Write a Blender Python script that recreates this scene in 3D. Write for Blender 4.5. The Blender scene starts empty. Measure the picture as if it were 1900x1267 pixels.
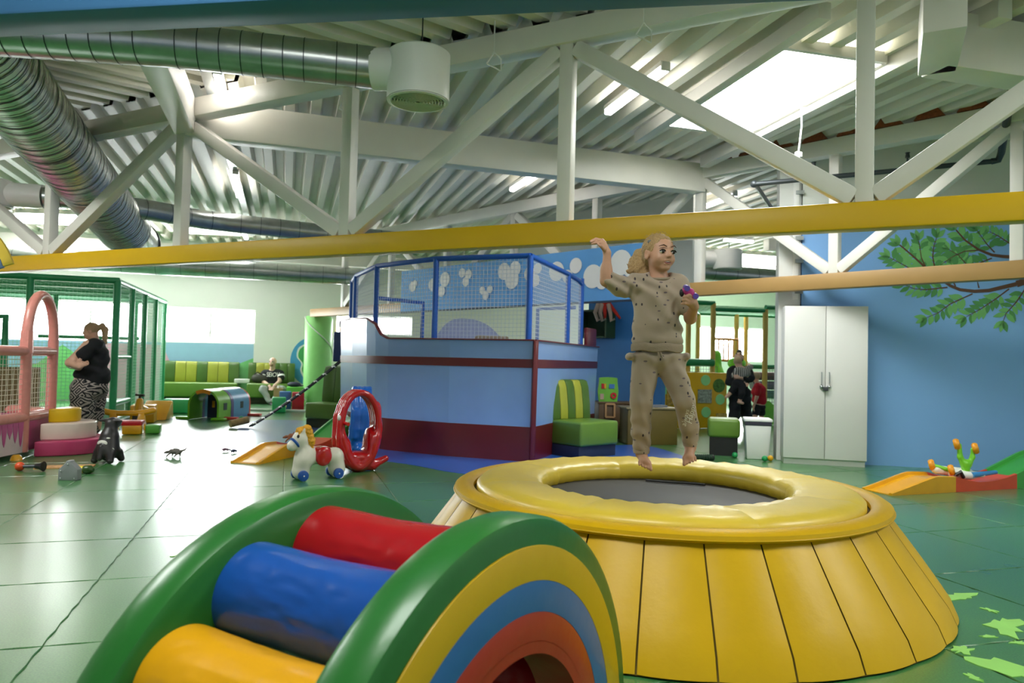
import bpy, bmesh, math, random
import numpy as np
from mathutils import Vector, Matrix, noise as mnoise
random.seed(4)
S = bpy.context.scene
COL = S.collection
PI = math.pi
rad = math.radians

# ------------------------------------------------------------------ camera
cd = bpy.data.cameras.new('camera')
cam = bpy.data.objects.new('camera', cd); COL.objects.link(cam)
cd.sensor_width = 36.0
cd.lens = 36.0 * 1350 / 1900
cd.clip_start = 0.05; cd.clip_end = 200
cam.matrix_world = Matrix.Translation((0, 0, 1.2)) @ Matrix.Rotation(rad(90) + 0.02777, 4, 'X') @ Matrix.Rotation(0.024, 4, 'Z')
cd.dof.use_dof = True; cd.dof.focus_distance = 4.0; cd.dof.aperture_fstop = 3.2
S.camera = cam
# ------------------------------------------------------------------ world, exposure
w = bpy.data.worlds.new('sky'); S.world = w; w.use_nodes = True
w.node_tree.nodes['Background'].inputs[0].default_value = (0.86, 0.93, 1.0, 1)
w.node_tree.nodes['Background'].inputs[1].default_value = 0.32
S.view_settings.view_transform = 'Standard'
S.view_settings.look = 'None'
S.view_settings.gamma = 1.0
S.view_settings.exposure = 0.82
S.view_settings.use_curve_mapping = False
S.cycles.max_bounces = 4
S.cycles.diffuse_bounces = 3
S.cycles.glossy_bounces = 2
S.cycles.adaptive_threshold = 0.04
S.cycles.caustics_reflective = False; S.cycles.caustics_refractive = False

LAMP_TUBE, DAY_WINDOW, DAY_SKY = 13.0, 16.0, 12.0

# ------------------------------------------------------------------ helpers
def lin(c):
    return tuple((x / 12.92 if x <= 0.04045 else ((x + 0.055) / 1.055) ** 2.4) for x in c)
def hexc(h):
    return lin(tuple(int(h[i:i + 2], 16) / 255 for i in (0, 2, 4)))
MATS = {}
def mat(key, col=None, rough=0.5, metal=0.0, var=0.06, vs=6.0, bump=0.0, bs=60.0, coat=0.0, emit=None, es=1.0, trans=0.0, spec=0.5):
    """procedural material: base colour with soft noise variation, optional fine relief"""
    if key in MATS: return MATS[key]
    m = bpy.data.materials.new(key); m.use_nodes = True
    nt = m.node_tree; b = nt.nodes['Principled BSDF']
    c = hexc(col) if isinstance(col, str) else (col or (0.8, 0.8, 0.8))
    b.inputs['Roughness'].default_value = rough
    b.inputs['Metallic'].default_value = metal
    b.inputs['Specular IOR Level'].default_value = spec
    if coat: b.inputs['Coat Weight'].default_value = coat; b.inputs['Coat Roughness'].default_value = 0.12
    if trans: b.inputs['Transmission Weight'].default_value = trans
    tc = nt.nodes.new('ShaderNodeTexCoord')
    if var > 0:
        nz = nt.nodes.new('ShaderNodeTexNoise'); nz.inputs['Scale'].default_value = vs; nz.inputs['Detail'].default_value = 4
        nt.links.new(tc.outputs['Object'], nz.inputs['Vector'])
        r = nt.nodes.new('ShaderNodeValToRGB')
        r.color_ramp.elements[0].position = 0.3; r.color_ramp.elements[1].position = 0.7
        r.color_ramp.elements[0].color = (*[x * (1 - var) for x in c], 1)
        r.color_ramp.elements[1].color = (*[min(1, x * (1 + var)) for x in c], 1)
        nt.links.new(nz.outputs['Fac'], r.inputs['Fac']); nt.links.new(r.outputs['Color'], b.inputs['Base Color'])
    else:
        b.inputs['Base Color'].default_value = (*c, 1)
    if bump > 0:
        n2 = nt.nodes.new('ShaderNodeTexNoise'); n2.inputs['Scale'].default_value = bs; n2.inputs['Detail'].default_value = 3
        nt.links.new(tc.outputs['Object'], n2.inputs['Vector'])
        bp = nt.nodes.new('ShaderNodeBump'); bp.inputs['Strength'].default_value = bump; bp.inputs['Distance'].default_value = 0.01
        nt.links.new(n2.outputs['Fac'], bp.inputs['Height']); nt.links.new(bp.outputs['Normal'], b.inputs['Normal'])
    if emit is not None:
        e = hexc(emit) if isinstance(emit, str) else emit
        b.inputs['Emission Color'].default_value = (*e, 1); b.inputs['Emission Strength'].default_value = es
    MATS[key] = m
    return m

class MB:
    """collects primitives into one mesh"""
    def __init__(s): s.v = []; s.f = []
    def add(s, vs, fs):
        o = len(s.v); s.v += [tuple(p) for p in vs]; s.f += [tuple(i + o for i in f) for f in fs]; return s
    def box(s, c, d, rz=0, M=None):
        x, y, z = d[0] / 2, d[1] / 2, d[2] / 2
        R = M if M is not None else Matrix.Rotation(rz, 3, 'Z')
        vs = [Vector(c) + R @ Vector((a * x, b * y, e * z)) for a in (-1, 1) for b in (-1, 1) for e in (-1, 1)]
        return s.add(vs, [(0, 1, 3, 2), (4, 6, 7, 5), (0, 4, 5, 1), (2, 3, 7, 6), (0, 2, 6, 4), (1, 5, 7, 3)])
    def beam(s, a, b, wd, ht, upv=(0, 0, 1)):
        a, b = Vector(a), Vector(b); d = (b - a).normalized(); sx = d.cross(Vector(upv))
        if sx.length < 1e-4: sx = Vector((1, 0, 0))
        sx.normalize(); up = sx.cross(d)
        q = [(-wd / 2, -ht / 2), (wd / 2, -ht / 2), (wd / 2, ht / 2), (-wd / 2, ht / 2)]
        vs = [p + sx * i + up * j for p in (a, b) for i, j in q]
        return s.add(vs, [(0, 1, 2, 3), (7, 6, 5, 4), (0, 4, 5, 1), (1, 5, 6, 2), (2, 6, 7, 3), (3, 7, 4, 0)])
    def tube(s, pts, r, n=10, cap=True, closed=False):
        P = [Vector(p) for p in pts]; m = len(P)
        rs = r if isinstance(r, (list, tuple)) else [r] * m
        T = []
        for i in range(m):
            if closed: t = P[(i + 1) % m] - P[i - 1]
            else: t = P[min(i + 1, m - 1)] - P[max(i - 1, 0)]
            T.append(t.normalized())
        ref = Vector((0, 0, 1)) if abs(T[0].z) < 0.9 else Vector((1, 0, 0))
        nx = T[0].cross(ref).normalized(); vs = []
        for i in range(m):
            nx = (nx - T[i] * nx.dot(T[i])).normalized(); ny = T[i].cross(nx)
            for k in range(n):
                a = 2 * PI * k / n; vs.append(P[i] + (nx * math.cos(a) + ny * math.sin(a)) * rs[i])
        fs = []
        for i in range(m if closed else m - 1):
            j = (i + 1) % m
            for k in range(n):
                l = (k + 1) % n; fs.append((i * n + k, i * n + l, j * n + l, j * n + k))
        if cap and not closed: fs += [tuple(range(n - 1, -1, -1)), tuple((m - 1) * n + k for k in range(n))]
        return s.add(vs, fs)
    def lathe(s, prof, c=(0, 0, 0), n=24, M=None, a0=0.0, a1=2 * PI, capends=False):
        full = abs(a1 - a0 - 2 * PI) < 1e-6; k = n if full else n + 1
        R = M if M is not None else Matrix.Identity(3); vs = []
        for i in range(k):
            a = a0 + (a1 - a0) * i / n
            for r, z in prof: vs.append(Vector(c) + R @ Vector((r * math.cos(a), r * math.sin(a), z)))
        p = len(prof); fs = []
        for i in range(n):
            j = (i + 1) % k
            for q in range(p - 1): fs.append((i * p + q, j * p + q, j * p + q + 1, i * p + q + 1))
        if capends and not full: fs += [tuple(range(p)), tuple((k - 1) * p + q for q in range(p - 1, -1, -1))]
        return s.add(vs, fs)
    def prism(s, poly, M, depth):
        """poly in local xy, extruded along local z from 0 to depth; M 4x4"""
        n = len(poly); vs = [M @ Vector((x, y, 0)) for x, y in poly] + [M @ Vector((x, y, depth)) for x, y in poly]
        return s.add(vs, [tuple(range(n - 1, -1, -1)), tuple(range(n, 2 * n))] + [(i, (i + 1) % n, n + (i + 1) % n, n + i) for i in range(n)])
    def ball(s, c, r, nu=14, nv=9, M=None):
        r = (r, r, r) if not isinstance(r, (tuple, list)) else r
        R = M if M is not None else Matrix.Identity(3); vs = []; fs = []
        for j in range(nv + 1):
            b = -PI / 2 + PI * j / nv
            for i in range(nu):
                a = 2 * PI * i / nu
                vs.append(Vector(c) + R @ Vector((r[0] * math.cos(b) * math.cos(a), r[1] * math.cos(b) * math.sin(a), r[2] * math.sin(b))))
        for j in range(nv):
            for i in range(nu): fs.append((j * nu + i, j * nu + (i + 1) % nu, (j + 1) * nu + (i + 1) % nu, (j + 1) * nu + i))
        return s.add(vs, fs)
    def build(s, name, m, parent=None, bevel=0.0, seg=2, smooth=True, angle=0.7, sub=0):
        me = bpy.data.meshes.new(name); me.from_pydata([tuple(p) for p in s.v], [], s.f)
        bm = bmesh.new(); bm.from_mesh(me)
        bmesh.ops.remove_doubles(bm, verts=bm.verts, dist=1e-5)
        bmesh.ops.recalc_face_normals(bm, faces=bm.faces)
        if bevel > 0:
            es = [e for e in bm.edges if len(e.link_faces) == 2 and e.calc_face_angle(0) > 0.5]
            if es: bmesh.ops.bevel(bm, geom=es, offset=bevel, segments=seg, affect='EDGES', profile=0.5, clamp_overlap=True)
        bm.to_mesh(me); bm.free()
        return link(name, me, m, parent, smooth, angle)

def link(name, me, m, parent=None, smooth=True, angle=0.7):
    if smooth and len(me.polygons):
        me.polygons.foreach_set('use_smooth', [True] * len(me.polygons)); me.set_sharp_from_angle(angle=angle)
    ms = m if isinstance(m, (list, tuple)) else [m]
    for x in ms: me.materials.append(x)
    o = bpy.data.objects.new(name, me); COL.objects.link(o)
    if parent is not None: o.parent = parent; o.matrix_parent_inverse = parent_inv(parent)
    return o
def world_of(o):
    return o.matrix_basis.copy() if o.parent is None else world_of(o.parent) @ o.matrix_parent_inverse @ o.matrix_basis
def parent_inv(p): return world_of(p).inverted()
def tag(o, label, cat, group=None, kind=None):
    o['label'] = label
    if cat: o['category'] = cat
    if group: o['group'] = group
    if kind: o['kind'] = kind
    return o
def thing(name, label, cat, loc=(0, 0, 0), group=None, kind=None):
    e = bpy.data.objects.new(name, None); COL.objects.link(e); e.location = loc; e.empty_display_size = 0.1
    return tag(e, label, cat, group, kind)
def struct(o, label):
    o['kind'] = 'structure'; o['label'] = label; return o
def dup(root, loc, rz=None, label=None):
    """a copy of a thing with copies of its parts and sub-parts"""
    r = root.copy(); COL.objects.link(r); r.location = loc
    if rz is not None: r.rotation_euler[2] = rz
    if label: r['label'] = label
    for ch in list(root.children):
        c = ch.copy(); COL.objects.link(c); c.parent = r; c.matrix_parent_inverse = ch.matrix_parent_inverse
        for g in list(ch.children):
            d = g.copy(); COL.objects.link(d); d.parent = c; d.matrix_parent_inverse = g.matrix_parent_inverse
    return r
def circle(r, n, a0=0.0, a1=2 * PI, c=(0, 0)):
    full = abs(a1 - a0 - 2 * PI) < 1e-6; k = n if full else n + 1
    return [(c[0] + r * math.cos(a0 + (a1 - a0) * i / n), c[1] + r * math.sin(a0 + (a1 - a0) * i / n)) for i in range(k)]
def frame4(o, ex, ey):
    ex = Vector(ex).normalized(); ey = Vector(ey); ez = ex.cross(ey).normalized(); ey = ez.cross(ex)
    return Matrix(((ex.x, ey.x, ez.x, o[0]), (ex.y, ey.y, ez.y, o[1]), (ex.z, ey.z, ez.z, o[2]), (0, 0, 0, 1)))
def net_wires(mb, o, eu, ev, nu, nv, r=0.003, sag=0.0):
    """a knotted net: square threads along two directions over the rectangle o, o+eu, o+ev"""
    o, eu, ev = Vector(o), Vector(eu), Vector(ev); nn = eu.cross(ev).normalized()
    def strand(a, b):
        d = (b - a); k = max(2, int(d.length / 0.5)) if sag else 1
        pts = []
        for i in range(k + 1):
            t = i / k; p = a + d * t
            if sag: p = p + nn * (sag * math.sin(PI * t) * random.uniform(-1, 1)) + ev.normalized() * (sag * 0.5 * random.uniform(-1, 1) if 0 < i < k else 0)
            pts.append(p)
        mb.tube(pts, r, n=4, cap=False)
    for i in range(nu + 1): strand(o + eu * (i / nu), o + eu * (i / nu) + ev)
    for j in range(nv + 1): strand(o + ev * (j / nv), o + ev * (j / nv) + eu)
U = Vector((0.955, 0.295, 0)); V = Vector((-0.295, 0.955, 0))     # axes of the hall

# ------------------------------------------------------------------ implicit-surface modeller (for bodies and moulded toys)
def cap(a, b, ra, rb=None, k=0.02): return ('c', np.array(a, float), np.array(b, float), float(ra), float(ra if rb is None else rb), k)
def ell(c, r, k=0.02, R=None): return ('e', np.array(c, float), np.array(r, float) if not np.isscalar(r) else np.array([r] * 3, float), None if R is None else np.array(R, float), 0, k)
def cut(p): return ('-',) + p
def prim_d(p, X):
    if p[0] == 'c':
        _, a, b, ra, rb, k = p; ba = b - a; L = ba @ ba + 1e-12
        h = np.clip(((X - a) @ ba) / L, 0, 1); return np.linalg.norm(X - a - h[:, None] * ba, axis=1) - (ra + (rb - ra) * h)
    _, c, r, R, _, k = p; q = X - c
    if R is not None: q = q @ R
    k0 = np.linalg.norm(q / r, axis=1); k1 = np.linalg.norm(q / (r * r), axis=1) + 1e-9
    return k0 * (k0 - 1) / k1
def prim_box(p):
    if p[0] == '-': p = p[1:]
    if p[0] == 'c': m = max(p[3], p[4]); return np.minimum(p[1], p[2]) - m, np.maximum(p[1], p[2]) + m
    m = p[2].max() if p[3] is not None else p[2]; return p[1] - m, p[1] + m
def field(prims, X):
    d = np.full(len(X), 1.0)
    for p in prims:
        neg = p[0] == '-'; q = p[1:] if neg else p; k = max(q[5], 1e-4)
        lo, hi = prim_box(p); mg = 2.2 * k + 0.06
        s = np.all((X > lo - mg) & (X < hi + mg), axis=1)
        if not s.any(): continue
        e = prim_d(q, X[s]); c = d[s]
        if neg:
            h = np.clip(0.5 - 0.5 * (c + e) / k, 0, 1); d[s] = c * (1 - h) - e * h + k * h * (1 - h)
        else:
            h = np.clip(0.5 + 0.5 * (c - e) / k, 0, 1); d[s] = c * (1 - h) + e * h - k * h * (1 - h)
    return d
def blob(name, prims, res, m, parent=None, warp=None, smooth_it=1):
    """surface nets over the smooth union of the primitives -> one continuous mesh"""
    bx = [prim_box(p) for p in prims if p[0] != '-']
    lo = np.min([b[0] for b in bx], 0) - 4 * res; hi = np.max([b[1] for b in bx], 0) + 4 * res
    B = 4; n = (np.ceil((hi - lo) / (res * B)).astype(int) + 1)
    cg = np.stack(np.meshgrid(*[lo[i] + (np.arange(n[i]) + 0.5) * res * B for i in range(3)], indexing='ij'), -1).reshape(-1, 3)
    def fld(X):
        d = field(prims, X)
        return d + warp(X) if warp else d
    dc = fld(cg).reshape(n)
    act = np.abs(dc) < res * B * 1.3 + (0.012 if warp else 0.006)
    D = np.repeat(np.repeat(np.repeat(dc, B, 0), B, 1), B, 2).astype(np.float32)
    A = np.repeat(np.repeat(np.repeat(act, B, 0), B, 1), B, 2)
    idx = np.argwhere(A)
    D[A] = fld(lo + (idx + 0.5) * res)
    s = D < 0
    c = [s[i:s.shape[0] - 1 + i, j:s.shape[1] - 1 + j, k:s.shape[2] - 1 + k] for i in (0, 1) for j in (0, 1) for k in (0, 1)]
    al = np.logical_and.reduce(c); an = np.logical_or.reduce(c)
    mix = an & ~al; ci = np.argwhere(mix)
    vid = np.full(mix.shape, -1, np.int64); vid[mix] = np.arange(len(ci))
    off = np.array([(i, j, k) for i in (0, 1) for j in (0, 1) for k in (0, 1)])
    val = np.stack([D[ci[:, 0] + o[0], ci[:, 1] + o[1], ci[:, 2] + o[2]] for o in off], 1)
    acc = np.zeros((len(ci), 3)); cnt = np.zeros(len(ci))
    for a in range(8):
        for b in range(a + 1, 8):
            if np.abs(off[a] - off[b]).sum() != 1: continue
            x = (val[:, a] < 0) != (val[:, b] < 0)
            t = val[:, a] / np.where(np.abs(val[:, a] - val[:, b]) < 1e-9, 1, val[:, a] - val[:, b])
            acc[x] += (off[a] + t[:, None] * (off[b] - off[a]))[x]; cnt[x] += 1
    vs = lo + (ci + acc / cnt[:, None] + 0.5) * res
    fs = []
    for ax in range(3):
        sl0 = [slice(None)] * 3; sl1 = [slice(None)] * 3; sl0[ax] = slice(0, -1); sl1[ax] = slice(1, None)
        e = np.argwhere(s[tuple(sl0)] != s[tuple(sl1)])
        b1, b2 = [(1, 2), (2, 0), (0, 1)][ax]
        ok = (e[:, b1] > 0) & (e[:, b2] > 0); e = e[ok]
        ins = s[e[:, 0], e[:, 1], e[:, 2]]
        q = []
        for d1, d2 in ((-1, -1), (0, -1), (0, 0), (-1, 0)):
            f = e.copy(); f[:, b1] += d1; f[:, b2] += d2; q.append(vid[f[:, 0], f[:, 1], f[:, 2]])
        q = np.stack(q, 1); q[~ins] = q[~ins][:, ::-1]; fs.append(q)
    F = np.concatenate(fs); F = F[(F >= 0).all(1)]
    for _ in range(smooth_it):
        sm = np.zeros_like(vs); ct = np.zeros(len(vs))
        for a in range(4):
            np.add.at(sm, F[:, a], vs[F[:, (a + 1) % 4]]); np.add.at(ct, F[:, a], 1)
            np.add.at(sm, F[:, a], vs[F[:, (a + 3) % 4]]); np.add.at(ct, F[:, a], 1)
        vs = vs * 0.5 + 0.5 * sm / np.maximum(ct, 1)[:, None]
    me = bpy.data.meshes.new(name)
    me.vertices.add(len(vs)); me.vertices.foreach_set('co', vs.astype(np.float32).ravel())
    me.loops.add(F.size); me.loops.foreach_set('vertex_index', F.ravel().astype(np.int32))
    me.polygons.add(len(F)); me.polygons.foreach_set('loop_start', np.arange(0, F.size, 4, dtype=np.int32))
    me.update(calc_edges=True); me.validate()
    me.polygons.foreach_set('use_smooth', [True] * len(me.polygons))
    me.materials.append(m)
    o = bpy.data.objects.new(name, me); COL.objects.link(o)
    if parent is not None: o.parent = parent; o.matrix_parent_inverse = parent_inv(parent)
    return o
def rot_to(a):
    """rotation matrix (columns) taking local z to direction a"""
    return np.array(Vector((0, 0, 1)).rotation_difference(Vector(a)).to_matrix())
# ------------------------------------------------------------------ shared materials
M_WALL = mat('wall_paint_white', 'e4e6de', 0.75, var=0.02, vs=1.5, bump=0.05, bs=120)
M_STEEL = mat('white_painted_steel', 'e6e2da', 0.45, var=0.03, vs=3)
M_SHEET = mat('white_roof_sheet', 'eae6d8', 0.5, var=0.04, vs=1.2)
M_BLUEW = mat('wall_paint_blue', '7fb0e6', 0.6, var=0.03, vs=1.2, bump=0.04, bs=100)
M_YELB = mat('yellow_painted_steel', 'd9ac00', 0.4, var=0.05, vs=2)
M_BRN = mat('tan_painted_steel', 'a5814c', 0.5, var=0.06, vs=2)
M_TEAL = mat('blue_painted_steel', '3f74a4', 0.5, var=0.05, vs=2)
M_GALV = mat('galvanised_steel', 'b3b8b6', 0.28, metal=0.9, var=0.10, vs=9)
M_DGREY = mat('dark_grey_metal', '4c5054', 0.4, metal=0.6)
M_BLK = mat('black_plastic', '17181a', 0.4)
M_WHT = mat('white_plastic', 'e9e8e4', 0.35, var=0.02)
M_DAY = mat('daylight_pane', 'ffffff', 0.4, var=0, emit=(0.94, 0.98, 1.0), es=DAY_WINDOW)
M_SKY = mat('skylight_dome', 'ffffff', 0.4, var=0, emit=(0.97, 1.0, 0.97), es=DAY_SKY)
M_TUBE = mat('lit_tube', 'ffffff', 0.4, var=0, emit=(1.0, 0.97, 0.92), es=LAMP_TUBE)

# ------------------------------------------------------------------ floor: interlocking rubber tiles
def floor_mat(key, c1, c2, rough=0.30):
    m = bpy.data.materials.new(key); m.use_nodes = True; nt = m.node_tree; b = nt.nodes['Principled BSDF']
    tc = nt.nodes.new('ShaderNodeNewGeometry')
    n1 = nt.nodes.new('ShaderNodeTexNoise'); n1.inputs['Scale'].default_value = 130; n1.inputs['Detail'].default_value = 3
    n2 = nt.nodes.new('ShaderNodeTexNoise'); n2.inputs['Scale'].default_value = 0.8; n2.inputs['Detail'].default_value = 5
    for n in (n1, n2): nt.links.new(tc.outputs['Position'], n.inputs['Vector'])
    mx = nt.nodes.new('ShaderNodeMath'); mx.operation = 'MULTIPLY_ADD'; mx.inputs[1].default_value = 0.55
    nt.links.new(n1.outputs['Fac'], mx.inputs[0])
    m2 = nt.nodes.new('ShaderNodeMath'); m2.operation = 'MULTIPLY'; m2.inputs[1].default_value = 0.45
    nt.links.new(n2.outputs['Fac'], m2.inputs[0]); nt.links.new(m2.outputs[0], mx.inputs[2])
    r = nt.nodes.new('ShaderNodeValToRGB'); r.color_ramp.elements[0].position = 0.36; r.color_ramp.elements[1].position = 0.64
    r.color_ramp.elements[0].color = (*hexc(c1), 1); r.color_ramp.elements[1].color = (*hexc(c2), 1)
    nt.links.new(mx.outputs[0], r.inputs['Fac']); nt.links.new(r.outputs['Color'], b.inputs['Base Color'])
    rr = nt.nodes.new('ShaderNodeMapRange'); rr.inputs['To Min'].default_value = rough - 0.07; rr.inputs['To Max'].default_value = rough + 0.09
    nt.links.new(n2.outputs['Fac'], rr.inputs['Value']); nt.links.new(rr.outputs[0], b.inputs['Roughness'])
    bp = nt.nodes.new('ShaderNodeBump'); bp.inputs['Strength'].default_value = 0.12; bp.inputs['Distance'].default_value = 0.004
    nt.links.new(n1.outputs['Fac'], bp.inputs['Height']); nt.links.new(bp.outputs['Normal'], b.inputs['Normal'])
    b.inputs['Specular IOR Level'].default_value = 0.6; b.inputs['Coat Weight'].default_value = 0.7; b.inputs['Coat Roughness'].default_value = 0.22
    MATS[key] = m; return m
M_FLOOR = floor_mat('green_rubber_floor', '2f6439', '4d8a4a')
M_SEA = floor_mat('blue_rubber_floor', '1450b4', '2f78dc', 0.32)
M_PATH = floor_mat('slate_blue_rubber_floor', '3f5a9c', '5f7cc0', 0.30)
M_LIME = mat('lime_floor_print', '93cf66', 0.45)
mb = MB()
g = [(-16, -4), (14, -4), (16, 26), (-18, 26)]
mb.add([(x, y, -0.006) for x, y in g] + [(x, y, -0.1) for x, y in g], [(0, 1, 2, 3), (7, 6, 5, 4), (0, 4, 5, 1), (1, 5, 6, 2), (2, 6, 7, 3), (3, 7, 4, 0)])
floor = struct(mb.build('floor', M_FLOOR, smooth=False), 'glossy green rubber play floor of interlocking tiles')
T = 0.92
tile_me = None
def seen(x, y):
    if y < 1.6: return False
    return abs(x) < 0.80 * y + 0.7 and (1.2 / y) * 1350 < 760
for i in range(-16, 14):
    for j in range(-3, 10):
        c = U * (-0.91 + (i + 0.5) * T) + V * (4.33 + (j + 0.5) * T)
        if not seen(c.x, c.y) or c.y > 11.2: continue
        if tile_me is None:
            t = MB(); a = T / 2 - 0.0018; b = a - 0.003; n = 10; e = []
            # gently toothed outline of an interlocking mat
            ring = []
            for sd in range(4):
                R = Matrix.Rotation(sd * PI / 2, 3, 'Z')
                for k in range(n):
                    x = -a + 2 * a * k / n; ring.append(R @ Vector((x, -a + (0.006 if k % 2 else 0.0), 0)))
            N = len(ring)
            vs = [(p.x, p.y, -0.004) for p in ring] + [(p.x * b / a, p.y * b / a, 0.0) for p in ring]
            t.add(vs, [tuple(range(N, 2 * N))] + [(q, (q + 1) % N, N + (q + 1) % N, N + q) for q in range(N)])
            to = t.build('floor_tile', M_FLOOR, floor, smooth=False); tile_me = to.data
        else:
            to = bpy.data.objects.new('floor_tile', tile_me); COL.objects.link(to); to.parent = floor
        to.location = (c.x, c.y, 0); to.rotation_euler = (0, 0, math.atan2(U.y, U.x))
def flat(name, pts, m, z, parent, th=0.003):
    q = MB(); n = len(pts)
    q.add([(x, y, z) for x, y in pts] + [(x, y, z - th) for x, y in pts], [tuple(range(n))] + [(i, n + i, n + (i + 1) % n, (i + 1) % n) for i in range(n)])
    return q.build(name, m, parent, smooth=False)
def smooth_loop(pts, k=6):
    out = []; n = len(pts)
    for i in range(n):
        p0, p1, p2, p3 = [Vector(pts[(i + d) % n]) for d in (-1, 0, 1, 2)]
        for s_ in range(k):
            t = s_ / k
            q = 0.5 * ((2 * p1) + (p2 - p0) * t + (2 * p0 - 5 * p1 + 4 * p2 - p3) * t * t + (3 * p1 - p0 - 3 * p2 + p3) * t ** 3)
            out.append(tuple(q))
    return out
flat('blue_sea_inlay', smooth_loop([(-1.8, 8.98), (-1.1, 8.30), (-0.45, 7.72), (0.7, 7.2), (1.7, 7.8), (2.25, 8.95), (2.3, 9.75), (1.9, 10.9), (0.6, 10.2), (-1.6, 10.3)]), M_SEA, 0.004, floor)
flat('slate_path_inlay', smooth_loop([(-4.1, 11.0), (-3.55, 9.75), (-3.0, 8.95), (-2.3, 8.75), (-2.0, 9.3), (-2.3, 11.3), (-3.4, 13.4), (-4.6, 13.6), (-4.5, 12.2)]), M_PATH, 0.003, floor)
for sx, sy, r, a in [(2.44, 3.93, 0.10, 0.3), (2.37, 3.50, 0.13, 1.0), (2.05, 3.00, 0.11, 2.2), (1.98, 3.18, 0.06, 0.5), (2.52, 3.45, 0.06, 4.0), (2.24, 3.1, 0.05, 1.0), (2.3, 3.28, 0.035, 0), (1.75, 2.78, 0.08, 0.6), (2.45, 3.72, 0.035, 2.0), (1.85, 2.9, 0.03, 2.0), (-1.95, 4.35, 0.04, 0.0), (2.2, 3.35, 0.03, 0.0)]:
    rg = random.Random(int(sx * 1000)); pts = []
    for k in range(17):
        q = r * rg.uniform(0.3, 1.15); th = 2 * PI * k / 17
        x_, y_ = q * math.cos(th) * 1.5, q * math.sin(th) * 0.75
        pts.append((sx + x_ * math.cos(a) - y_ * math.sin(a), sy + x_ * math.sin(a) + y_ * math.cos(a)))
    flat('lime_splat_print', pts, M_LIME, 0.003, floor)

# ------------------------------------------------------------------ walls
O_B = Vector((-8.8, 18.3, 0))
def bw(s, z, off=0.0):                       # point on the back wall, off = metres in front of it
    return O_B + U * s - V * off + Vector((0, 0, z))
M_PALEG = mat('wall_paint_pale_green', 'cfe8cf', 0.75, var=0.02)
WIN = [(-5.5, -0.35, 1.42, 2.46), (0.02, 2.2, 1.5, 2.38), (4.25, 6.3, 1.85, 2.36), (15.3, 17.8, 1.37, 2.46)]
def wall_with_windows(name, m, s0, s1, wins, label):
    q = MB(); cuts = sorted(wins); x = s0
    def pane(a, b, z0, z1):
        if b - a < 1e-3: return
        c = bw((a + b) / 2, (z0 + z1) / 2, -0.1); q.box(c, (b - a, 0.2, z1 - z0), math.atan2(U.y, U.x))
    for a, b, z0, z1 in cuts:
        pane(x, a, 0, 4.3); pane(a, b, 0, z0); pane(a, b, z1, 4.3); x = b
    pane(x, s1, 0, 4.3)
    return struct(q.build(name, m, smooth=False), label)
wall_back = wall_with_windows('wall_back', M_WALL, -6.5, 12.5, WIN[:3], 'white back wall of the play hall with high windows')
wall_back2 = wall_with_windows('wall_back_far', M_PALEG, 12.5, 22, WIN[3:], 'pale green far wall behind the climbing frame')
for n, (a, b, z0, z1) in enumerate(WIN):
    q = MB(); c = bw((a + b) / 2, (z0 + z1) / 2, -0.14); q.box(c, (b - a, 0.02, z1 - z0), math.atan2(U.y, U.x))
    o = struct(q.build('window_%d' % (n + 1), M_DAY, smooth=False), 'bright daylight window in the back wall')
    q = MB(); k = max(2, int((b - a) / 1.1)); rz = math.atan2(U.y, U.x)
    for z in (z0 + 0.025, z1 - 0.025): q.box(bw((a + b) / 2, z, -0.1), (b - a, 0.06, 0.05), rz)
    for i in range(k + 1): q.box(bw(a + (b - a) * i / k, (z0 + z1) / 2, -0.1), (0.05, 0.06, z1 - z0), rz)
    q.build('window_frame', M_WHT, o, smooth=False)
# painted colour fields under the windows
def paint(name, pts, m, off=0.004):
    q = MB(); n = len(pts); q.add([bw(s, z, off) for s, z in pts] + [bw(s, z, 0.0) for s, z in pts], [tuple(range(n))] + [(i, n + i, n + (i + 1) % n, (i + 1) % n) for i in range(n)])
    return q.build(name, m, wall_back, smooth=False)
M_PB = mat('paint_sky_blue', '9cc4df', 0.7, var=0.02); M_PP = mat('paint_pink', 'd9a9bb', 0.7, var=0.02); M_PG = mat('paint_leaf_green', '79c878', 0.7, var=0.02)
M_MURB = mat('mural_blue', '4f9fd6', 0.6, var=0.03); M_MURG = mat('mural_green', '4aa560', 0.6, var=0.05)
paint('blue_paint_field', [(-5.5, 0.02), (2.18, 0.02), (2.18, 1.5), (-5.5, 1.42)], M_PB, 0.003)
paint('pink_paint_field', [(-1.6, 0.02), (0.62, 0.02), (0.02, 1.4), (-0.6, 1.42), (-1.6, 1.42)], M_PP, 0.005)
paint('green_paint_field', [(1.0, 0.02), (2.18, 0.02), (2.18, 1.13), (1.55, 0.86), (1.0, 0.5)], M_PG, 0.006)
paint('green_paint_field', [(-3.2, 0.02), (-1.7, 0.02), (-1.7, 1.0), (-2.2, 1.35), (-2.7, 0.9), (-3.2, 0.7)], M_PG, 0.006)
paint('mural_disc', [(3.62 + 0.52 * math.cos(2 * PI * i / 48), 1.07 + 0.64 * math.sin(2 * PI * i / 48)) for i in range(48)], M_MURB, 0.005)
paint('mural_tree', smooth_loop([(3.5, 1.52), (3.34, 1.4), (3.3, 1.2), (3.42, 1.02), (3.4, 0.85), (3.5, 0.66), (3.62, 0.62), (3.95, 0.6), (4.0, 1.1), (3.8, 1.5), (3.62, 1.6)]), M_MURG, 0.008)
paint('mural_outline', smooth_loop([(3.5, 1.56), (3.30, 1.43), (3.26, 1.2), (3.38, 1.02), (3.36, 0.84), (3.47, 0.62), (3.62, 0.58), (3.98, 0.56), (4.05, 1.1), (3.83, 1.54), (3.62, 1.64)]), M_WHT, 0.0065)

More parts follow.
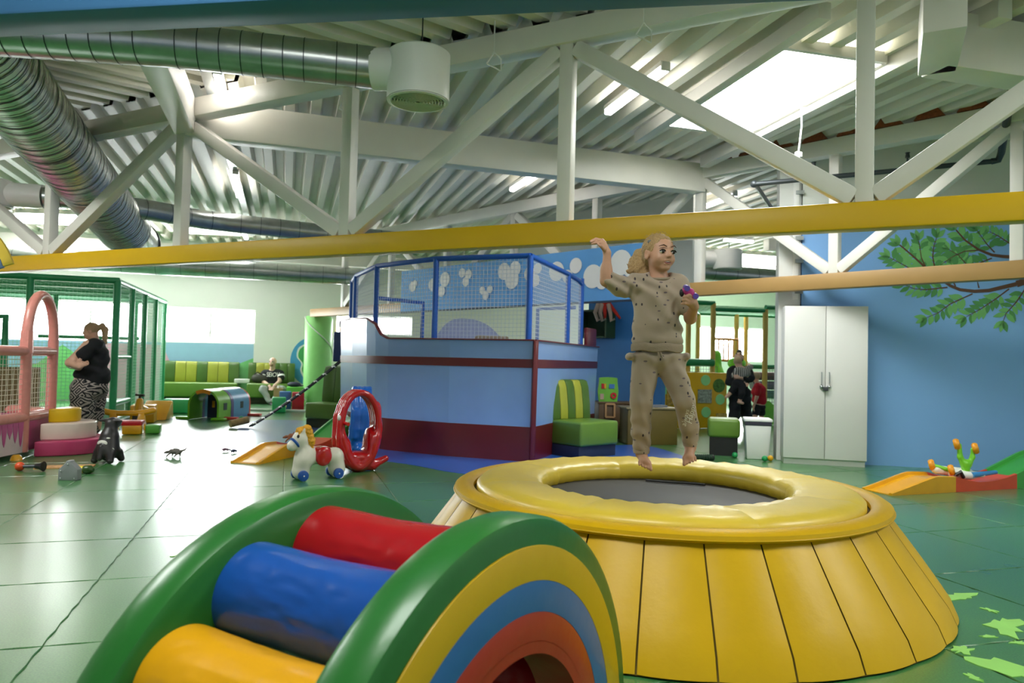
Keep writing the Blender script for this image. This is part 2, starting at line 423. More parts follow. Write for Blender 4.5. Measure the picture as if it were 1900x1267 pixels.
O_R = Vector((4.56, 9.28, 0)); D_R = Vector((0.97, -0.235, 0)).normalized(); N_R = Vector((-0.235, -0.97, 0)).normalized()
def rw(s, z, off=0.0): return O_R + D_R * s + N_R * off + Vector((0, 0, z))
rzR = math.atan2(D_R.y, D_R.x)
q = MB(); q.box(rw(2.6, 1.56, -0.1), (6.84, 0.2, 3.12), rzR)
wall_right = struct(q.build('wall_right', M_BLUEW, smooth=False), 'sky blue wall with a painted tree branch')
q = MB(); q.box(rw(2.6, 3.7, -0.1), (6.84, 0.2, 1.18), rzR)
q.build('white_upper_band', M_WALL, wall_right, smooth=False)
q = MB(); q.box(rw(-0.97, 2.1, -0.17), (0.27, 0.34, 4.2), rzR)
pil = struct(q.build('wall_pillar', mat('pillar_white', 'dcdcd8', 0.6, var=0.02), smooth=False, bevel=0.005), 'white pillar at the end of the blue wall')
q = MB(); q.box(rw(-0.90, 3.1, 0.02), (0.07, 0.04, 2.0), rzR); q.build('cable_trunking', M_WHT, pil, bevel=0.004)
for z in (2.2, 2.6, 2.9, 3.2, 3.5):
    q = MB(); q.box(rw(-0.86, z, 0.04), (0.1, 0.03, 0.05), rzR); q.build('pipe_clamp', M_GALV, pil)
# far side partition: blue below, white above the opening
D_P = Vector((0.72, -0.69, 0)).normalized(); rzP = math.atan2(D_P.y, D_P.x); O_P = Vector((1.45, 13.5, 0))
def pw(s, z, off=0.0): return O_P + D_P * s - Vector((-D_P.y, D_P.x, 0)) * off + Vector((0, 0, z))
M_BLUE2 = mat('wall_paint_deep_blue', '3b7cbf', 0.6, var=0.03)
q = MB(); q.box(pw(0.75, 1.25, -0.06), (1.6, 0.12, 2.5), rzP)
part_wall = struct(q.build('wall_partition', M_BLUE2, smooth=False), 'deep blue partition wall behind the ship')
q = MB(); q.box(pw(0.1, 3.4, -0.06), (4.0, 0.12, 1.8), rzP); q.build('white_upper_band', M_WALL, part_wall, smooth=False)
q = MB(); q.box(Vector((-14.8, 9, 2.15)), (0.2, 26, 4.3), math.atan2(U.y, U.x))
struct(q.build('wall_left', M_WALL, smooth=False), 'white side wall beyond the play pen')

# ------------------------------------------------------------------ painted tree on the blue wall
BR = [[(1.65, 2.3), (1.5, 2.26), (1.35, 2.22), (1.19, 2.21), (1.03, 2.23), (0.92, 2.28), (0.84, 2.34), (0.67, 2.47), (0.59, 2.56), (0.47, 2.68), (0.34, 2.8)], [(0.65, 2.47), (0.54, 2.47), (0.46, 2.5), (0.36, 2.56), (0.23, 2.64)], [(0.64, 2.51), (0.59, 2.64), (0.56, 2.85)], [(0.75, 2.48), (0.72, 2.64), (0.73, 2.77), (0.76, 2.88)], [(1.75, 2.62), (1.5, 2.64), (1.38, 2.66), (1.23, 2.73), (1.08, 2.85), (0.98, 2.98)], [(1.41, 2.69), (1.32, 2.8), (1.22, 2.96)], [(1.6, 2.78), (1.44, 2.9), (1.35, 2.95)], [(1.38, 2.62), (1.24, 2.56), (1.12, 2.51)], [(1.23, 2.41), (1.12, 2.52), (1.01, 2.66), (0.91, 2.73)], [(1.23, 2.72), (1.08, 2.71), (0.94, 2.64), (0.81, 2.54)], [(1.17, 2.18), (0.92, 2.05), (0.79, 1.94), (0.66, 1.88)], [(1.57, 2.24), (1.43, 2.12), (1.26, 1.99), (1.1, 1.89)], [(1.75, 2.25), (1.65, 2.08), (1.54, 1.94), (1.51, 1.85)], [(0.89, 2.26), (0.65, 2.23), (0.52, 2.24), (0.4, 2.29)], [(1.24, 2.25), (1.22, 2.34)], [(0.98, 2.27), (0.92, 2.41), (0.93, 2.55)], [(1.65, 2.3), (1.9, 2.38), (2.4, 2.3)], [(1.75, 2.62), (2.1, 2.5), (2.4, 2.3)]]
BRW = [0.05] + [0.018] * 3 + [0.045] + [0.016] * 6 + [0.017] * 5 + [0.08, 0.06]
q = MB(); LA = MB(); LB = MB()
rg = random.Random(7)
def ribbon(q, pts, w0, w1, off):
    n = len(pts); L = []; Rr = []
    for i, p in enumerate(pts):
        a = Vector(pts[max(i - 1, 0)]); b = Vector(pts[min(i + 1, n - 1)]); d = (b - a).normalized(); nn = Vector((-d.y, d.x)); wd = w0 + (w1 - w0) * i / (n - 1)
        L.append(rw(p[0] + nn.x * wd / 2, p[1] + nn.y * wd / 2, off)); Rr.append(rw(p[0] - nn.x * wd / 2, p[1] - nn.y * wd / 2, off))
    q.add(L + Rr, [(i, i + 1, n + i + 1, n + i) for i in range(n - 1)])
def leaf(q, p, a, l, w, off):
    pts = []
    for t, h in ((0, 0), (0.25, 0.8), (0.5, 1), (0.8, 0.55), (1, 0), (0.8, -0.55), (0.5, -1), (0.25, -0.8)):
        x = t * l; y = h * w / 2; pts.append(rw(p[0] + x * math.cos(a) - y * math.sin(a), p[1] + x * math.sin(a) + y * math.cos(a), off))
    q.add(pts, [tuple(range(8))])
for b, wd in zip(BR, BRW):
    ribbon(q, b, wd, wd * 0.35 if wd < 0.06 else wd * 0.8, 0.006)
    if wd > 0.055: continue
    skip = 0.55 if wd > 0.03 else 0.12
    tot = sum((Vector(b[i + 1]) - Vector(b[i])).length for i in range(len(b) - 1)); acc = 0
    for i in range(len(b) - 1):
        p, r_ = Vector(b[i]), Vector(b[i + 1]); L = (r_ - p).length; d = (r_ - p).normalized(); a = math.atan2(d.y, d.x); k = max(1, int(L / 0.05))
        for j in range(k):
            t = (acc + L * j / k) / tot
            if t < skip: continue
            pt = p + (r_ - p) * (j / k)
            for sd in (-1, 1):
                leaf(LA if rg.random() < 0.5 else LB, pt, a + sd * rg.uniform(0.75, 1.15), rg.uniform(0.12, 0.165), rg.uniform(0.052, 0.07), 0.004 + rg.random() * 0.001)
        acc += L
    for da in (-0.5, 0.1, 0.6): leaf(LA if da < 0.3 else LB, b[-1], a + da, 0.15, 0.065, 0.0045)
q.build('painted_branches', mat('mural_brown', '5b3a22', 0.6), wall_right, smooth=False)['kind'] = 'stuff'
LA.build('painted_light_leaves', mat('mural_light_leaf', '6fb367', 0.6, var=0.08), wall_right, smooth=False)['kind'] = 'stuff'
LB.build('painted_dark_leaves', mat('mural_dark_leaf', '4c8f4e', 0.6, var=0.08), wall_right, smooth=False)['kind'] = 'stuff'

# ------------------------------------------------------------------ corrugated roof
def clip_line(p, d, poly):
    t0, t1 = -1e9, 1e9; n = len(poly)
    for i in range(n):
        a = Vector(poly[i]); e = Vector(poly[(i + 1) % n]) - a; nn = Vector((-e.y, e.x)); den = nn.dot(d); num = nn.dot(a - p)
        if abs(den) < 1e-9:
            if nn.dot(p - a) < 0: return None
            continue
        t = num / den
        if den > 0: t0 = max(t0, t)
        else: t1 = min(t1, t)
    return (p + d * t0, p + d * t1) if t1 > t0 else None
def corrugated(name, d, poly, z0, label, pitch=0.29, hgt=0.13):
    d = Vector(d).normalized(); nn = Vector((-d.y, d.x)); q = MB()
    prof = [(0.0, 0), (0.38, 0), (0.5, 1), (0.88, 1), (1.0, 0)]
    offs = [Vector(p).dot(nn) for p in poly]
    for k in range(int(min(offs) / pitch) - 1, int(max(offs) / pitch) + 1):
        for (a, za), (b, zb) in zip(prof, prof[1:]):
            A = clip_line(nn * ((k + a) * pitch), d, poly); B = clip_line(nn * ((k + b) * pitch), d, poly)
            if A and B:
                q.add([(A[0].x, A[0].y, z0 + za * hgt), (A[1].x, A[1].y, z0 + za * hgt), (B[1].x, B[1].y, z0 + zb * hgt), (B[0].x, B[0].y, z0 + zb * hgt)], [(0, 1, 2, 3)])
    return struct(q.build(name, M_SHEET, smooth=False), label)
tA, tD = Vector((-5.646, 8.822)), Vector((2.02, -0.943))
e0, e1 = tA + tD * -4.8, tA + tD * 7.6
corrugated('ceiling', V.xy, [tuple(e0), tuple(e1), (14, 8), (14, 26), (-20, 20)], 4.07, 'white corrugated roof sheets behind the yellow truss')
corrugated('ceiling_front', (0.79, 0.61), [tuple(e1), tuple(e0), (-18, 6), (-14, -4), (12, -4)], 4.09, 'white corrugated roof sheets over the trampoline')
q = MB(); q.add([(-20, -5, 4.3), (16, -5, 4.3), (16, 28, 4.7), (-20, 28, 4.3), (-20, -5, 4.4), (16, -5, 4.4), (16, 28, 4.4), (-20, 28, 4.4)], [(0, 3, 2, 1), (4, 5, 6, 7), (0, 1, 5, 4), (1, 2, 6, 5), (2, 3, 7, 6), (3, 0, 4, 7)])
struct(q.build('ceiling_deck', M_SHEET, smooth=False), 'roof deck above the corrugated sheets')

def skylight(pts, z, label):
    e = thing('skylight', label, 'skylight', (pts[0][0], pts[0][1], z), kind='structure')
    n = len(pts); q = MB(); q.add([(x, y, z) for x, y in pts] + [(x, y, z + 0.02) for x, y in pts], [(3, 2, 1, 0), (4, 5, 6, 7)] + [(i, (i + 1) % 4, 4 + (i + 1) % 4, 4 + i) for i in range(4)])
    q.build('pane', M_SKY, e, smooth=False)
    q = MB()
    for i in range(4): q.beam((*pts[i], z), (*pts[(i + 1) % 4], z), 0.05, 0.10)
    q.build('frame', M_STEEL, e, smooth=False)
    return e
skylight([(1.69, 8.43), (2.28, 6.3), (3.35, 6.57), (2.77, 8.77)], 4.05, 'large bright skylight in the corrugated roof beside the blue wall')
skylight([(-10.19, 14.8), (-8.59, 14.88), (-9.6, 16.2), (-11.2, 16.0)], 4.05, 'bright skylight at the far left above the green cage')
skylight([(-7.29, 16.07), (-6.08, 16.17), (-6.4, 17.0), (-7.7, 16.9)], 4.05, 'bright skylight in front of the back wall above the sofas')
skylight([(4.6, 17.6), (7.6, 18.5), (7.0, 20.6), (4.0, 19.7)], 4.05, 'added skylight brightening the far right hall over the climbing frame')  # added glowing pane, lifts the dark far right hall
skylight([(-1.6, 1.0), (0.2, 0.5), (0.5, 1.6), (-1.3, 2.1)], 4.06, 'added out-of-view skylight lighting the roller climber from above')  # added pane out of view, fill light for the front bay
skylight([(4.6, 1.6), (6.6, 1.0), (7.1, 2.8), (5.1, 3.4)], 4.06, 'added out-of-view fill skylight right of the trampoline')  # another added pane outside the frame, only there for its light
skylight([(-7.6, 4.6), (-5.4, 4.0), (-4.9, 5.8), (-7.1, 6.4)], 4.06, 'added out-of-view fill skylight over the toys on the left')  # added fill pane beyond the left edge of view

# ------------------------------------------------------------------ steel trusses and beams
def truss(name, label, A, D, t0, t1, mats, bz, tz, odd, wd=0.12):
    A, D = Vector(A), Vector(D); mb_, mw = mats
    P = lambda t, z: Vector((A.x + D.x * t, A.y + D.y * t, z))
    e = thing(name, label, 'truss', tuple(P(t0, bz)), kind='structure')
    q = MB(); q.beam(P(t0 - 0.12, bz), P(t1 + 0.12, bz), 0.15, 0.19); q.build('bottom_chord', mb_, e, bevel=0.015)
    q = MB(); q.beam(P(t0, tz(t0)), P(t1, tz(t1)), 0.18, 0.2); q.build('top_chord', mw, e, bevel=0.01)
    i0, i1 = math.ceil(t0), math.floor(t1)
    for i in range(i0, i1 + 1):
        q = MB(); q.beam(P(i, bz + 0.09), P(i, tz(i) - 0.09), wd, wd, D.to_3d()); q.build('post', mw, e, bevel=0.012)
    for i in range(i0, i1):
        up_first = (i % 2 == 0) == (not odd)
        a, b = (P(i + 0.03, bz + 0.13), P(i + 0.97, tz(i + 1) - 0.13)) if up_first else (P(i + 0.03, tz(i) - 0.13), P(i + 0.97, bz + 0.13))
        q = MB(); q.beam(a, b, 0.12, 0.13); q.build('diagonal', mw, e, bevel=0.012)
    return e
truss('yellow_roof_truss', 'white roof truss whose yellow bottom chord spans the whole picture', tA, tD, -2.2, 6, (M_YELB, M_STEEL), 2.27, lambda t: 3.787 + 0.049 * t, False)
truss('tan_roof_truss', 'white roof truss with a tan bottom chord before the blue wall', (2.62, 10.22), (1.31, -1.337), -5.65, 3, (M_BRN, M_STEEL), 2.28, lambda t: 3.93, True)
tanD = Vector((1.31, -1.337, 0)); M_FOAM = mat('orange_foam_filler', '8a4a2c', 0.9, var=0.3, vs=40, bump=0.5, bs=60)
ceil_o = bpy.data.objects['ceiling']
for k in range(9):                           # foam plugs where the ribs meet the tan truss
    c = Vector((2.62, 10.22, 4.035)) + tanD.normalized() * (0.35 + 0.43 * k) + Vector((-0.714, -0.70, 0)) * 0.05
    q = MB(); q.prism([(-0.16, 0), (0.16, 0), (0.07, 0.12), (-0.07, 0.12)], frame4(c, tanD, (0, 0, 1)), 0.05); q.build('foam_plug', M_FOAM, ceil_o, smooth=False)
N1 = Vector((-3.62, 7.885, 3.76)); N2 = Vector((2.62, 10.22, 3.84))
def girder(label, a, b, wd, h):
    q = MB(); q.beam(a, b, wd, h); o = q.build('roof_girder', M_STEEL, None, bevel=0.01)
    return tag(o, label, 'girder', kind='structure')
girder('white box girder running from the truss node across the hall behind', N1, N2, 0.22, 0.4)
girder('white box girder running from the truss node over the left aisle', N1 + Vector((0, 0, 0)), N1 - V * 11 + Vector((0, 0, 0.0)), 0.22, 0.36)
girder('white purlin beside the left edge of the big skylight', (1.50, 8.9, 4.0), (2.38, 5.6, 4.0), 0.12, 0.14)
girder('white purlin beside the right edge of the big skylight', (2.58, 9.9, 4.0), (3.72, 5.5, 4.0), 0.14, 0.16)
girder('white box girder at the upper right corner of the hall', (2.96, 5.0, 3.8), (3.345, 5.75, 3.8), 0.27, 0.44)
girder('white box girder meeting the blue wall at the upper right', (3.3, 5.71, 3.8), (6.7, 6.56, 3.8), 0.27, 0.44)
girder('long white eaves beam in front of the back wall', bw(-6, 3.7, 0.9), bw(9, 3.7, 0.9), 0.2, 0.3)
girder('white eaves beam over the far climbing frame', bw(13, 3.75, 3.5), bw(21, 3.75, 3.5), 0.2, 0.3)
girder('white ceiling beam above the far duct', bw(13, 3.9, 6.5), bw(21, 3.9, 6.5), 0.2, 0.26)
# blue beam close to the camera
q = MB(); q.add([(-3.4, 2.90, 2.45), (1.6, 2.16, 2.45), (1.6, 2.36, 2.45), (-3.4, 3.08, 2.45), (-3.4, 2.90, 2.75), (1.6, 2.16, 2.75), (1.6, 2.36, 2.75), (-3.4, 3.08, 2.75)], [(0, 1, 2, 3), (4, 5, 6, 7), (0, 4, 5, 1), (1, 5, 6, 2), (2, 6, 7, 3), (3, 7, 4, 0)])
tag(q.build('overhead_beam', M_TEAL, None, bevel=0.012), 'blue painted steel beam crossing the top left corner close by', 'beam', kind='structure')

# ------------------------------------------------------------------ cloud fascia hung on the tan truss
def fz(k, z, off): return Vector((2.62 - 1.31 * k, 10.22 + 1.337 * k, 0.90 * z + 0.12)) + Vector((-0.714, -0.70, 0)) * off
fas = thing('cloud_banner', 'long sky blue banner board with white clouds hung behind the ship', 'banner', tuple(fz(2, 2.28, 0.15)))
q = MB(); a, b = fz(0.25, 2.74, 0.14), fz(3.69, 2.74, 0.14); q.beam(a, b, 0.04, 0.85); q.build('board', mat('banner_blue', '5c9fdc', 0.6, var=0.03), fas, smooth=False)
q = MB(); q.beam(fz(0.25, 2.27, 0.14), fz(3.69, 2.27, 0.14), 0.05, 0.03); q.build('lower_edge', mat('banner_edge', '26364a', 0.6), fas, smooth=False)
CL = [[(3.47, 2.84, 0.12), (3.43, 2.9, 0.08)], [(3.12, 2.84, 0.14), (2.92, 2.93, 0.16), (2.97, 2.68, 0.12)], [(2.65, 3.03, 0.1), (2.55, 2.99, 0.1), (2.59, 2.84, 0.1)], [(2.34, 2.63, 0.08), (2.23, 2.64, 0.08), (2.29, 2.52, 0.09)], [(2.04, 2.97, 0.17), (1.89, 3.0, 0.15), (1.93, 2.8, 0.19), (1.7, 2.87, 0.14), (1.6, 2.96, 0.1), (1.63, 2.74, 0.12)], [(1.37, 2.87, 0.18), (1.15, 2.94, 0.14), (1.24, 2.76, 0.12)], [(0.96, 2.72, 0.21), (0.8, 2.79, 0.2), (0.67, 2.91, 0.22), (0.58, 2.8, 0.14), (0.86, 2.61, 0.13)]]
for gsh in CL:
    q = MB()
    for i, (k, z, r) in enumerate(gsh):
        M = frame4(fz(k, z, 0.165 + 0.0006 * i), Vector((1.31, -1.337, 0)), (0, 0, 1)); q.prism(circle(r * 0.9, 22), M, 0.006)
    q.build('cloud', M_WHT, fas, smooth=False)
# ------------------------------------------------------------------ overhead services
def ring_duct(q, pts, r, step, amp, n=22):
    P = [Vector(p) for p in pts]; out = []; rs = []
    for a, b in zip(P, P[1:]):
        k = max(2, int((b - a).length / step) * 2)
        for i in range(k): out.append(a + (b - a) * (i / k)); rs.append(r + (amp if i % 2 else 0))
    out.append(P[-1]); rs.append(r); q.tube(out, rs, n=n)
M_FLEX = mat('ribbed_aluminium_duct', 'd8dcd8', 0.33, metal=0.75, var=0.06, vs=4)
e = thing('ribbed_air_duct', 'huge ribbed silver air duct slanting down at the left', 'air duct', (-4.6, 6.6, 3.3), kind='structure')
q = MB(); ring_duct(q, [(-4.30, 5.2, 3.84), (-5.98, 11.1, 3.09)], 0.352, 0.052, 0.016, 28); q.build('ribbed_hose', M_FLEX, e, angle=0.25)
q = MB(); a, b = Vector((-4.30, 5.2, 3.84)), Vector((-5.98, 11.1, 3.09)); dd = (b - a).normalized()
for k in range(82): q.tube([a + dd * (0.04 + k * 0.075), a + dd * (0.054 + k * 0.075)], 0.3735, 28, cap=False)
q.build('rib_rings', M_DGREY, e)['kind'] = 'stuff'
q = MB(); q.tube([(-5.98, 11.1, 3.09), (-6.2, 11.9, 2.99)], 0.345, 26); q.build('smooth_end', M_GALV, e)
for p, d in (((-5.0, 7.66, 3.53), 0), ((-5.98, 11.1, 3.09), 0), ((-6.2, 11.88, 2.99), 0)):
    a = Vector(p); dd = Vector((-1.68, 5.9, -0.75)).normalized(); q = MB(); q.tube([a - dd * 0.02, a + dd * 0.02], 0.372, 26); q.build('clamp_ring', M_DGREY, e)
def seamed_duct(label, pts, r, seam=0.15, name='air_duct'):
    e = thing(name, label, 'air duct', pts[0], kind='structure')
    q = MB(); q.tube(pts, r, 20); q.build('pipe_body', M_GALV, e)
    q = MB()
    for a, b in zip(pts, pts[1:]):
        a, b = Vector(a), Vector(b); L = (b - a).length; d = (b - a) / L
        for i in range(int(L / seam)):
            c = a + d * (i + 0.5) * seam; q.tube([c - d * 0.004, c + d * 0.004], r + 0.003, 20, cap=False)
    q.build('seam_rings', M_DGREY, e)['kind'] = 'stuff'
    return e
dx = seamed_duct('shiny round air duct ending at the white air diffuser', [(-4.25, 5.10, 3.484), (-3.76, 5.2, 3.484), (-2.6, 5.33, 3.484), (-1.49, 5.58, 3.484), (-1.13, 5.67, 3.484)], 0.160)
seamed_duct('round air duct branching right from the slanting ribbed duct', [(-5.75, 10.3, 3.30), (-5.3, 10.75, 3.30), (-4.9, 11.3, 3.30), (-4.53, 11.55, 3.30), (-3.29, 12.1, 3.28), (-1.8, 12.7, 3.26)], 0.15, 0.3)
seamed_duct('short round air duct behind the leftmost truss post', [(-6.45, 9.9, 3.3), (-5.8, 10.15, 3.3)], 0.13, 0.14)
seamed_duct('silver air duct far back above the climbing frame', [(2.2, 13.6, 3.02), (3.6, 14.0, 3.02), (6.2, 14.9, 3.02)], 0.16, 0.5)
seamed_duct('long silver air duct near the back wall at the left', [(-11.5, 14.6, 3.1), (-8.0, 15.7, 3.1), (-3.6, 17.0, 3.1)], 0.2, 0.5)
def diffuser(label, x, y, z0, z1, r, side=None):
    e = thing('air_diffuser', label, 'air diffuser', (x, y, z0), kind='structure')
    q = MB(); q.lathe([(r - 0.02, z0 - 0.01 + 0.02), (r, z0 + 0.01), (r, z1 - 0.015), (r - 0.02, z1), (0.0, z1)], (x, y, 0), 40); q.build('drum', M_WHT, e)
    q = MB(); q.lathe([(r - 0.012, z0 + 0.012), (r - 0.004, z0), (r - 0.03, z0 - 0.004), (r - 0.035, z0 + 0.012)], (x, y, 0), 40); q.build('rim', M_WHT, e)
    q = MB(); q.lathe([(0, z0 + 0.02), (r - 0.03, z0 + 0.02)], (x, y, 0), 40); q.build('grille_backing', M_DGREY, e)
    q = MB()
    for k in range(9): rr = (r - 0.035) * (k + 0.6) / 9; q.lathe([(rr, z0 + 0.012), (rr + (r - 0.035) / 16, z0 - 0.002), (rr + (r - 0.035) / 13, z0 + 0.012)], (x, y, 0), 32)
    for k in range(8): a = PI * k / 8; q.beam((x - math.cos(a) * (r - 0.03), y - math.sin(a) * (r - 0.03), z0 + 0.008), (x + math.cos(a) * (r - 0.03), y + math.sin(a) * (r - 0.03), z0 + 0.008), 0.008, 0.008)
    q.build('grille', mat('grille_cream', 'cfcdbf', 0.5), e)['kind'] = 'stuff'
    if side:
        q = MB(); q.tube([side, (x, y, side[2])], 0.162, 24); q.build('coupling', M_WHT, e)
    q = MB(); q.tube([(x + 0.02, y, z1), (x + 0.02, y, 4.07)], 0.006, 6); q.build('hanger_rod', M_DGREY, e)
    return e
diffuser('white drum air diffuser hanging at the end of the shiny duct', -0.78, 5.64, 3.21, 3.60, 0.243, (-1.14, 5.66, 3.47))
diffuser('white drum air diffuser at the left picture edge', -7.05, 9.75, 3.12, 3.48, 0.25, (-6.45, 9.9, 3.3))
diffuser('white drum air diffuser far back over the climbing frame', 3.95, 13.4, 3.0, 3.36, 0.26, (3.5, 13.5, 3.2))
q = MB(); q.box(Vector((-4.55, 11.8, 4.045)), (0.11, 11.2, 0.035), math.atan2(V.y, V.x) - PI / 2)
tag(q.build('cable_tray', M_GALV, None), 'galvanised cable tray carrying the row of tube lights', 'cable tray', kind='structure')
def tube_light(a, b, label):
    a, b = Vector((*a, 3.985)), Vector((*b, 3.985)); e = thing('tube_light', label, 'ceiling light', tuple(a), 'fluorescent ceiling lights')
    q = MB(); q.beam(a + Vector((0, 0, 0.05)), b + Vector((0, 0, 0.05)), 0.10, 0.05); q.build('housing', M_WHT, e, bevel=0.008)
    q = MB(); q.beam(a, b, 0.085, 0.055); q.build('diffuser_cover', M_TUBE, e, bevel=0.015)
    for p in (a, b):
        q = MB(); q.box(p + Vector((0, 0, 0.02)), (0.09, 0.03, 0.08), math.atan2(V.y, V.x) - PI / 2); q.build('end_cap', M_WHT, e, bevel=0.005)
for a, b, l in [((-2.97, 7.11), (-3.41, 8.45), 'lit tube light just under the shiny air duct'), ((-4.3, 11.08), (-4.86, 12.71), 'lit tube light on the cable tray behind the truss diagonal'), ((-6.08, 16.2), (-6.4, 17.3), 'lit tube light far back above the sofas'),
                ((1.0, 8.0), (1.38, 6.76), 'lit tube light between the truss post and the big skylight'), ((-0.06, 11.74), (0.27, 10.8), 'lit tube light behind the box girder in the middle'), ((3.2, 13.06), (3.55, 11.7), 'lit tube light right of the far truss node'),
                ((4.6, 15.9), (5.3, 16.1), 'lit tube light under the tan chord over the climbing frame'), ((6.6, 15.2), (6.2, 16.6), 'added tube light hidden behind the pillar to brighten the right hall')]:  # second tube is an added, hidden light for the right hall
    tube_light(a, b, l)
# sprinkler pipe along the blue wall
e = thing('sprinkler_pipe', 'grey steel sprinkler pipe along the top of the blue wall', 'pipe', (2.94, 8.9, 3.45), kind='structure')
q = MB(); q.tube([(3.9, 10.9, 3.55), (2.96, 8.93, 3.46)], 0.028, 12); q.build('branch_pipe', M_DGREY, e)
q = MB(); q.tube([(2.92, 8.88, 3.45), (5.5, 8.36, 3.65)], 0.030, 12); q.build('main_pipe', M_DGREY, e)
q = MB(); q.tube([(5.5, 8.36, 3.65), (5.56, 8.33, 3.66), (5.54, 8.25, 3.72), (4.25, 6.1, 4.02)], 0.038, 12); q.build('riser_pipe', M_DGREY, e)
q = MB(); q.ball((2.93, 8.89, 3.455), 0.045); q.build('elbow', M_DGREY, e)
for x, y, z in ((4.62, 8.53, 3.60), (5.2, 7.7, 3.82), (3.6, 8.74, 3.52)):
    q = MB(); q.tube([(x, y, z), (x, y, z + 0.12)], 0.012, 8); q.lathe([(0.0, 0), (0.028, 0.0), (0.02, 0.05), (0.03, 0.06), (0, 0.065)], (x, y, z + 0.12), 10); q.build('sprinkler_head', M_DGREY, e)
e = thing('hanging_socket', 'white power socket dangling on a cord below the skylight', 'socket', (3.04, 7.73, 3.42))
q = MB(); q.tube([(3.04, 7.73, 4.05), (3.045, 7.72, 3.8), (3.02, 7.73, 3.52)], 0.009, 8); q.build('cord', M_WHT, e)
q = MB(); q.box((3.02, 7.73, 3.49), (0.07, 0.05, 0.06), 0.5); q.box((3.0, 7.71, 3.45), (0.05, 0.05, 0.04), 0.9); q.build('plug_body', M_WHT, e, bevel=0.01)
q = MB(); q.tube([(3.02, 7.74, 4.0), (3.6, 7.4, 3.93)], 0.012, 8); q.build('conduit', M_WHT, e)
for (x, y), l in (((-0.21, 6.1), 'white wire hook hanging right of the air diffuser'), ((0.95, 5.5), 'white wire hook hanging at the top between truss and skylight'), ((-1.75, 7.3), 'white wire hook hanging beside the truss post below the duct'), ((-3.0, 8.2), 'white wire hook hanging beside the lit tube under the duct')):
    e = thing('ceiling_hook', l, 'hook', (x, y, 3.6))
    q = MB(); q.tube([(x, y, 4.09), (x, y, 3.82)], 0.006, 6); q.build('rod', M_WHT, e)
    q = MB(); q.tube([(x - 0.06, y, 3.72), (x, y, 3.82), (x + 0.06, y, 3.76), (x + 0.06, y, 3.66), (x - 0.06, y, 3.72)], 0.007, 6); q.build('hook_loop', M_WHT, e)
# hanging rainbow decoration at the left edge
e = thing('hanging_rainbow', 'yellow blue and pink rainbow board hanging at the left picture edge', 'decoration', (-4.3, 6.0, 1.9))
for i, (r0, r1, c, n_) in enumerate([(0.62, 0.70, 'e3bd3c', 'yellow'), (0.53, 0.60, '6a83b8', 'blue'), (0.44, 0.51, 'e08a96', 'pink')]):
    a0, a1 = 0.33, PI - 0.33; poly = [(r1 * math.cos(a0 + (a1 - a0) * k / 30), r1 * math.sin(a0 + (a1 - a0) * k / 30)) for k in range(31)] + [(r0 * math.cos(a1 - (a1 - a0) * k / 30), r0 * math.sin(a1 - (a1 - a0) * k / 30)) for k in range(31)]
    q = MB(); q.prism(poly, frame4((-4.83, 6.0 + 0.03 * i, 1.69), (1, 0.1, 0), (0, 0, 1)), 0.03); q.build('rainbow_band', mat('band_' + n_, c, 0.5), e, bevel=0.004)
q = MB(); q.tube([(-4.83, 6.0, 2.37), (-4.83, 6.0, 4.1)], 0.005, 6); q.build('hanging_wire', M_DGREY, e)
# ------------------------------------------------------------------ trampoline
M_YV = mat('yellow_vinyl', 'cda100', 0.42, var=0.05, vs=3, bump=0.12, bs=22, coat=0.0, spec=0.3)
M_YVL = mat('light_yellow_vinyl', 'dfc03c', 0.40, var=0.05, vs=3, bump=0.18, bs=14, coat=0.1)
M_MESH = mat('black_jump_mat', '2b2a2a', 0.55, var=0.10, vs=30, bump=0.1, bs=300)
TC = Vector((0.89, 4.25, 0))
tr = thing('trampoline', 'big round yellow trampoline with padded ring and sloping padded skirt', 'trampoline', tuple(TC))
NP = 30
for i in range(NP):
    a0, a1 = 2 * PI * i / NP + 0.05, 2 * PI * (i + 1) / NP + 0.05; q = MB(); vs = []; nu, nv = 6, 6
    for j in range(nv + 1):
        v = j / nv; R = 1.49 + (1.165 - 1.49) * v; z = 0.01 + 0.455 * v
        for k in range(nu + 1):
            u_ = k / nu; a = a0 + 0.003 + (a1 - a0 - 0.006) * u_
            bulge = 0.014 * (1 - abs(2 * u_ - 1) ** 2.4) * (0.55 + 0.45 * math.sin(PI * min(1, v * 1.05)))
            if j == 0: bulge -= 0.02
            r = R + bulge; vs.append((TC.x + r * math.cos(a), TC.y + r * math.sin(a), z))
    q.add(vs, [(j * (nu + 1) + k, j * (nu + 1) + k + 1, (j + 1) * (nu + 1) + k + 1, (j + 1) * (nu + 1) + k) for j in range(nv) for k in range(nu)])
    q.build('skirt_panel', M_YV, tr, angle=1.3)
q = MB(); q.lathe([(1.47, 0.005), (1.15, 0.46), (1.05, 0.46), (1.05, 0.005)], TC, 60); q.build('foam_core', mat('seam_dark', '6a5406', 0.8), tr)
q = MB(); q.lathe([(1.10, 0.455), (1.165, 0.452), (1.192, 0.462), (1.202, 0.478), (1.198, 0.494), (1.18, 0.506), (1.14, 0.512), (1.11, 0.508), (1.092, 0.494), (1.09, 0.47)], TC, 90); q.build('outer_rim', M_YV, tr)
q = MB(); q.tube([(TC.x + 1.203 * math.cos(2 * PI * i / 90), TC.y + 1.203 * math.sin(2 * PI * i / 90), 0.474) for i in range(90)], 0.004, 6, closed=True); q.build('rim_piping', M_YV, tr)
rg = random.Random(3)
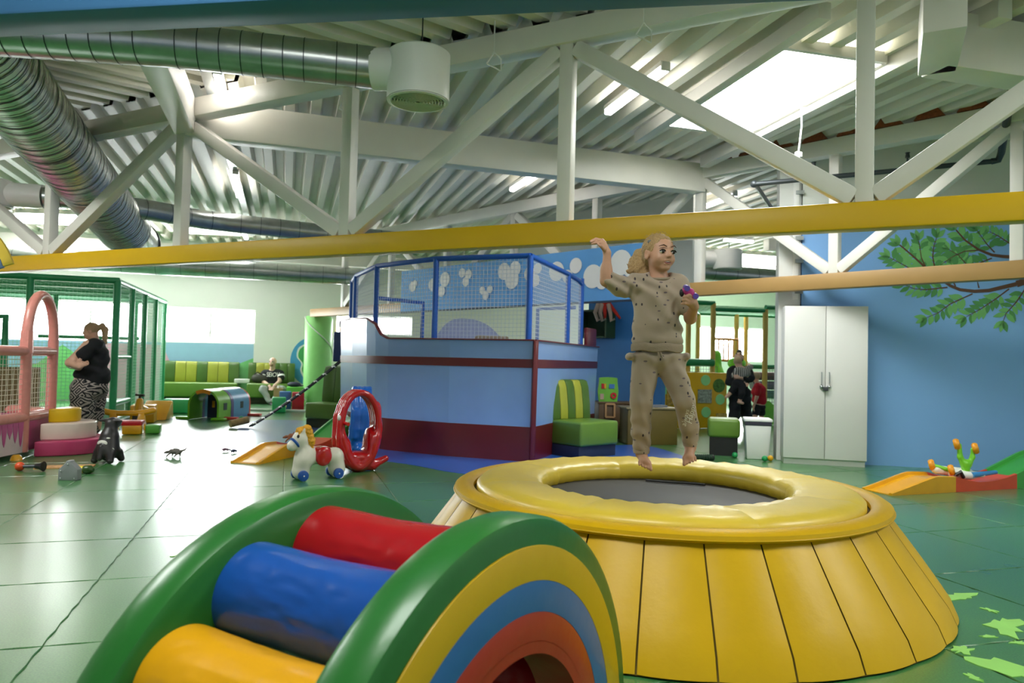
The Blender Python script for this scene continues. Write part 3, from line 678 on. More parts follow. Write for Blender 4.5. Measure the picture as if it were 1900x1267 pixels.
for i in range(8):
    q = MB(); vs = []; n = 14
    prof = [(0.735, 0.415), (0.705, 0.43), (0.692, 0.47), (0.70, 0.51), (0.73, 0.533), (0.80, 0.541), (0.90, 0.544), (1.0, 0.540), (1.05, 0.528), (1.073, 0.505), (1.075, 0.47)]
    for k in range(n + 1):
        a = 2 * PI * i / 8 + 0.2 + (2 * PI / 8) * k / n; ed = 0.006 if k in (0, n) else 0
        for jj, (r, z) in enumerate(prof):
            wz = 0.004 * math.sin(a * 37 + r * 30) if 3 < jj < 8 else 0; wr = 0.006 * math.sin(a * 61) if jj < 4 else 0
            vs.append((TC.x + (r + wr) * math.cos(a), TC.y + (r + wr) * math.sin(a), z - ed + wz))
    p = len(prof); q.add(vs, [(k * p + j, (k + 1) * p + j, (k + 1) * p + j + 1, k * p + j + 1) for k in range(n) for j in range(p - 1)])
    q.build('ring_pad', M_YVL, tr, angle=1.3)
q = MB(); q.lathe([(0.0, 0.418), (0.4, 0.422), (0.74, 0.43), (1.0, 0.43)], TC, 60); q.build('jump_mat', M_MESH, tr)
q = MB(); q.tube([(TC.x + 0.02, TC.y + 0.60, 0.437), (TC.x + 0.15, TC.y + 0.55, 0.436), (TC.x + 0.32, TC.y + 0.5, 0.437), (TC.x + 0.38, TC.y + 0.47, 0.436)], 0.008, 6); q.build('mat_strap', M_BLK, tr)

# ------------------------------------------------------------------ rainbow roller climber
def vinyl(key, c, r=0.30): return mat(key, c, r, var=0.06, vs=4, bump=0.22, bs=9, coat=0.08, spec=0.35)
V_GREEN = vinyl('green_vinyl', '246628'); V_YEL = vinyl('rainbow_yellow_vinyl', 'cda210'); V_BLUE = vinyl('rainbow_blue_vinyl', '2a649e'); V_RED = vinyl('rainbow_red_vinyl', 'a82c18')
V_ROLLR = vinyl('roller_red_vinyl', '9c1018', 0.25); V_ROLLB = vinyl('roller_blue_vinyl', '184a98', 0.25); V_ROLLY = vinyl('roller_yellow_vinyl', 'd79a12', 0.25)
RC = Vector((0.02, 1.83, 0.03)); th = 1.03
RE = Vector((math.cos(th), math.sin(th), 0)); RN = Vector((math.sin(th), -math.cos(th), 0))
rc = thing('roller_climber', 'soft rainbow roller climber with padded arches and three coloured rolls', 'soft climber', (RC.x, RC.y, 0))
def half_ring(q, r0, r1, o0, o1, bev=0.0, n=56):
    a0, a1 = -0.04, PI + 0.04; prof = [(r0, o0), (r1 - bev, o0), (r1 - bev * 0.3, o0 + bev * 0.3), (r1, o0 + bev), (r1, o1 - bev), (r1 - bev * 0.3, o1 - bev * 0.3), (r1 - bev, o1), (r0, o1)]
    if bev == 0: prof = [(r0, o0), (r1, o0), (r1, o1), (r0, o1)]
    vs = []; p = len(prof)
    for k in range(n + 1):
        a = a0 + (a1 - a0) * k / n
        for r, o in prof: vs.append(RC + RE * (r * math.cos(a)) + RN * o + Vector((0, 0, r * math.sin(a))))
    fs = [(k * p + j, (k + 1) * p + j, (k + 1) * p + (j + 1) % p, k * p + (j + 1) % p) for k in range(n) for j in range(p)]
    q.add(vs, fs + [tuple(range(p)), tuple(n * p + j for j in range(p))])
for o0, o1, sgn in ((-0.13, 0.0, 1), (-0.78, -0.65, -1)):
    q = MB(); half_ring(q, 0.44, 0.775, o0, o1, 0.028); ap = q.build('arch_panel', V_GREEN, rc)
    f = o1 if sgn > 0 else o0
    for r0, r1, m_ in ((0.61, 0.70, V_YEL), (0.53, 0.61, V_BLUE), (0.455, 0.53, V_RED)):
        q = MB(); half_ring(q, r0, r1, min(f, f + sgn * 0.006), max(f, f + sgn * 0.006), 0.0025); q.build('rainbow_band', m_, ap)
    q = MB(); half_ring(q, 0.425, 0.457, o0 - 0.004, o1 + 0.006); q.build('inner_lining', V_RED, ap)
for ang, m_, n_ in ((90, V_ROLLR, 'red roll'), (115, V_ROLLB, 'blue roll'), (140, V_ROLLY, 'yellow roll'), (38, V_ROLLR, 'red roll'), (12, V_ROLLR, 'red roll'), (165, V_GREEN, 'green roll')):
    a = rad(ang); c = RC + RE * (0.60 * math.cos(a)) + Vector((0, 0, 0.60 * math.sin(a)))
    q = MB(); pts = []; rs = []
    for k in range(57):
        t = k / 56; o = -0.66 + 0.54 * t; pts.append(c + RN * o); rs.append(0.13 * (1 - 0.05 * math.sin(PI * t) ** 2) if 0 < k < 56 else 0.112)
    q.tube(pts, rs, n=80)
    ro = q.build('roll', m_, rc); ro['label'] = n_
    for v in ro.data.vertices:               # creased vinyl
        d = v.co - c; ax_ = d.dot(RN); rad_ = d - RN * ax_; a_ = math.atan2(rad_.z, rad_.dot(RE)); e_ = max(0.0, math.sin(PI * min(1, max(0, (ax_ + 0.66) / 0.54))))
        w1 = mnoise.noise(Vector((ax_ * 5 + a_ * 1.6, a_ * 2.2, ang))); w2 = abs(mnoise.noise(Vector((ax_ * 7 - a_ * 3.0, a_ * 3.5 + ax_ * 3, ang + 7))))
        v.co += rad_.normalized() * e_ * (0.003 * w1 - 0.006 * max(0.0, 0.22 - w2) * (1.0 if math.sin(a_) < 0.8 else 0.35) / 0.22 * 0.6)

# ------------------------------------------------------------------ ship
M_HULL = mat('hull_light_blue', '86a9dd', 0.28, var=0.05, vs=2, coat=0.3)
M_HRED = mat('hull_dark_red', '6a1a22', 0.35, var=0.08, vs=3, coat=0.2)
M_CAGE = mat('blue_padded_tube', '1556b4', 0.45, var=0.06, vs=20, bump=0.1, bs=60)
M_NETW = mat('white_net', 'd4dbe6', 0.7, var=0)
ship = thing('play_ship', 'light blue play ship with dark red stripes and blue netted cage on top', 'play ship', (-0.6, 10.5, 0))
HP = [(0.26, 8.76), (-0.77, 9.12), (-1.60, 9.58), (-1.70, 9.67), (-1.80, 9.77), (-1.95, 9.95), (-2.25, 10.45), (-2.58, 11.2), (-3.0, 12.9), (-2.7, 13.6), (0.0, 13.2), (0.85, 12.5), (1.31, 11.5)]
def flare(p, z):                             # the hull leans out slightly towards the top
    c = Vector((-0.6, 11.6)); d = (Vector(p) - c); return Vector(p) + d.normalized() * (0.05 * z / 1.46)
def hull_z(i): return [1.46, 1.46, 1.465, 1.51, 1.66, 1.74, 1.76, 1.76, 1.74, 1.6, 1.5, 1.5, 1.46][i]
nH = len(HP)
def hull_band(name, z0, z1, m_, out, idx, parent=ship):
    q = MB()
    for i in idx:
        j = (i + 1) % nH; vs = []
        za, zb = (hull_z(i), hull_z(j)) if z1 is None else (z1, z1)
        for p, zt in ((HP[i], za), (HP[j], zb)):
            for z in (z0, zt):
                f = flare(p, z); c = Vector((-0.6, 11.6)); d = (Vector(p) - c).normalized() * out; vs.append((f.x + d.x, f.y + d.y, z))
        vi = [(v[0] - (v[0] + 0.6) * 0.02, v[1] - (v[1] - 11.6) * 0.02, v[2]) for v in vs]
        q.add(vs + vi, [(0, 2, 3, 1), (4, 5, 7, 6), (1, 3, 7, 5), (0, 4, 6, 2)])
    return q.build(name, m_, parent, angle=0.9)
allh = list(range(nH))
for i in allh:
    pn = hull_band('hull_panel', 0.40, None, M_HULL, 0.0, [i])
hull_band('bottom_band', 0.0, 0.42, M_HRED, 0.006, allh)
hull_band('stripe', 1.13, 1.235, M_HRED, 0.008, allh)
# top capping rail with the swooping bow
q = MB(); cap_pts = [(flare(HP[i], hull_z(i)), hull_z(i)) for i in (12, 0, 1, 2, 3, 4, 5, 6, 7, 8)]
for (a, za), (b, zb) in zip(cap_pts, cap_pts[1:]): q.beam((a.x, a.y, za + 0.004), (b.x, b.y, zb + 0.004), 0.055, 0.018)
q.build('capping_rail', M_HRED, ship, bevel=0.004)
q = MB(); f0, f1 = flare(HP[0], 0), flare(HP[0], 1.46); q.beam((f0.x + 0.01, f0.y - 0.01, 0.0), (f1.x + 0.01, f1.y - 0.01, 1.46), 0.06, 0.06); q.build('stem_post', M_HRED, ship, bevel=0.008)
q = MB(); q.box((1.22, 11.35, 1.60), (0.06, 0.5, 0.3), -0.4); q.build('stern_board', M_HRED, ship, bevel=0.02)
q = MB(); q.add([(p[0] * 0.96 - 0.03, p[1] * 0.96 + 0.46, 1.30) for p in HP], [tuple(range(nH))]); q.build('deck', M_HULL, ship, smooth=False)
q = MB(); q.box((-2.86, 12.3, 1.38), (0.3, 0.25, 0.5), 0.2); q.build('boarding_step', mat('navy_vinyl', '1c3566', 0.4), ship, bevel=0.02)
CP = [(1.05, 11.15), (0.20, 8.86), (-1.0, 9.34), (-1.92, 10.2), (-2.48, 11.45), (-2.72, 12.3), (-2.85, 12.9)]
ct = 2.50
q = MB(); q.tube([(x, y, ct) for x, y in CP[1:]], 0.034, 12); q.tube([(CP[1][0], CP[1][1], ct), (0.79, 10.45, ct - 0.02), (0.98, 10.95, ct - 0.05), (1.06, 11.2, ct - 0.10)], 0.034, 12); q.build('top_rail', M_CAGE, ship)
for x, y in CP + [(0.79, 10.45)]:
    q = MB(); q.tube([(x, y, 1.40), (x, y, ct)], 0.038 if (x, y) != (-2.72, 12.3) else 0.05, 12); q.build('cage_post', M_CAGE, ship)
for a, b in (((-1.0, 9.34, 2.02), (-1.92, 10.2, 2.02)),):
    pass
q = MB(); q.tube([(-1.92, 10.2, 2.05), (-1.35, 10.9, 2.05), (-1.35, 10.9, 1.4)], 0.03, 10); q.build('inner_frame', M_CAGE, ship)
q = MB(); q.tube([(0.95, 11.1, 2.05), (0.4, 11.6, 2.05), (0.4, 11.6, 1.35)], 0.03, 10); q.build('inner_frame', M_CAGE, ship)
for a, b in list(zip(CP, CP[1:])):
    q = MB(); L = (Vector(b) - Vector(a)).length; net_wires(q, (a[0], a[1], 1.47), (b[0] - a[0], b[1] - a[1], 0), (0, 0, 1.02), int(L / 0.05), 20, 0.0028)
    q.build('net', M_NETW, ship, smooth=False)['kind'] = 'stuff'
# cushions lying on the ship's deck
for (x, y, z, w_, h_, c, l) in ((-0.45, 10.6, 1.34, 0.8, 0.12, 'b59a78', 'beige bolster lying inside the ship cage'), (-0.3, 10.7, 1.47, 0.5, 0.1, '8f8270', 'brown bolster stacked on the beige one in the ship')):
    q = MB(); q.box((x, y, z + h_ / 2), (w_, 0.25, h_), 0.15); tag(q.build('bolster', mat('bolster_' + c, c, 0.7), None, bevel=0.04, seg=3), l, 'bolster')
q = MB(); q.prism(smooth_loop([(-0.55, 0), (-0.5, 0.3), (-0.25, 0.5), (0.15, 0.48), (0.45, 0.3), (0.6, 0.0)]), frame4((-0.75, 12.7, 1.42), (1, 0.1, 0), (0, 0, 1)), 0.03)
tag(q.build('elephant_board', mat('lavender_board', 'aab2d4', 0.7), None), 'pale lavender rounded board standing behind the ship net', 'board')

# rope ladder from the ship down to the floor
e = thing('rope_ladder', 'black rope ladder with silver clips slanting from ship to floor', 'rope ladder', (-4.25, 11.95, 0))
A, B = Vector((-2.62, 11.55, 1.24)), Vector((-4.3, 12.05, 0.03)); sd = Vector((0.1, -0.1, 0.02))
def ropept(t): return A + (B - A) * t + Vector((0, 0, -0.06 * math.sin(PI * t)))
for s_ in (0, 1):
    q = MB(); q.tube([ropept(k / 20) + sd * (0.55 * s_) for k in range(21)], 0.016, 8); q.build('rope', M_BLK, e)
for k in range(11):
    p = ropept(0.05 + k * 0.09); q = MB(); q.tube([p - sd * 0.1, p + sd * 0.65], 0.017, 8); q.build('clip', M_WHT, e)
q = MB(); q.tube([(-4.62, 12.05, 0.06), (-4.40, 12.25, 0.12)], 0.06, 12); tag(q.build('wooden_log', mat('log_wood', 'a88a58', 0.7, var=0.2, vs=20), None), 'short wooden roll on the floor at the foot of the rope ladder', 'wooden roll')

# ------------------------------------------------------------------ booth benches
V_DG = mat('olive_green_vinyl', '4a6b26', 0.40, var=0.05, bump=0.05, bs=30, coat=0.1); V_LIME = mat('lime_stripe_vinyl', 'a3a636', 0.42, var=0.05, coat=0.1); V_MG = mat('mid_green_vinyl', '64872f', 0.40, var=0.05, coat=0.1); M_NAVY = mat('dark_navy_base', '23304a', 0.6)
M_DBASE = mat('dark_olive_base', '2c3318', 0.7)
def booth(name, label, W, D, loc, rz, hb=0.98, hs=0.46, stripes=(0, 1, 1, 0, 1, 1, 0), base=None, group=None, back=True):
    """local frame: x along the seat, y towards the front (-y is the back)"""
    e = thing(name, label, 'bench', (0, 0, 0), group)
    q = MB(); q.box((0, 0.03, 0.075), (W * 0.97, D * 0.9, 0.15)); q.build('plinth', base or M_NAVY, e, bevel=0.005)
    q = MB(); q.box((0, 0.0 if not back else 0.04, 0.15 + (hs - 0.15) / 2), (W, D, hs - 0.15)); q.build('seat', V_MG, e, bevel=0.035, seg=3)
    if back:
        n = len(stripes); bw_ = W / n
        q = MB(); q.box((0, -D / 2 + 0.01, 0.15 + (hb - 0.15) / 2), (W, 0.09, hb - 0.15)); q.build('back_shell', V_DG, e, bevel=0.03, seg=3)
        for i, s_ in enumerate(stripes):
            q = MB(); prof = [(-D / 2 + 0.05, hs), (-D / 2 + 0.16, hs), (-D / 2 + 0.15, hs + 0.18), (-D / 2 + 0.115, hb - 0.1), (-D / 2 + 0.08, hb - 0.02), (-D / 2 + 0.04, hb)]
            q.prism(prof, frame4((-W / 2 + bw_ * i + 0.002, 0, 0), (0, 1, 0), (0, 0, 1)), bw_ - 0.004); q.build('back_channel', V_LIME if s_ else V_DG, e, bevel=0.012)
    e.location = loc; e.rotation_euler = (0, 0, rz); return e
# local +y (front) must point to the world direction given by rz
def face(d): return math.atan2(d[1], d[0]) - PI / 2
booth('booth_bench', 'striped green booth bench against the hull of the ship', 0.72, 0.62, (0.93, 9.62, 0), face((0.66, -0.75)), stripes=(0, 1, 0, 1, 0))
booth('booth_bench', 'long striped green sofa at the back wall left of the seated man', 1.75, 0.62, tuple(bw(0.98, 0, 0.42)), math.atan2(-U.y, -U.x), hb=1.02, hs=0.5, stripes=(0, 1, 1, 0, 1, 1, 0), base=M_DBASE)
booth('booth_bench', 'striped green sofa at the back wall with a man on it', 1.15, 0.66, tuple(bw(2.65, 0, 0.44)), math.atan2(-U.y, -U.x), hb=1.02, hs=0.5, stripes=(0, 0, 0, 1, 1, 0), base=M_DBASE)
booth('booth_bench', 'dark green bench left of the ship behind the slide', 0.72, 0.6, (-3.05, 12.62, 0), face((-0.35, -0.94)), hb=1.05, hs=0.42, stripes=(0, 0, 0), base=M_DBASE)
q = MB(); q.box((2.94, 10.05, 0.125), (0.36, 0.4, 0.25), -0.25); e = thing('pouf', 'small olive pouf beside the white rubbish bin', 'pouf', (2.94, 10.05, 0)); q.build('base', M_BLK, e)
q = MB(); q.box((2.94, 10.05, 0.37), (0.42, 0.46, 0.25), -0.25); q.build('cushion', V_MG, e, bevel=0.04, seg=3)

# ------------------------------------------------------------------ cabinet and bin
M_CAB = mat('white_melamine', 'e2e0dc', 0.4, var=0.015, vs=2)
cb = thing('cabinet', 'tall white two door cabinet standing before the blue wall', 'cabinet', tuple(rw(-0.62, 0, 0.2)))
def cbx(name, s, z, off, d, m_, par=cb, bev=0.003):
    q = MB(); q.box(rw(s, z, off), d, rzR); return q.build(name, m_, par, bevel=bev)
cbx('carcass', -0.575, 1.03, 0.16, (0.97, 0.30, 1.92), M_CAB); cbx('plinth', -0.575, 0.04, 0.15, (0.95, 0.28, 0.08), M_CAB)
for sx in (-0.82, -0.33):
    d = cbx('door', sx, 1.035, 0.322, (0.482, 0.018, 1.91), M_CAB)
    hx = -0.575 + (0.045 if sx > -0.5 else -0.045)
    q = MB(); q.tube([rw(hx, 1.02, 0.355), rw(hx, 1.16, 0.355)], 0.006, 8); q.tube([rw(hx, 1.02, 0.33), rw(hx, 1.02, 0.358)], 0.005, 8); q.tube([rw(hx, 1.16, 0.33), rw(hx, 1.16, 0.358)], 0.005, 8); q.build('handle', M_GALV, d)
    q = MB(); q.ball(rw(hx, 0.98, 0.34), 0.022); q.build('lock_knob', M_GALV, d)
q = MB(); q.box(rw(-0.575, 0.955, 0.36), (0.06, 0.03, 0.05), rzR); q.build('padlock', M_DGREY, cb, bevel=0.006)
bn = thing('rubbish_bin', 'white rubbish bin with black liner beside the cabinet', 'bin', (3.22, 9.62, 0))
def taper_box(q, c, w0, d0, w1, d1, z0, z1, rz):
    R = Matrix.Rotation(rz, 3, 'Z'); vs = []
    for w_, d_, z in ((w0, d0, z0), (w1, d1, z1)):
        for a, b in ((-1, -1), (1, -1), (1, 1), (-1, 1)): vs.append(Vector((c[0], c[1], z)) + R @ Vector((a * w_ / 2, b * d_ / 2, 0)))
    q.add(vs, [(3, 2, 1, 0), (4, 5, 6, 7), (0, 1, 5, 4), (1, 2, 6, 5), (2, 3, 7, 6), (3, 0, 4, 7)])
q = MB(); taper_box(q, (3.27, 9.66), 0.27, 0.27, 0.33, 0.33, 0, 0.48, -0.22); q.build('tub', M_WHT, bn, bevel=0.015)
q = MB(); taper_box(q, (3.27, 9.66), 0.335, 0.335, 0.34, 0.34, 0.44, 0.50, -0.22); q.build('liner', mat('bin_liner', '3a3748', 0.3, bump=0.6, bs=25), bn, bevel=0.01)
q = MB(); taper_box(q, (3.27, 9.66), 0.36, 0.36, 0.345, 0.345, 0.495, 0.535, -0.22); q.build('lid', M_WHT, bn, bevel=0.012)
M_BG = mat('green_ball_plastic', '1f9a55', 0.3); M_BY = mat('yellow_ball_plastic', 'e0a514', 0.3); M_BB = mat('blue_ball_plastic', '2a6fc0', 0.3)
for x, y, m_, l, r in ((2.98, 9.65, M_BG, 'small green ball on the floor left of the bin', 0.038), (3.27, 9.35, M_BG, 'small green ball in front of the bin', 0.038), (3.36, 9.4, M_BY, 'small yellow ball touching the green one by the bin', 0.038), (-5.33, 9.35, M_BB, 'small blue ball right of the black hopper toy', 0.06), (-5.73, 9.75, M_BB, 'small blue ball left of the black hopper toy', 0.045), (-4.86, 13.2, M_BG, 'tiny green ball beside the play tunnel', 0.05)):
    q = MB(); q.ball((x, y, r), r); tag(q.build('play_ball', m_, None), l, 'ball')

# ------------------------------------------------------------------ wavy ride-on slides
HX = [0, 0.3, 0.45, 0.6, 0.86, 1.0, 1.2, 1.4, 1.6, 1.76, 2.0, 2.3, 2.6, 2.9]; HZ = [0.02, 0.09, 0.13, 0.165, 0.15, 0.115, 0.085, 0.09, 0.115, 0.15, 0.23, 0.33, 0.38, 0.38]
def wave_slide(label, cols, loc, rz, W=0.36, segs=((0, 0.86), (0.86, 1.76), (1.76, 2.7))):
    e = thing('ramp_slide', label, 'slide', (0, 0, 0))
    for (s0, s1), m_ in zip(segs, cols):
        n = 16; xs = [s0 + (s1 - s0) * k / n for k in range(n + 1)]; zs = [float(np.interp(x, HX, HZ)) for x in xs]
        for k in range(1, n): zs[k] = (zs[k] * 2 + zs[k - 1] + zs[k + 1]) / 4
        sec = lambda z: [(-W / 2, 0), (-W / 2, z), (-W / 2 + 0.03, z + 0.004), (-W / 2 + 0.045, max(z - 0.028, 0.008)), (W / 2 - 0.045, max(z - 0.028, 0.008)), (W / 2 - 0.03, z + 0.004), (W / 2, z), (W / 2, 0)]
        vs = []
        for x, z in zip(xs, zs): vs += [(x, a, b) for a, b in sec(z)]
        q = MB(); q.add(vs, [(k * 8 + j, (k + 1) * 8 + j, (k + 1) * 8 + (j + 1) % 8, k * 8 + (j + 1) % 8) for k in range(n) for j in range(8)] + [tuple(range(8)), tuple(n * 8 + j for j in range(8))])
        q.build('ramp_section', m_, e, angle=0.6)
    e.location = loc; e.rotation_euler = (0, 0, rz); return e
P_YEL = mat('yellow_slide_plastic', 'e0a012', 0.3, coat=0.2); P_ORG = mat('orange_slide_plastic', 'd8481c', 0.3, coat=0.2); P_GRN = mat('green_slide_plastic', '3da23c', 0.3, coat=0.2)
wave_slide('wavy yellow orange and green ramp slide beside the blue wall', (P_YEL, P_ORG, P_GRN), (3.62, 7.19, 0), math.atan2(0.36, 0.93))
wave_slide('wavy yellow red and green ramp slide behind the toy horse', (P_YEL, P_ORG, P_GRN), (-2.93, 8.1, 0), math.atan2(1.0, 0.25))
# overturned ride-on car
P_LIME = mat('lime_plastic', '7fd433', 0.35); P_ORW = mat('orange_wheel_plastic', 'e09418', 0.4, var=0.1, vs=40)
e = thing('ride_on_toy', 'overturned white and blue ride-on toy with lime forks and orange wheels', 'ride-on toy', (4.6, 7.55, 0.12))
blob('car_body', [cap((4.42, 7.56, 0.19), (4.78, 7.62, 0.15), 0.045, 0.055, 0.03), cap((4.55, 7.5, 0.15), (4.9, 7.56, 0.15), 0.035, 0.03, 0.03), ell((4.72, 7.58, 0.14), (0.12, 0.1, 0.05), 0.03)], 0.012, M_WHT, e)
q = MB(); q.tube([(4.75, 7.5, 0.15), (5.08, 7.62, 0.17)], [0.03, 0.02], 10); q.build('blue_seat', mat('sky_plastic', '3f8fd0', 0.35), e)
q = MB(); q.tube([(4.56, 7.46, 0.15), (4.6, 7.44, 0.19), (4.64, 7.46, 0.13)], 0.02, 8); q.build('black_guard', M_BLK, e)
blob('fork', [cap((4.72, 7.55, 0.16), (4.72, 7.55, 0.26), 0.035, 0.045, 0.03), cap((4.70, 7.55, 0.25), (4.66, 7.55, 0.33), 0.035, 0.025, 0.02), cap((4.66, 7.55, 0.33), (4.65, 7.55, 0.45), 0.025, 0.022, 0.02), cap((4.75, 7.55, 0.25), (4.79, 7.55, 0.33), 0.03, 0.022, 0.02), cap((4.79, 7.55, 0.33), (4.79, 7.55, 0.41), 0.022, 0.02, 0.02)], 0.008, P_LIME, e)
q = MB(); q.tube([(4.37, 7.56, 0.235), (4.53, 7.52, 0.195)], 0.022, 10); q.build('rear_axle', P_LIME, e)
for x, y, z in ((4.63, 7.56, 0.456), (4.81, 7.54, 0.42), (4.385, 7.58, 0.235), (4.54, 7.5, 0.195)):
    M = Matrix.Rotation(-0.5, 3, 'Z') @ Matrix.Rotation(PI / 2 - 0.25, 3, 'Y')
    q = MB(); q.lathe([(0.012, -0.025), (0.045, -0.028), (0.058, -0.012), (0.058, 0.012), (0.045, 0.028), (0.012, 0.025)], (x, y, z), 20, M); wq = q.build('wheel', P_ORW, e)
    q = MB(); q.lathe([(0.0, -0.032), (0.014, -0.03), (0.014, 0.03), (0, 0.032)], (x, y, z), 12, M); q.build('hub', P_LIME, wq)
# ------------------------------------------------------------------ toys near the ship
M_CREAM = mat('cream_toy_plastic', 'ddd6c6', 0.32, var=0.04, coat=0.15); M_TRED = mat('red_toy_plastic', 'b80f16', 0.22, var=0.03, coat=0.4); M_TBLU = mat('blue_toy_plastic', '1c4f9e', 0.35); M_GOLD = mat('golden_mane', 'd99a1c', 0.6, var=0.25, vs=60)
def finish(e, loc, rz): e.location = loc; e.rotation_euler = (0, 0, rz); return e
h = thing('toy_horse', 'cream toy horse on blue wheels with yellow mane and red saddle', 'toy horse')
blob('horse_body', [cap((0.17, 0, 0.09), (0.16, 0, 0.22), 0.085, 0.075, 0.04), cap((0.15, 0.03, 0.2), (0.1, 0, 0.26), 0.075, 0.07, 0.05), cap((-0.2, 0, 0.09), (-0.18, 0, 0.2), 0.085, 0.08, 0.04), cap((-0.17, 0, 0.22), (0.1, 0, 0.215), 0.075, 0.07, 0.05),
                    cap((0.13, 0, 0.24), (0.16, 0, 0.37), 0.075, 0.062, 0.04), ell((0.18, 0, 0.41), (0.075, 0.066, 0.075), 0.03), cap((0.2, 0, 0.39), (0.265, 0, 0.335), 0.055, 0.05, 0.03), cap((0.17, 0.04, 0.46), (0.165, 0.055, 0.5), 0.02, 0.01, 0.01), cap((0.17, -0.04, 0.46), (0.165, -0.055, 0.5), 0.02, 0.01, 0.01)], 0.009, M_CREAM, h)
blob('mane', [cap((0.2, 0, 0.478), (0.13, 0, 0.492), 0.034, 0.042, 0.02), cap((0.12, 0.02, 0.485), (0.09, 0.035, 0.38), 0.044, 0.038, 0.02), cap((0.09, 0.035, 0.38), (0.08, 0.03, 0.29), 0.038, 0.02, 0.02), cap((0.2, 0.03, 0.48), (0.22, 0.05, 0.43), 0.018, 0.008, 0.01), cap((0.19, -0.03, 0.48), (0.2, -0.06, 0.42), 0.02, 0.01, 0.01)], 0.008, M_GOLD, h, warp=lambda X: 0.004 * np.sin(X[:, 2] * 160 + X[:, 1] * 90))
blob('saddle', [ell((-0.03, 0, 0.28), (0.10, 0.09, 0.04), 0.02), ell((-0.03, 0.072, 0.225), (0.085, 0.03, 0.095), 0.02), ell((-0.03, -0.072, 0.225), (0.085, 0.03, 0.095), 0.02)], 0.008, M_TRED, h)
q = MB(); q.lathe([(0.056, -0.014), (0.066, 0.0), (0.056, 0.014)], (0.236, 0, 0.362), 20, Matrix.Rotation(2.25, 3, 'Y')); q.build('halter', M_TBLU, h)
for s_ in (-1, 1):
    q = MB(); q.ball((0.225, s_ * 0.052, 0.43), (0.014, 0.01, 0.018), 10, 7); q.build('eye', M_BLK, h)
for x in (0.18, -0.18):
    for s_ in (-1, 1):
        M = Matrix.Rotation(PI / 2, 3, 'X'); q = MB(); q.lathe([(0.0, -0.02), (0.03, -0.022), (0.05, -0.016), (0.053, 0.0), (0.05, 0.016), (0.03, 0.022), (0, 0.02)], (x, s_ * 0.095, 0.053), 20, M); wq = q.build('wheel', M_TBLU, h)
        q = MB(); q.ball((x, s_ * 0.118, 0.053), 0.008, 8, 6); q.build('axle_cap', M_WHT, wq)
finish(h, (-1.89, 7.22, 0), math.atan2(-0.6, -0.8))
def rocker(label, m, scale=1.0):
    e = thing('rocker_toy', label, 'rocking toy'); pr = []
    n = 30
    for dy in (-0.085, -0.03, 0.03, 0.085):
        P = [(0.20 * math.cos(2 * PI * k / n) * (1 + 0.10 * math.sin(2 * PI * k / n)), dy, 0.45 + 0.385 * math.sin(2 * PI * k / n)) for k in range(n + 1)]
        R = [0.034 if math.sin(2 * PI * k / n) > -0.2 else 0.05 for k in range(n + 1)]
        pr += [cap(P[k], P[k + 1], R[k], R[k + 1], 0.004 if k else 0.02) for k in range(n)]
    pr += [cap((-0.2, 0, 0.14), (0.02, 0, 0.055), 0.06, 0.055, 0.05), cap((0.02, 0, 0.055), (0.18, 0, 0.06), 0.055, 0.05, 0.05), cap((0.18, 0, 0.06), (0.33, 0, 0.12), 0.05, 0.035, 0.04), ell((0, 0, 0.16), (0.17, 0.12, 0.06), 0.05),
           ell((0.215, 0, 0.62), (0.04, 0.09, 0.12), 0.03), ell((0.225, 0, 0.46), (0.045, 0.10, 0.12), 0.03), cap((-0.215, -0.07, 0.28), (-0.21, -0.07, 0.58), 0.03, 0.03, 0.03), cap((-0.215, 0.07, 0.28), (-0.21, 0.07, 0.58), 0.03, 0.03, 0.03), ell((0.13, 0, 0.3), (0.05, 0.12, 0.16), 0.05), ell((-0.13, 0, 0.26), (0.05, 0.12, 0.12), 0.05)]
    if scale != 1: pr = [(p[0], p[1] * scale, p[2] * scale) + ((p[3] * scale, p[4] * scale) if p[0] == 'c' else (p[3], p[4])) + (p[5],) for p in pr]
    blob('shell', pr, 0.011, m, e)
    return e
r1 = rocker('shiny red ring shaped rocking toy beside the ship', M_TRED)
for z in (0.5,):
    q = MB(); q.tube([(-0.17, -0.2, 0.52), (-0.17, 0.2, 0.52)], 0.02, 10); q.build('hand_grip', M_TRED, r1)
q = MB(); q.ball((-0.235, -0.10, 0.58), (0.02, 0.02, 0.03), 10, 8); q.build('eye', M_WHT, r1)
finish(r1, (-1.62, 7.75, 0), 0.55)
r2 = rocker('blue rocking toy standing between the red one and the ship', mat('bright_blue_toy', '0f5fbe', 0.3, coat=0.2), 1.0)
finish(r2, (-1.78, 8.72, 0), 1.75)

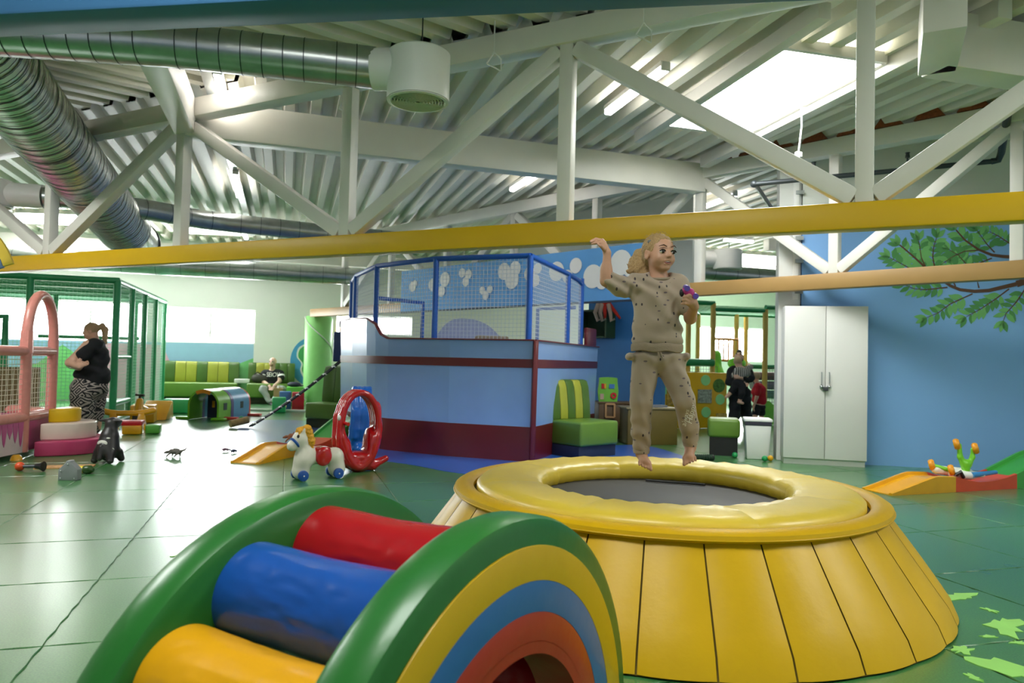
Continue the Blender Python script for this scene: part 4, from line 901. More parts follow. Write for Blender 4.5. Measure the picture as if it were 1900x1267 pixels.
# small toys on the floor
M_DINO = mat('grey_dinosaur', '5a554e', 0.6, var=0.2, vs=60); M_DINO2 = mat('rust_dinosaur', '9a5a34', 0.6, var=0.25, vs=60)
def dino(label, m, loc, rz, sc=1.0):
    pts = [cap((-0.05, 0, 0.06), (0.05, 0, 0.065), 0.028, 0.03, 0.015), cap((0.05, 0, 0.065), (0.11, 0, 0.055), 0.02, 0.014, 0.012), cap((0.11, 0, 0.055), (0.145, 0, 0.045), 0.018, 0.01, 0.008), cap((-0.05, 0, 0.065), (-0.12, 0, 0.09), 0.018, 0.009, 0.012), cap((-0.12, 0, 0.09), (-0.16, 0, 0.13), 0.009, 0.004, 0.008)]
    for x, s_ in ((0.05, 1), (0.05, -1), (-0.05, 1), (-0.05, -1)):
        pts += [cap((x, s_ * 0.02, 0.05), (x + 0.02, s_ * 0.045, 0.025), 0.012, 0.009, 0.01), cap((x + 0.02, s_ * 0.045, 0.025), (x + 0.03, s_ * 0.05, 0.006), 0.009, 0.007, 0.006)]
    for k in range(4): pts.append(cap((0.02 - k * 0.02, 0, 0.09), (0.015 - k * 0.022, 0, 0.125 - abs(k - 1) * 0.01), 0.009, 0.003, 0.006))
    pts = [(p[0], p[1] * sc, p[2] * sc, p[3] * sc, p[4] * sc, p[5]) for p in pts]
    e = blob('toy_dinosaur', pts, 0.005 * max(sc, 0.6), m); tag(e, label, 'toy dinosaur'); e.location = loc; e.rotation_euler = (0, 0, rz)
dino('grey toy dinosaur alone on the shiny floor', M_DINO, (-3.87, 8.47, 0), PI * 0.93)
dino('rust brown toy dinosaur lying beside the left ramp slide', M_DINO2, (-3.0, 10.2, 0), PI * 0.9, 1.3)
dino('tiny dark toy dinosaur on the floor before the ramp slide', mat('plum_toy', '5a3a4a', 0.5), (-3.52, 9.05, 0), 0.4, 0.45)
dino('tiny navy toy dinosaur nearer the ramp slide', mat('navy_toy', '2f3550', 0.5), (-3.38, 8.95, 0), 1.2, 0.45)
# black and white bouncing cow
M_COW = mat('black_rubber_cow', '231f1f', 0.42, var=0.1); M_HOOF = mat('white_rubber_patch', 'd8d5cc', 0.5)
c = thing('hopper_cow', 'black and white rubber hopper cow seen from behind', 'hopper toy')
blob('cow_body', [cap((0, 0, 0.145), (0.02, 0, 0.27), 0.122, 0.095, 0.05), cap((0.03, 0, 0.3), (0.05, 0, 0.42), 0.07, 0.062, 0.04), ell((0.09, 0, 0.42), (0.1, 0.06, 0.06), 0.03)] +
     [cap((x, s_ * 0.07, 0.1), (x * 1.3, s_ * 0.09, 0.035), 0.05, 0.036, 0.03) for x in (-0.06, 0.08) for s_ in (-1, 1)] + [cap((0.04, s_ * 0.05, 0.455), (0.03, s_ * 0.125, 0.45), 0.022, 0.014, 0.015) for s_ in (-1, 1)] + [cap((-0.11, 0, 0.18), (-0.13, 0, 0.06), 0.022, 0.03, 0.02)], 0.009, M_COW, c)
for y, z, r in ((0.0, 0.22, 0.06), (-0.075, 0.15, 0.05), (0.08, 0.15, 0.04), (-0.05, 0.27, 0.02)):
    rs_ = 0.122 - 0.216 * max(0.0, z - 0.145); x = 0.012 - math.sqrt(max(0.0004, rs_ ** 2 - y * y)) + 0.003
    q = MB(); q.ball((x, y, z), (0.008, r, r * 0.5), 14, 8, Matrix.Rotation(math.atan2(y, x - 0.012) - PI if y >= 0 else math.atan2(y, x - 0.012) + PI, 3, 'Z')); q.build('white_patch', M_HOOF, c)
for s_ in (-1, 1):
    q = MB(); q.ball((-0.082, s_ * 0.092, 0.03), (0.036, 0.036, 0.03), 10, 8); q.build('hoof', M_COW, c)
finish(c, (-4.37, 7.95, 0), 1.45)
# grey house block, hammer, bottle, board
q = MB(); q.prism([(-0.085, 0), (0.085, 0), (0.085, 0.10), (0.022, 0.165), (0.018, 0.182), (-0.018, 0.182), (-0.022, 0.165), (-0.085, 0.10)], frame4((-4.09, 6.78, 0), (0.98, 0.1, 0), (0, 0, 1)), -0.09)
e = thing('house_block', 'grey house shaped plastic block on the floor', 'toy block', (-4.09, 6.78, 0)); q.build('block', mat('grey_block', '8d8d8f', 0.5), e, bevel=0.006)
for x, z in ((-0.06, 0.02), (0.06, 0.02), (0.0, 0.15), (-0.06, 0.09)):
    q = MB(); q.ball((-4.09 + x, 6.775 + x * 0.1, z), (0.006, 0.004, 0.006), 8, 6); q.build('rivet', M_GALV, e)
e = thing('toy_plunger', 'toy with orange ball and black cup joined by a rod', 'toy', (-4.75, 7.25, 0))
q = MB(); q.ball((-4.85, 7.25, 0.045), 0.045); q.build('orange_ball', mat('orange_ball', 'c9461c', 0.4), e)
q = MB(); q.tube([(-4.82, 7.25, 0.045), (-4.68, 7.26, 0.05)], 0.018, 10); q.build('rod', M_DGREY, e)
q = MB(); q.tube([(-4.70, 7.26, 0.05), (-4.66, 7.26, 0.05), (-4.62, 7.26, 0.05)], [0.025, 0.03, 0.05], 14); q.build('cup', M_BLK, e)
e = thing('toy_bottle', 'yellow and dark green toy bottle lying by the grey block', 'toy bottle', (-4.18, 7.22, 0))
q = MB(); q.tube([(-4.28, 7.2, 0.03), (-4.24, 7.2, 0.03)], 0.018, 12); q.build('nozzle', P_ORW, e)
q = MB(); q.tube([(-4.245, 7.2, 0.036), (-4.235, 7.2, 0.036), (-4.185, 7.2, 0.038), (-4.18, 7.2, 0.036)], [0.025, 0.035, 0.037, 0.03], 14); q.build('collar', mat('lemon_plastic', 'e0c81c', 0.4), e)
q = MB(); q.tube([(-4.182, 7.2, 0.038), (-4.17, 7.2, 0.04), (-4.12, 7.2, 0.04), (-4.09, 7.2, 0.035)], [0.036, 0.041, 0.041, 0.02], 14); q.build('bottle_body', mat('bottle_green', '2f4a1c', 0.3), e)
q = MB(); q.box((-4.58, 7.55, 0.006), (0.52, 0.2, 0.012), 0.35); tag(q.build('puzzle_board', mat('printed_board', 'b98a58', 0.6, var=0.45, vs=40), None), 'flat printed wooden board on the floor behind the grey block', 'board')
q = MB(); q.prism(smooth_loop([(0, 0), (0.1, 0.03), (0.2, 0.02), (0.22, 0.08), (0.1, 0.1), (0.0, 0.07)], 3), frame4((-4.95, 6.6, 0.001), (1, 0, 0), (0, 1, 0)), 0.02); tag(q.build('toy_leaf', mat('dark_brown_toy', '3a2a22', 0.6), None), 'dark brown flat toy at the left picture edge', 'toy')
e = thing('bristle_roll', 'dark green bristly roll on the floor behind the trampoline', 'toy roll', (2.45, 9.28, 0))
q = MB(); pts = [(2.33 + 0.26 * k / 20, 9.27 + 0.03 * k / 20, 0.042) for k in range(21)]; q.tube(pts, [0.032 + 0.01 * (k % 2) for k in range(21)], 12); q.build('segments', mat('dark_green_bristle', '16301f', 0.6, var=0.3, vs=80), e, angle=1.2)
for x in (2.325, 2.595):
    q = MB(); q.ball((x, 9.27 + (x - 2.33) * 0.11, 0.042), (0.02, 0.04, 0.04), 12, 8); q.build('end_disc', M_BLK, e)

# ------------------------------------------------------------------ cake steps and pink play pen
M_PINKT = mat('pink_padded_tube', 'd98d82', 0.32, var=0.07, vs=15, bump=0.15, bs=25, coat=0.2)
for k, (r, z0, z1, c, l) in enumerate(((0.53, 0.0, 0.17, 'b23a62', 'deep pink lowest tier of the round soft step'), (0.41, 0.17, 0.36, 'd9c4b8', 'cream middle tier of the round soft step'), (0.24, 0.36, 0.52, 'd9ae10', 'yellow top tier of the round soft step'))):
    poly = [(r * math.cos(a), r * math.sin(a)) for a in [-PI / 2 + PI * i / 30 for i in range(31)]]
    q = MB(); q.prism(poly, frame4((-5.42, 8.75, z0), (0.99, 0.12, 0), (-0.12, 0.99, 0)), z1 - z0); tag(q.build('soft_step', vinyl('step_' + c, c, 0.35), None, bevel=0.018, seg=3), l, 'soft step', 'tiers of the round soft step')
pen = thing('play_pen', 'pink padded play pen with an arched entrance and flame skirt', 'play pen', (-5.8, 8.2, 0))
P0, P1, P2, P3, P4 = (-5.40, 6.9), (-5.50, 8.25), (-5.62, 8.92), (-7.3, 9.75), (-7.6, 7.2)
q = MB(); c0 = Vector((P1[0], P1[1], 0)); c1 = Vector((P2[0], P2[1], 0)); pts = []
for k in range(25):
    t = k / 24; a = PI * t; p = c0 + (c1 - c0) * (0.5 - 0.5 * math.cos(a)); pts.append((p.x, p.y, 1.28 + 0.57 * math.sin(a) ** 0.8))
q.tube(pts, 0.055, 14); q.build('arch', M_PINKT, pen)
for p in (P1, P2):
    q = MB(); q.tube([(p[0], p[1], 0.05), (p[0], p[1], 1.32)], 0.058, 14); q.build('post', M_PINKT, pen)
q = MB(); q.tube([(P1[0], P1[1], 1.16), (P1[0] - 0.005, P1[1] + 0.01, 1.42)], [0.068, 0.064], 8); q.build('pad_sleeve', M_PINKT, pen)
for a, b in ((P0, P1), (P1, P2), (P2, P3), (P3, P4)):
    for z, r in ((1.19, 0.055), (0.44, 0.06)):
        q = MB(); q.tube([(*a, z), (*b, z)], r, 12); q.build('rail', M_PINKT, pen)
for p in (P3, P4):
    q = MB(); q.tube([(*p, 0.02), (*p, 1.2)], 0.055, 12); q.build('post', M_PINKT, pen)
M_NETC = mat('cream_net', 'd6d2bd', 0.7, var=0)
for a, b, z1 in ((P0, P1, 1.15), (P1, P2, 1.10)):
    q = MB(); L = (Vector(b) - Vector(a)).length; net_wires(q, (*a, 0.48), (b[0] - a[0], b[1] - a[1], 0), (0, 0, z1 - 0.48), int(L / 0.052), int((z1 - 0.48) / 0.055), 0.0032, 0.012); q.build('net', M_NETC, pen, smooth=False)['kind'] = 'stuff'
M_SKIRT = mat('skirt_white_vinyl', 'd9c9c9', 0.35, var=0.06, coat=0.2); M_FLAME = mat('flame_pink_print', 'c2568e', 0.35, var=0.15, vs=6, coat=0.2)
q = MB(); sl = []
for x, y in ((P0[0], P0[1]), (P1[0], P1[1])): sl += [(x + 0.03, y, 0.05), (x + 0.03, y, 0.43), (x - 0.03, y, 0.43), (x - 0.03, y, 0.05)]
q.add(sl, [(0, 4, 5, 1), (1, 5, 6, 2), (2, 6, 7, 3), (3, 7, 4, 0), (0, 1, 2, 3), (4, 7, 6, 5)]); sk = q.build('skirt', M_SKIRT, pen)
dP = (Vector(P1) - Vector(P0)).normalized()
for i in range(13):
    s_ = 0.06 + i * 0.1; hh = 0.16 + 0.10 * ((i * 37) % 5) / 4; wd = 0.05
    poly = [(-wd, 0.37), (-wd * 0.9, 0.25), (-wd * 0.4, 0.37 - hh), (0, 0.36 - hh - 0.03), (wd * 0.35, 0.37 - hh), (wd * 0.8, 0.25), (wd, 0.37)]
    o = Vector((P0[0] + 0.031 + dP.x * s_, P0[1] + dP.y * s_, 0.05)); q = MB(); q.prism(poly, frame4(o, (dP.x, dP.y, 0), (0, 0, 1)), 0.004); q.build('flame_print', M_FLAME, sk, smooth=False)
q = MB(); q.box(((P1[0] + P2[0]) / 2 + 0.02, (P1[1] + P2[1]) / 2, 0.24), (0.03, 0.62, 0.36), 0.17); q.build('magenta_skirt', mat('magenta_vinyl', 'b23a72', 0.35), pen)
q = MB(); q.beam((-6.05, 9.35, 0.52), (-7.6, 9.0, 0.52), 0.06, 0.92); q.build('olive_panel', mat('olive_brown_panel', '4d451c', 0.6), pen)
q = MB(); q.add([(*P0, 0.4), (*P1, 0.4), (*P2, 0.4), (*P3, 0.4), (*P4, 0.4)], [(0, 1, 2, 3, 4)]); q.build('floor_pad', M_FLAME, pen)
q = MB(); q.lathe([(0.06, 0), (0.05, 0.04), (0.03, 0.06), (0, 0.06)], (-5.36, 7.95, 0), 14); tag(q.build('yellow_cone_foot', P_YEL, None), 'small yellow plastic foot under the pink pen', 'foot')

# ------------------------------------------------------------------ green netted cage
M_GT = mat('green_padded_tube', '1f8a55', 0.42, var=0.06, vs=15, bump=0.1, bs=50); M_NETG = mat('green_net', '8fc4a5', 0.7, var=0)
K0 = Vector((-6.65, 12.2, 0)); cg = thing('netted_cage', 'tall green framed play cage with nets at the left', 'play cage', tuple(K0))
def kp(s_, d, z): p = K0 - U * s_ + V * d; return Vector((p.x, p.y, z))
def ktube(a, b, r, name='rail'):
    q = MB(); q.tube([a, b], r, 12); return q.build(name, M_GT, cg)
for s_ in (0, 1.27, 2.54, 3.8): ktube(kp(s_, 0, 0), kp(s_, 0, 2.4), 0.055, 'post')
for d in (1.25, 2.5, 3.75, 5.0): ktube(kp(0, d, 0), kp(0, d, 2.4), 0.05, 'post')
for d in (1.25, 2.5, 3.75, 5.0): ktube(kp(0, d, 2.4), kp(3.8, d, 2.4), 0.045)
ktube(kp(-0.03, 0, 2.4), kp(3.8, 0, 2.4), 0.055); ktube(kp(0, -0.03, 2.4), kp(0, 5.0, 2.4), 0.05)
ktube(kp(0, 0, 1.12), kp(0, 1.25, 1.12), 0.035); ktube(kp(0, 0, 0.34), kp(0, 1.25, 0.34), 0.05); ktube(kp(0, 0, 0.06), kp(0, 5, 0.06), 0.06)
ktube(kp(0.3, 3.75, 1.5), kp(2.2, 3.75, 1.5), 0.04); ktube(kp(1.9, 3.75, 0), kp(1.9, 3.75, 2.4), 0.05, 'post'); ktube(kp(0.6, 5.0, 0), kp(0.6, 5.0, 2.4), 0.045, 'post')
q = MB(); a, b = kp(1.5, -0.3, 1.72), kp(2.9, -0.3, 1.72); q.tube([b, a, kp(1.5, -0.3, 0.0)], 0.055, 12); q.build('low_frame', M_GT, cg)
for (a, du, n1) in ((kp(0, 0, 0.05), -U * 3.8, 64), (kp(0, 0, 0.05), V * 5.0, 84)):
    q = MB(); net_wires(q, a, du, (0, 0, 2.33), n1, 40, 0.0030); q.build('net', M_NETG, cg, smooth=False)['kind'] = 'stuff'
q = MB(); net_wires(q, kp(0, 0, 2.38), -U * 3.8, V * 5.0, 24, 30, 0.003); q.build('roof_net', M_NETG, cg, smooth=False)['kind'] = 'stuff'
q = MB(); p = kp(0.35, 0.7, 0.18); q.box(p, (0.6, 1.0, 0.36), math.atan2(U.y, U.x)); q.build('foam_step', mat('mint_foam', 'a9d8c0', 0.5), cg, bevel=0.02)

# ------------------------------------------------------------------ toys in front of the cage
P_YP = mat('golden_plastic', 'dfa010', 0.35, coat=0.15); P_RED = mat('red_box_plastic', 'c01624', 0.35); P_GB = mat('green_box_plastic', '58a83e', 0.35); P_MINT = mat('mint_green_plastic', '42c778', 0.3); P_BLU = mat('blue_box_plastic', '3d77bd', 0.35)
e = thing('balance_bench', 'low yellow plastic balance bench in front of the green cage', 'balance bench', (-5.95, 11.3, 0))
blob('bench_beam', [cap((-6.25, 11.15, 0.30), (-6.1, 11.22, 0.26), 0.05, 0.045, 0.03), cap((-6.1, 11.22, 0.26), (-5.75, 11.38, 0.26), 0.045, 0.045, 0.03), cap((-5.75, 11.38, 0.26), (-5.6, 11.45, 0.3), 0.045, 0.05, 0.03)], 0.015, P_YP, e)
for x, y in ((-6.1, 11.22), (-5.75, 11.38)):
    q = MB(); taper_box(q, (x, y), 0.16, 0.2, 0.08, 0.12, 0, 0.26, 0.4); q.build('foot', P_YP, e, bevel=0.01)
e = thing('balance_bike', 'small yellow and black toddler bike seen from the front', 'toddler bike', (-6.1, 12.0, 0))
q = MB(); M = Matrix.Rotation(0.35, 3, 'Z') @ Matrix.Rotation(PI / 2, 3, 'Y'); q.lathe([(0.05, -0.04), (0.10, -0.045), (0.115, 0), (0.10, 0.045), (0.05, 0.04)], (-6.1, 11.9, 0.115), 22, M); q.build('tyre', M_BLK, e)
q = MB(); q.lathe([(0.0, -0.03), (0.06, -0.048), (0.06, 0.048), (0, 0.03)], (-6.1, 11.9, 0.115), 18, M); q.build('wheel_disc', P_YP, e)
blob('bike_body', [cap((-6.1, 11.95, 0.2), (-6.1, 12.0, 0.40), 0.075, 0.06, 0.03), cap((-6.1, 12.0, 0.3), (-6.12, 12.25, 0.25), 0.05, 0.05, 0.03)], 0.014, P_YP, e)
q = MB(); q.tube([(-6.1, 12.0, 0.40), (-6.1, 12.0, 0.5), (-6.17, 12.0, 0.51)], 0.022, 8); q.tube([(-6.1, 12.0, 0.5), (-6.03, 12.0, 0.5)], 0.022, 8); q.build('handlebar', M_BLK, e)
q = MB(); q.box((-6.1, 11.93, 0.2), (0.2, 0.12, 0.06), 0.35); q.build('fork', M_BLK, e, bevel=0.015)
q = MB(); q.box((-6.37, 12.68, 0.15), (0.38, 0.4, 0.30), 0.35); tag(q.build('foam_cube', P_YP, None, bevel=0.02), 'yellow soft cube between the toddler bike and the wedge', 'soft cube')
q = MB(); q.prism([(0, 0), (0.55, 0), (0.5, 0.32), (0.42, 0.33)], frame4((-6.62, 13.0, 0), (-0.2, 0.98, 0), (0, 0, 1)), 0.45); tag(q.build('foam_wedge', P_YP, None, bevel=0.02), 'yellow soft wedge sloping beside the play tunnel', 'soft wedge')
e = thing('sand_table', 'low red yellow and green toy boat on the floor by the cow', 'toy boat', (-5.6, 10.7, 0))
for c_, d_, m_, n_ in (((-5.55, 10.75, 0.07), (0.26, 0.22, 0.13), P_YP, 'yellow_hull'), ((-5.60, 10.78, 0.165), (0.34, 0.26, 0.07), P_RED, 'red_tray'), ((-5.33, 10.92, 0.07), (0.2, 0.2, 0.13), P_GB, 'green_box')):
    q = MB(); q.box(c_, d_, 0.3); q.build(n_, m_, e, bevel=0.02)
q = MB(); q.ball((-5.22, 9.2, 0.06), 0.06); e = thing('wheel_ball', 'small black and white ball right of the hopper cow', 'ball', (-5.22, 9.2, 0)); q.build('white_ball', M_WHT, e)
q = MB(); q.lathe([(0.055, -0.02), (0.063, 0), (0.055, 0.02)], (-5.22, 9.2, 0.06), 16, Matrix.Rotation(1.0, 3, 'Y')); q.build('black_band', M_BLK, e)
for c_, d_, m_, n_, l in (((-4.95, 15.6, 0.16), (0.28, 0.3, 0.32), P_MINT, 'toy_box', 'mint green box right of the play tunnel'), ((-4.78, 16.4, 0.2), (0.26, 0.3, 0.4), P_RED, 'toy_box', 'red box behind the mint green box'), ((-5.13, 16.6, 0.2), (0.26, 0.3, 0.4), P_BLU, 'toy_box', 'blue box between mint and red boxes'), ((-6.75, 14.9, 0.14), (0.6, 0.4, 0.28), P_MINT, 'toy_box', 'wide mint green box left of the play tunnel')):
    q = MB(); q.box(c_, d_, 0.3); tag(q.build(n_, m_, None, bevel=0.02), l, 'box')
q = MB(); q.prism([(0, 0), (0.75, 0), (0.75, 0.05), (0.45, 0.12), (0.15, 0.28), (0, 0.3)], frame4((-6.75, 16.0, 0), (-0.45, -0.21, 0), (0, 0, 1)), 0.4); tag(q.build('foam_ramp', mat('sage_foam', '8fb79f', 0.4), None, bevel=0.01), 'long sage green foam ramp behind the yellow wedge', 'soft ramp')
# play tunnel
tn = thing('play_tunnel', 'plastic play tunnel of green purple blue and red arches', 'play tunnel')
def arch_shell(name, y0, y1, m_, r=0.30, t=0.035, wide=1.0):
    q = MB(); n = 18; vs = []
    for y in (y0, y1):
        for rr in (r, r - t):
            pts = [(-rr * wide, 0)] + [(-rr * wide * math.cos(PI * k / n), 0.27 + (rr - 0.01) * math.sin(PI * k / n)) for k in range(n + 1)] + [(rr * wide, 0)]
            vs += [(x, y, z) for x, z in pts]
    k = n + 3; fs = []
    for i in range(k - 1):
        fs += [(i, i + 1, 2 * k + i + 1, 2 * k + i), (k + i, 3 * k + i, 3 * k + i + 1, k + i + 1), (i, k + i, k + i + 1, i + 1), (2 * k + i, 2 * k + i + 1, 3 * k + i + 1, 3 * k + i)]
    q.add(vs, fs); return q.build(name, m_, tn)
for y0, y1, c_, n_ in ((0.0, 0.46, '74b82e', 'green_arch'), (0.46, 0.56, '5b4a8e', 'purple_arch'), (0.56, 1.2, '5f9fd0', 'blue_arch'), (1.2, 1.27, 'd8403a', 'red_arch')):
    sec = arch_shell(n_, y0, y1 - 0.004, mat('tunnel_' + n_, c_, 0.3, coat=0.2), 0.30 if 'e_arch' not in n_ else 0.305)
    if y1 - y0 > 0.3:
        q = MB(); q.box((0.298, (y0 + y1) / 2, 0.24), (0.02, 0.12, 0.13)); q.build('window', mat('tunnel_window', '20303a', 0.4), sec)
        q = MB(); q.box((-0.298, (y0 + y1) / 2, 0.24), (0.02, 0.12, 0.13)); q.build('window', mat('tunnel_window', '20303a', 0.4), sec)
q = MB(); poly = [(0.29 * math.cos(PI * (0.33 + 0.34 * k / 10)), 0.27 + 0.285 * math.sin(PI * (0.33 + 0.34 * k / 10))) for k in range(11)] + [(0.23 * math.cos(PI * (0.67 - 0.34 * k / 10)), 0.27 + 0.22 * math.sin(PI * (0.67 - 0.34 * k / 10))) for k in range(11)]
q.prism(poly, frame4((0, -0.004, 0), (1, 0, 0), (0, 0, 1)), 0.02); q.build('orange_sign', mat('orange_sign', 'e08a1c', 0.4), tn)
q = MB(); q.box((-0.06, 0.5, 0.22), (0.24, 0.03, 0.44)); q.build('navy_door', mat('navy_door', '1c2240', 0.4), tn)
q = MB(); q.box((-0.06, 0.482, 0.26), (0.05, 0.01, 0.12)); q.build('door_sign', P_YP, tn)
for x, y, c_ in ((-0.4, 0.05, '74b82e'), (0.32, -0.03, '74b82e'), (0.42, 0.25, 'd8403a'), (0.42, 1.2, 'd8403a')):
    q = MB(); q.box((x, y, 0.025), (0.26, 0.12, 0.05)); q.build('base_foot', mat('foot_' + c_, c_, 0.4), tn, bevel=0.015)
finish(tn, (-5.62, 13.35, 0), -0.10)

# ------------------------------------------------------------------ column, bags, bits along the back wall
col = thing('round_column', 'light green round column with a white spiral rope', 'column', (-4.87, 18.3, 0), kind='structure')
q = MB(); q.lathe([(0.34, 0), (0.34, 2.16), (0.31, 2.22), (0, 2.22)], (-4.87, 18.3, 0), 36); q.build('shaft', mat('column_green', '8fd47a', 0.45, var=0.03), col)
q = MB(); q.tube([(-4.87 + 0.35 * math.cos(a), 18.3 + 0.35 * math.sin(a), 2.2 - 2.1 * k / 40) for k in range(41) for a in [3.6 + 2.2 * PI * k / 40]], 0.014, 6); q.build('rope', M_WHT, col)
q = MB(); q.box(tuple(bw(4.55, 1.72, 0.05)), (0.42, 0.05, 0.6), math.atan2(U.y, U.x)); tag(q.build('yellow_poster', P_YP, None), 'yellow panel on the back wall beside the column', 'panel')
q = MB(); q.box((-5.25, 17.75, 0.23), (0.4, 0.4, 0.46), 0.3); tag(q.build('green_cube', mat('bright_green_cube', '5fb93a', 0.5), None, bevel=0.02), 'bright green cube between paper bag and column', 'cube')
e = thing('paper_bag', 'brown paper bag on the floor beside the seated man', 'paper bag', (-5.6, 17.8, 0)); q = MB(); taper_box(q, (-5.68, 17.8), 0.2, 0.14, 0.22, 0.12, 0, 0.42, 0.3); q.build('bag_body', mat('kraft_paper', 'b8936a', 0.8, var=0.1, bump=0.2, bs=15), e)
q = MB(); q.tube([(-5.73, 17.77, 0.42), (-5.68, 17.77, 0.5), (-5.64, 17.79, 0.42)], 0.008, 6); q.build('handle', mat('kraft_paper', None), e)
M_BAG = mat('dark_olive_bag', '3a3a30', 0.7, bump=0.3, bs=20); M_BAG2 = mat('navy_bag', '262a40', 0.7, bump=0.3, bs=20)
bp = bw(2.35, 0.5, 0.42)
e = thing('backpack', 'dark olive backpack on the sofa left of the man', 'backpack', tuple(bp)); blob('bag_body', [ell((bp.x, bp.y, 0.62), (0.19, 0.13, 0.13), 0.04), ell((bp.x + 0.12, bp.y, 0.60), (0.12, 0.1, 0.1), 0.04)], 0.02, M_BAG, e)
q = MB(); q.tube([(bp.x - 0.1, bp.y - 0.05, 0.72), (bp.x, bp.y - 0.12, 0.78), (bp.x + 0.1, bp.y - 0.05, 0.72)], 0.014, 6); q.build('strap', M_BLK, e)
e = blob('shoulder_bag', [ell((-5.28, 17.75, 0.52), (0.17, 0.1, 0.065), 0.03), cap((-5.2, 17.72, 0.5), (-5.05, 17.7, 0.49), 0.03, 0.02, 0.02)], 0.02, M_BAG2); tag(e, 'dark navy bag lying on the green cube', 'bag')
q = MB(); q.box(tuple(bw(1.95, 0.55, 0.5)), (0.36, 0.25, 0.1), 0.3); tag(q.build('white_carton', M_WHT, None, bevel=0.01), 'flat white carton on the seat between the two sofas', 'carton')
q = MB(); q.box((-4.9, 15.9, 0.02), (3.2, 0.12, 0.04), 0.02); tag(q.build('floor_threshold', M_WHT, None), 'long white threshold strip across the floor before the column', 'threshold')
e = thing('toy_duck', 'small yellow toy duck on the white threshold strip', 'toy duck', (-4.95, 15.78, 0.04)); blob('duck_body', [ell((-4.95, 15.9, 0.11), (0.07, 0.06, 0.06), 0.03), ell((-4.96, 15.86, 0.2), 0.045, 0.02), cap((-4.95, 15.9, 0.06), (-4.95, 15.9, 0.09), 0.03, 0.03, 0.02)], 0.012, P_YP, e)
q = MB(); q.ball((-4.97, 15.815, 0.195), (0.02, 0.025, 0.01), 8, 6); q.build('beak', P_ORW, e)

# ------------------------------------------------------------------ right rear: shelf, plush, kitchen, counters
M_SHELF = mat('dark_green_shelf', '2f4a2c', 0.6)
e = thing('wall_shelf', 'dark green open box shelf on the deep blue partition', 'shelf', tuple(pw(0.25, 1.65, 0.15)))
for s_, z, d_ in ((0.25, 1.68, (0.62, 0.28, 0.03)), (0.25, 2.16, (0.62, 0.28, 0.03)), (-0.05, 1.92, (0.03, 0.28, 0.5)), (0.55, 1.92, (0.03, 0.28, 0.5)), (0.25, 1.92, (0.6, 0.02, 0.5))):
    q = MB(); q.box(pw(s_, z, 0.14 if d_[1] > 0.1 else 0.02), d_, rzP); q.build('shelf_board', M_SHELF, e)
b0 = pw(0.45, 2.2, 0.2); RP = mat('red_plush', 'c22a1c', 0.8, bump=0.3, bs=80); GP = mat('beige_plush', 'c2a896', 0.85, bump=0.3, bs=80)
e = thing('plush_octopus', 'red and beige plush octopus draped over the green shelf', 'plush toy', tuple(b0)); blob('octopus_body', [ell((b0.x, b0.y, b0.z + 0.1), (0.13, 0.12, 0.11), 0.03)] + [cap((b0.x + 0.05 * k, b0.y - 0.1, b0.z + 0.04), (b0.x + 0.13 * k, b0.y - 0.18, b0.z - 0.18 - 0.04 * (k % 2)), 0.04, 0.025, 0.03) for k in (0, 2)], 0.015, RP, e)
for k in (-2, -1, 1):
    q = MB(); q.tube([(b0.x + 0.06 * k, b0.y - 0.12, b0.z + 0.06), (b0.x + 0.09 * k, b0.y - 0.2, b0.z - 0.1), (b0.x + 0.08 * k + 0.03, b0.y - 0.2, b0.z - 0.24), (b0.x + 0.08 * k + 0.09, b0.y - 0.2, b0.z - 0.2)], [0.04, 0.035, 0.03, 0.02], 8); q.build('tentacle', GP, e)
M_BROWN = mat('brown_laminate', '5c4326', 0.5, var=0.06); M_BROWN2 = mat('olive_brown_laminate', '6b5a24', 0.5, var=0.06)
e = thing('brown_counter', 'dark brown play counter behind the booth bench', 'counter', (1.75, 11.9, 0)); q = MB(); q.box((1.78, 11.95, 0.28), (0.76, 0.4, 0.56), 0.1); q.build('body', M_BROWN, e, bevel=0.006); q = MB(); q.box((1.78, 11.95, 0.575), (0.8, 0.44, 0.03), 0.1); q.build('top', M_BROWN, e, bevel=0.006)
q = MB()
for a, b in (((-0.07, 0.35), (0.07, 0.35)), ((-0.07, 0.56), (0.07, 0.56)), ((-0.07, 0.35), (-0.07, 0.56)), ((0.07, 0.35), (0.07, 0.56))): q.beam((1.6 + a[0], 11.7, a[1]), (1.6 + b[0], 11.7, b[1]), 0.03, 0.03, (0, 1, 0.01))
q.build('wooden_frame', mat('light_wood', 'b58a5c', 0.6), e)
e = thing('olive_counter', 'olive brown play counter behind the jumping girl', 'counter', (2.2, 11.2, 0)); q = MB(); q.box((2.12, 11.2, 0.265), (0.78, 0.42, 0.53), 0.15); q.build('body', M_BROWN2, e, bevel=0.006); q = MB(); q.box((2.12, 11.2, 0.545), (0.84, 0.46, 0.025), 0.15); q.build('top', mat('counter_top', '8a7c58', 0.4), e, bevel=0.005)
q = MB(); q.box((2.25, 11.2, 0.575), (0.26, 0.18, 0.03), 0.3); tag(q.build('picture_book', mat('grey_book', '7a7f86', 0.5), None), 'grey book lying on the olive brown counter', 'book')
P_KG = mat('kitchen_green', '6fb53a', 0.45); e = thing('toy_shop', 'green toy shop panel with red till on the brown counter', 'toy shop', (1.55, 11.95, 0.59))
q = MB(); q.prism(smooth_loop([(-0.15, 0), (0.15, 0), (0.15, 0.33), (0.12, 0.39), (-0.12, 0.39), (-0.15, 0.33)], 2), frame4((1.58, 11.9, 0.59), (1, 0.1, 0), (0, 0, 1)), 0.05); q.build('panel', P_KG, e)
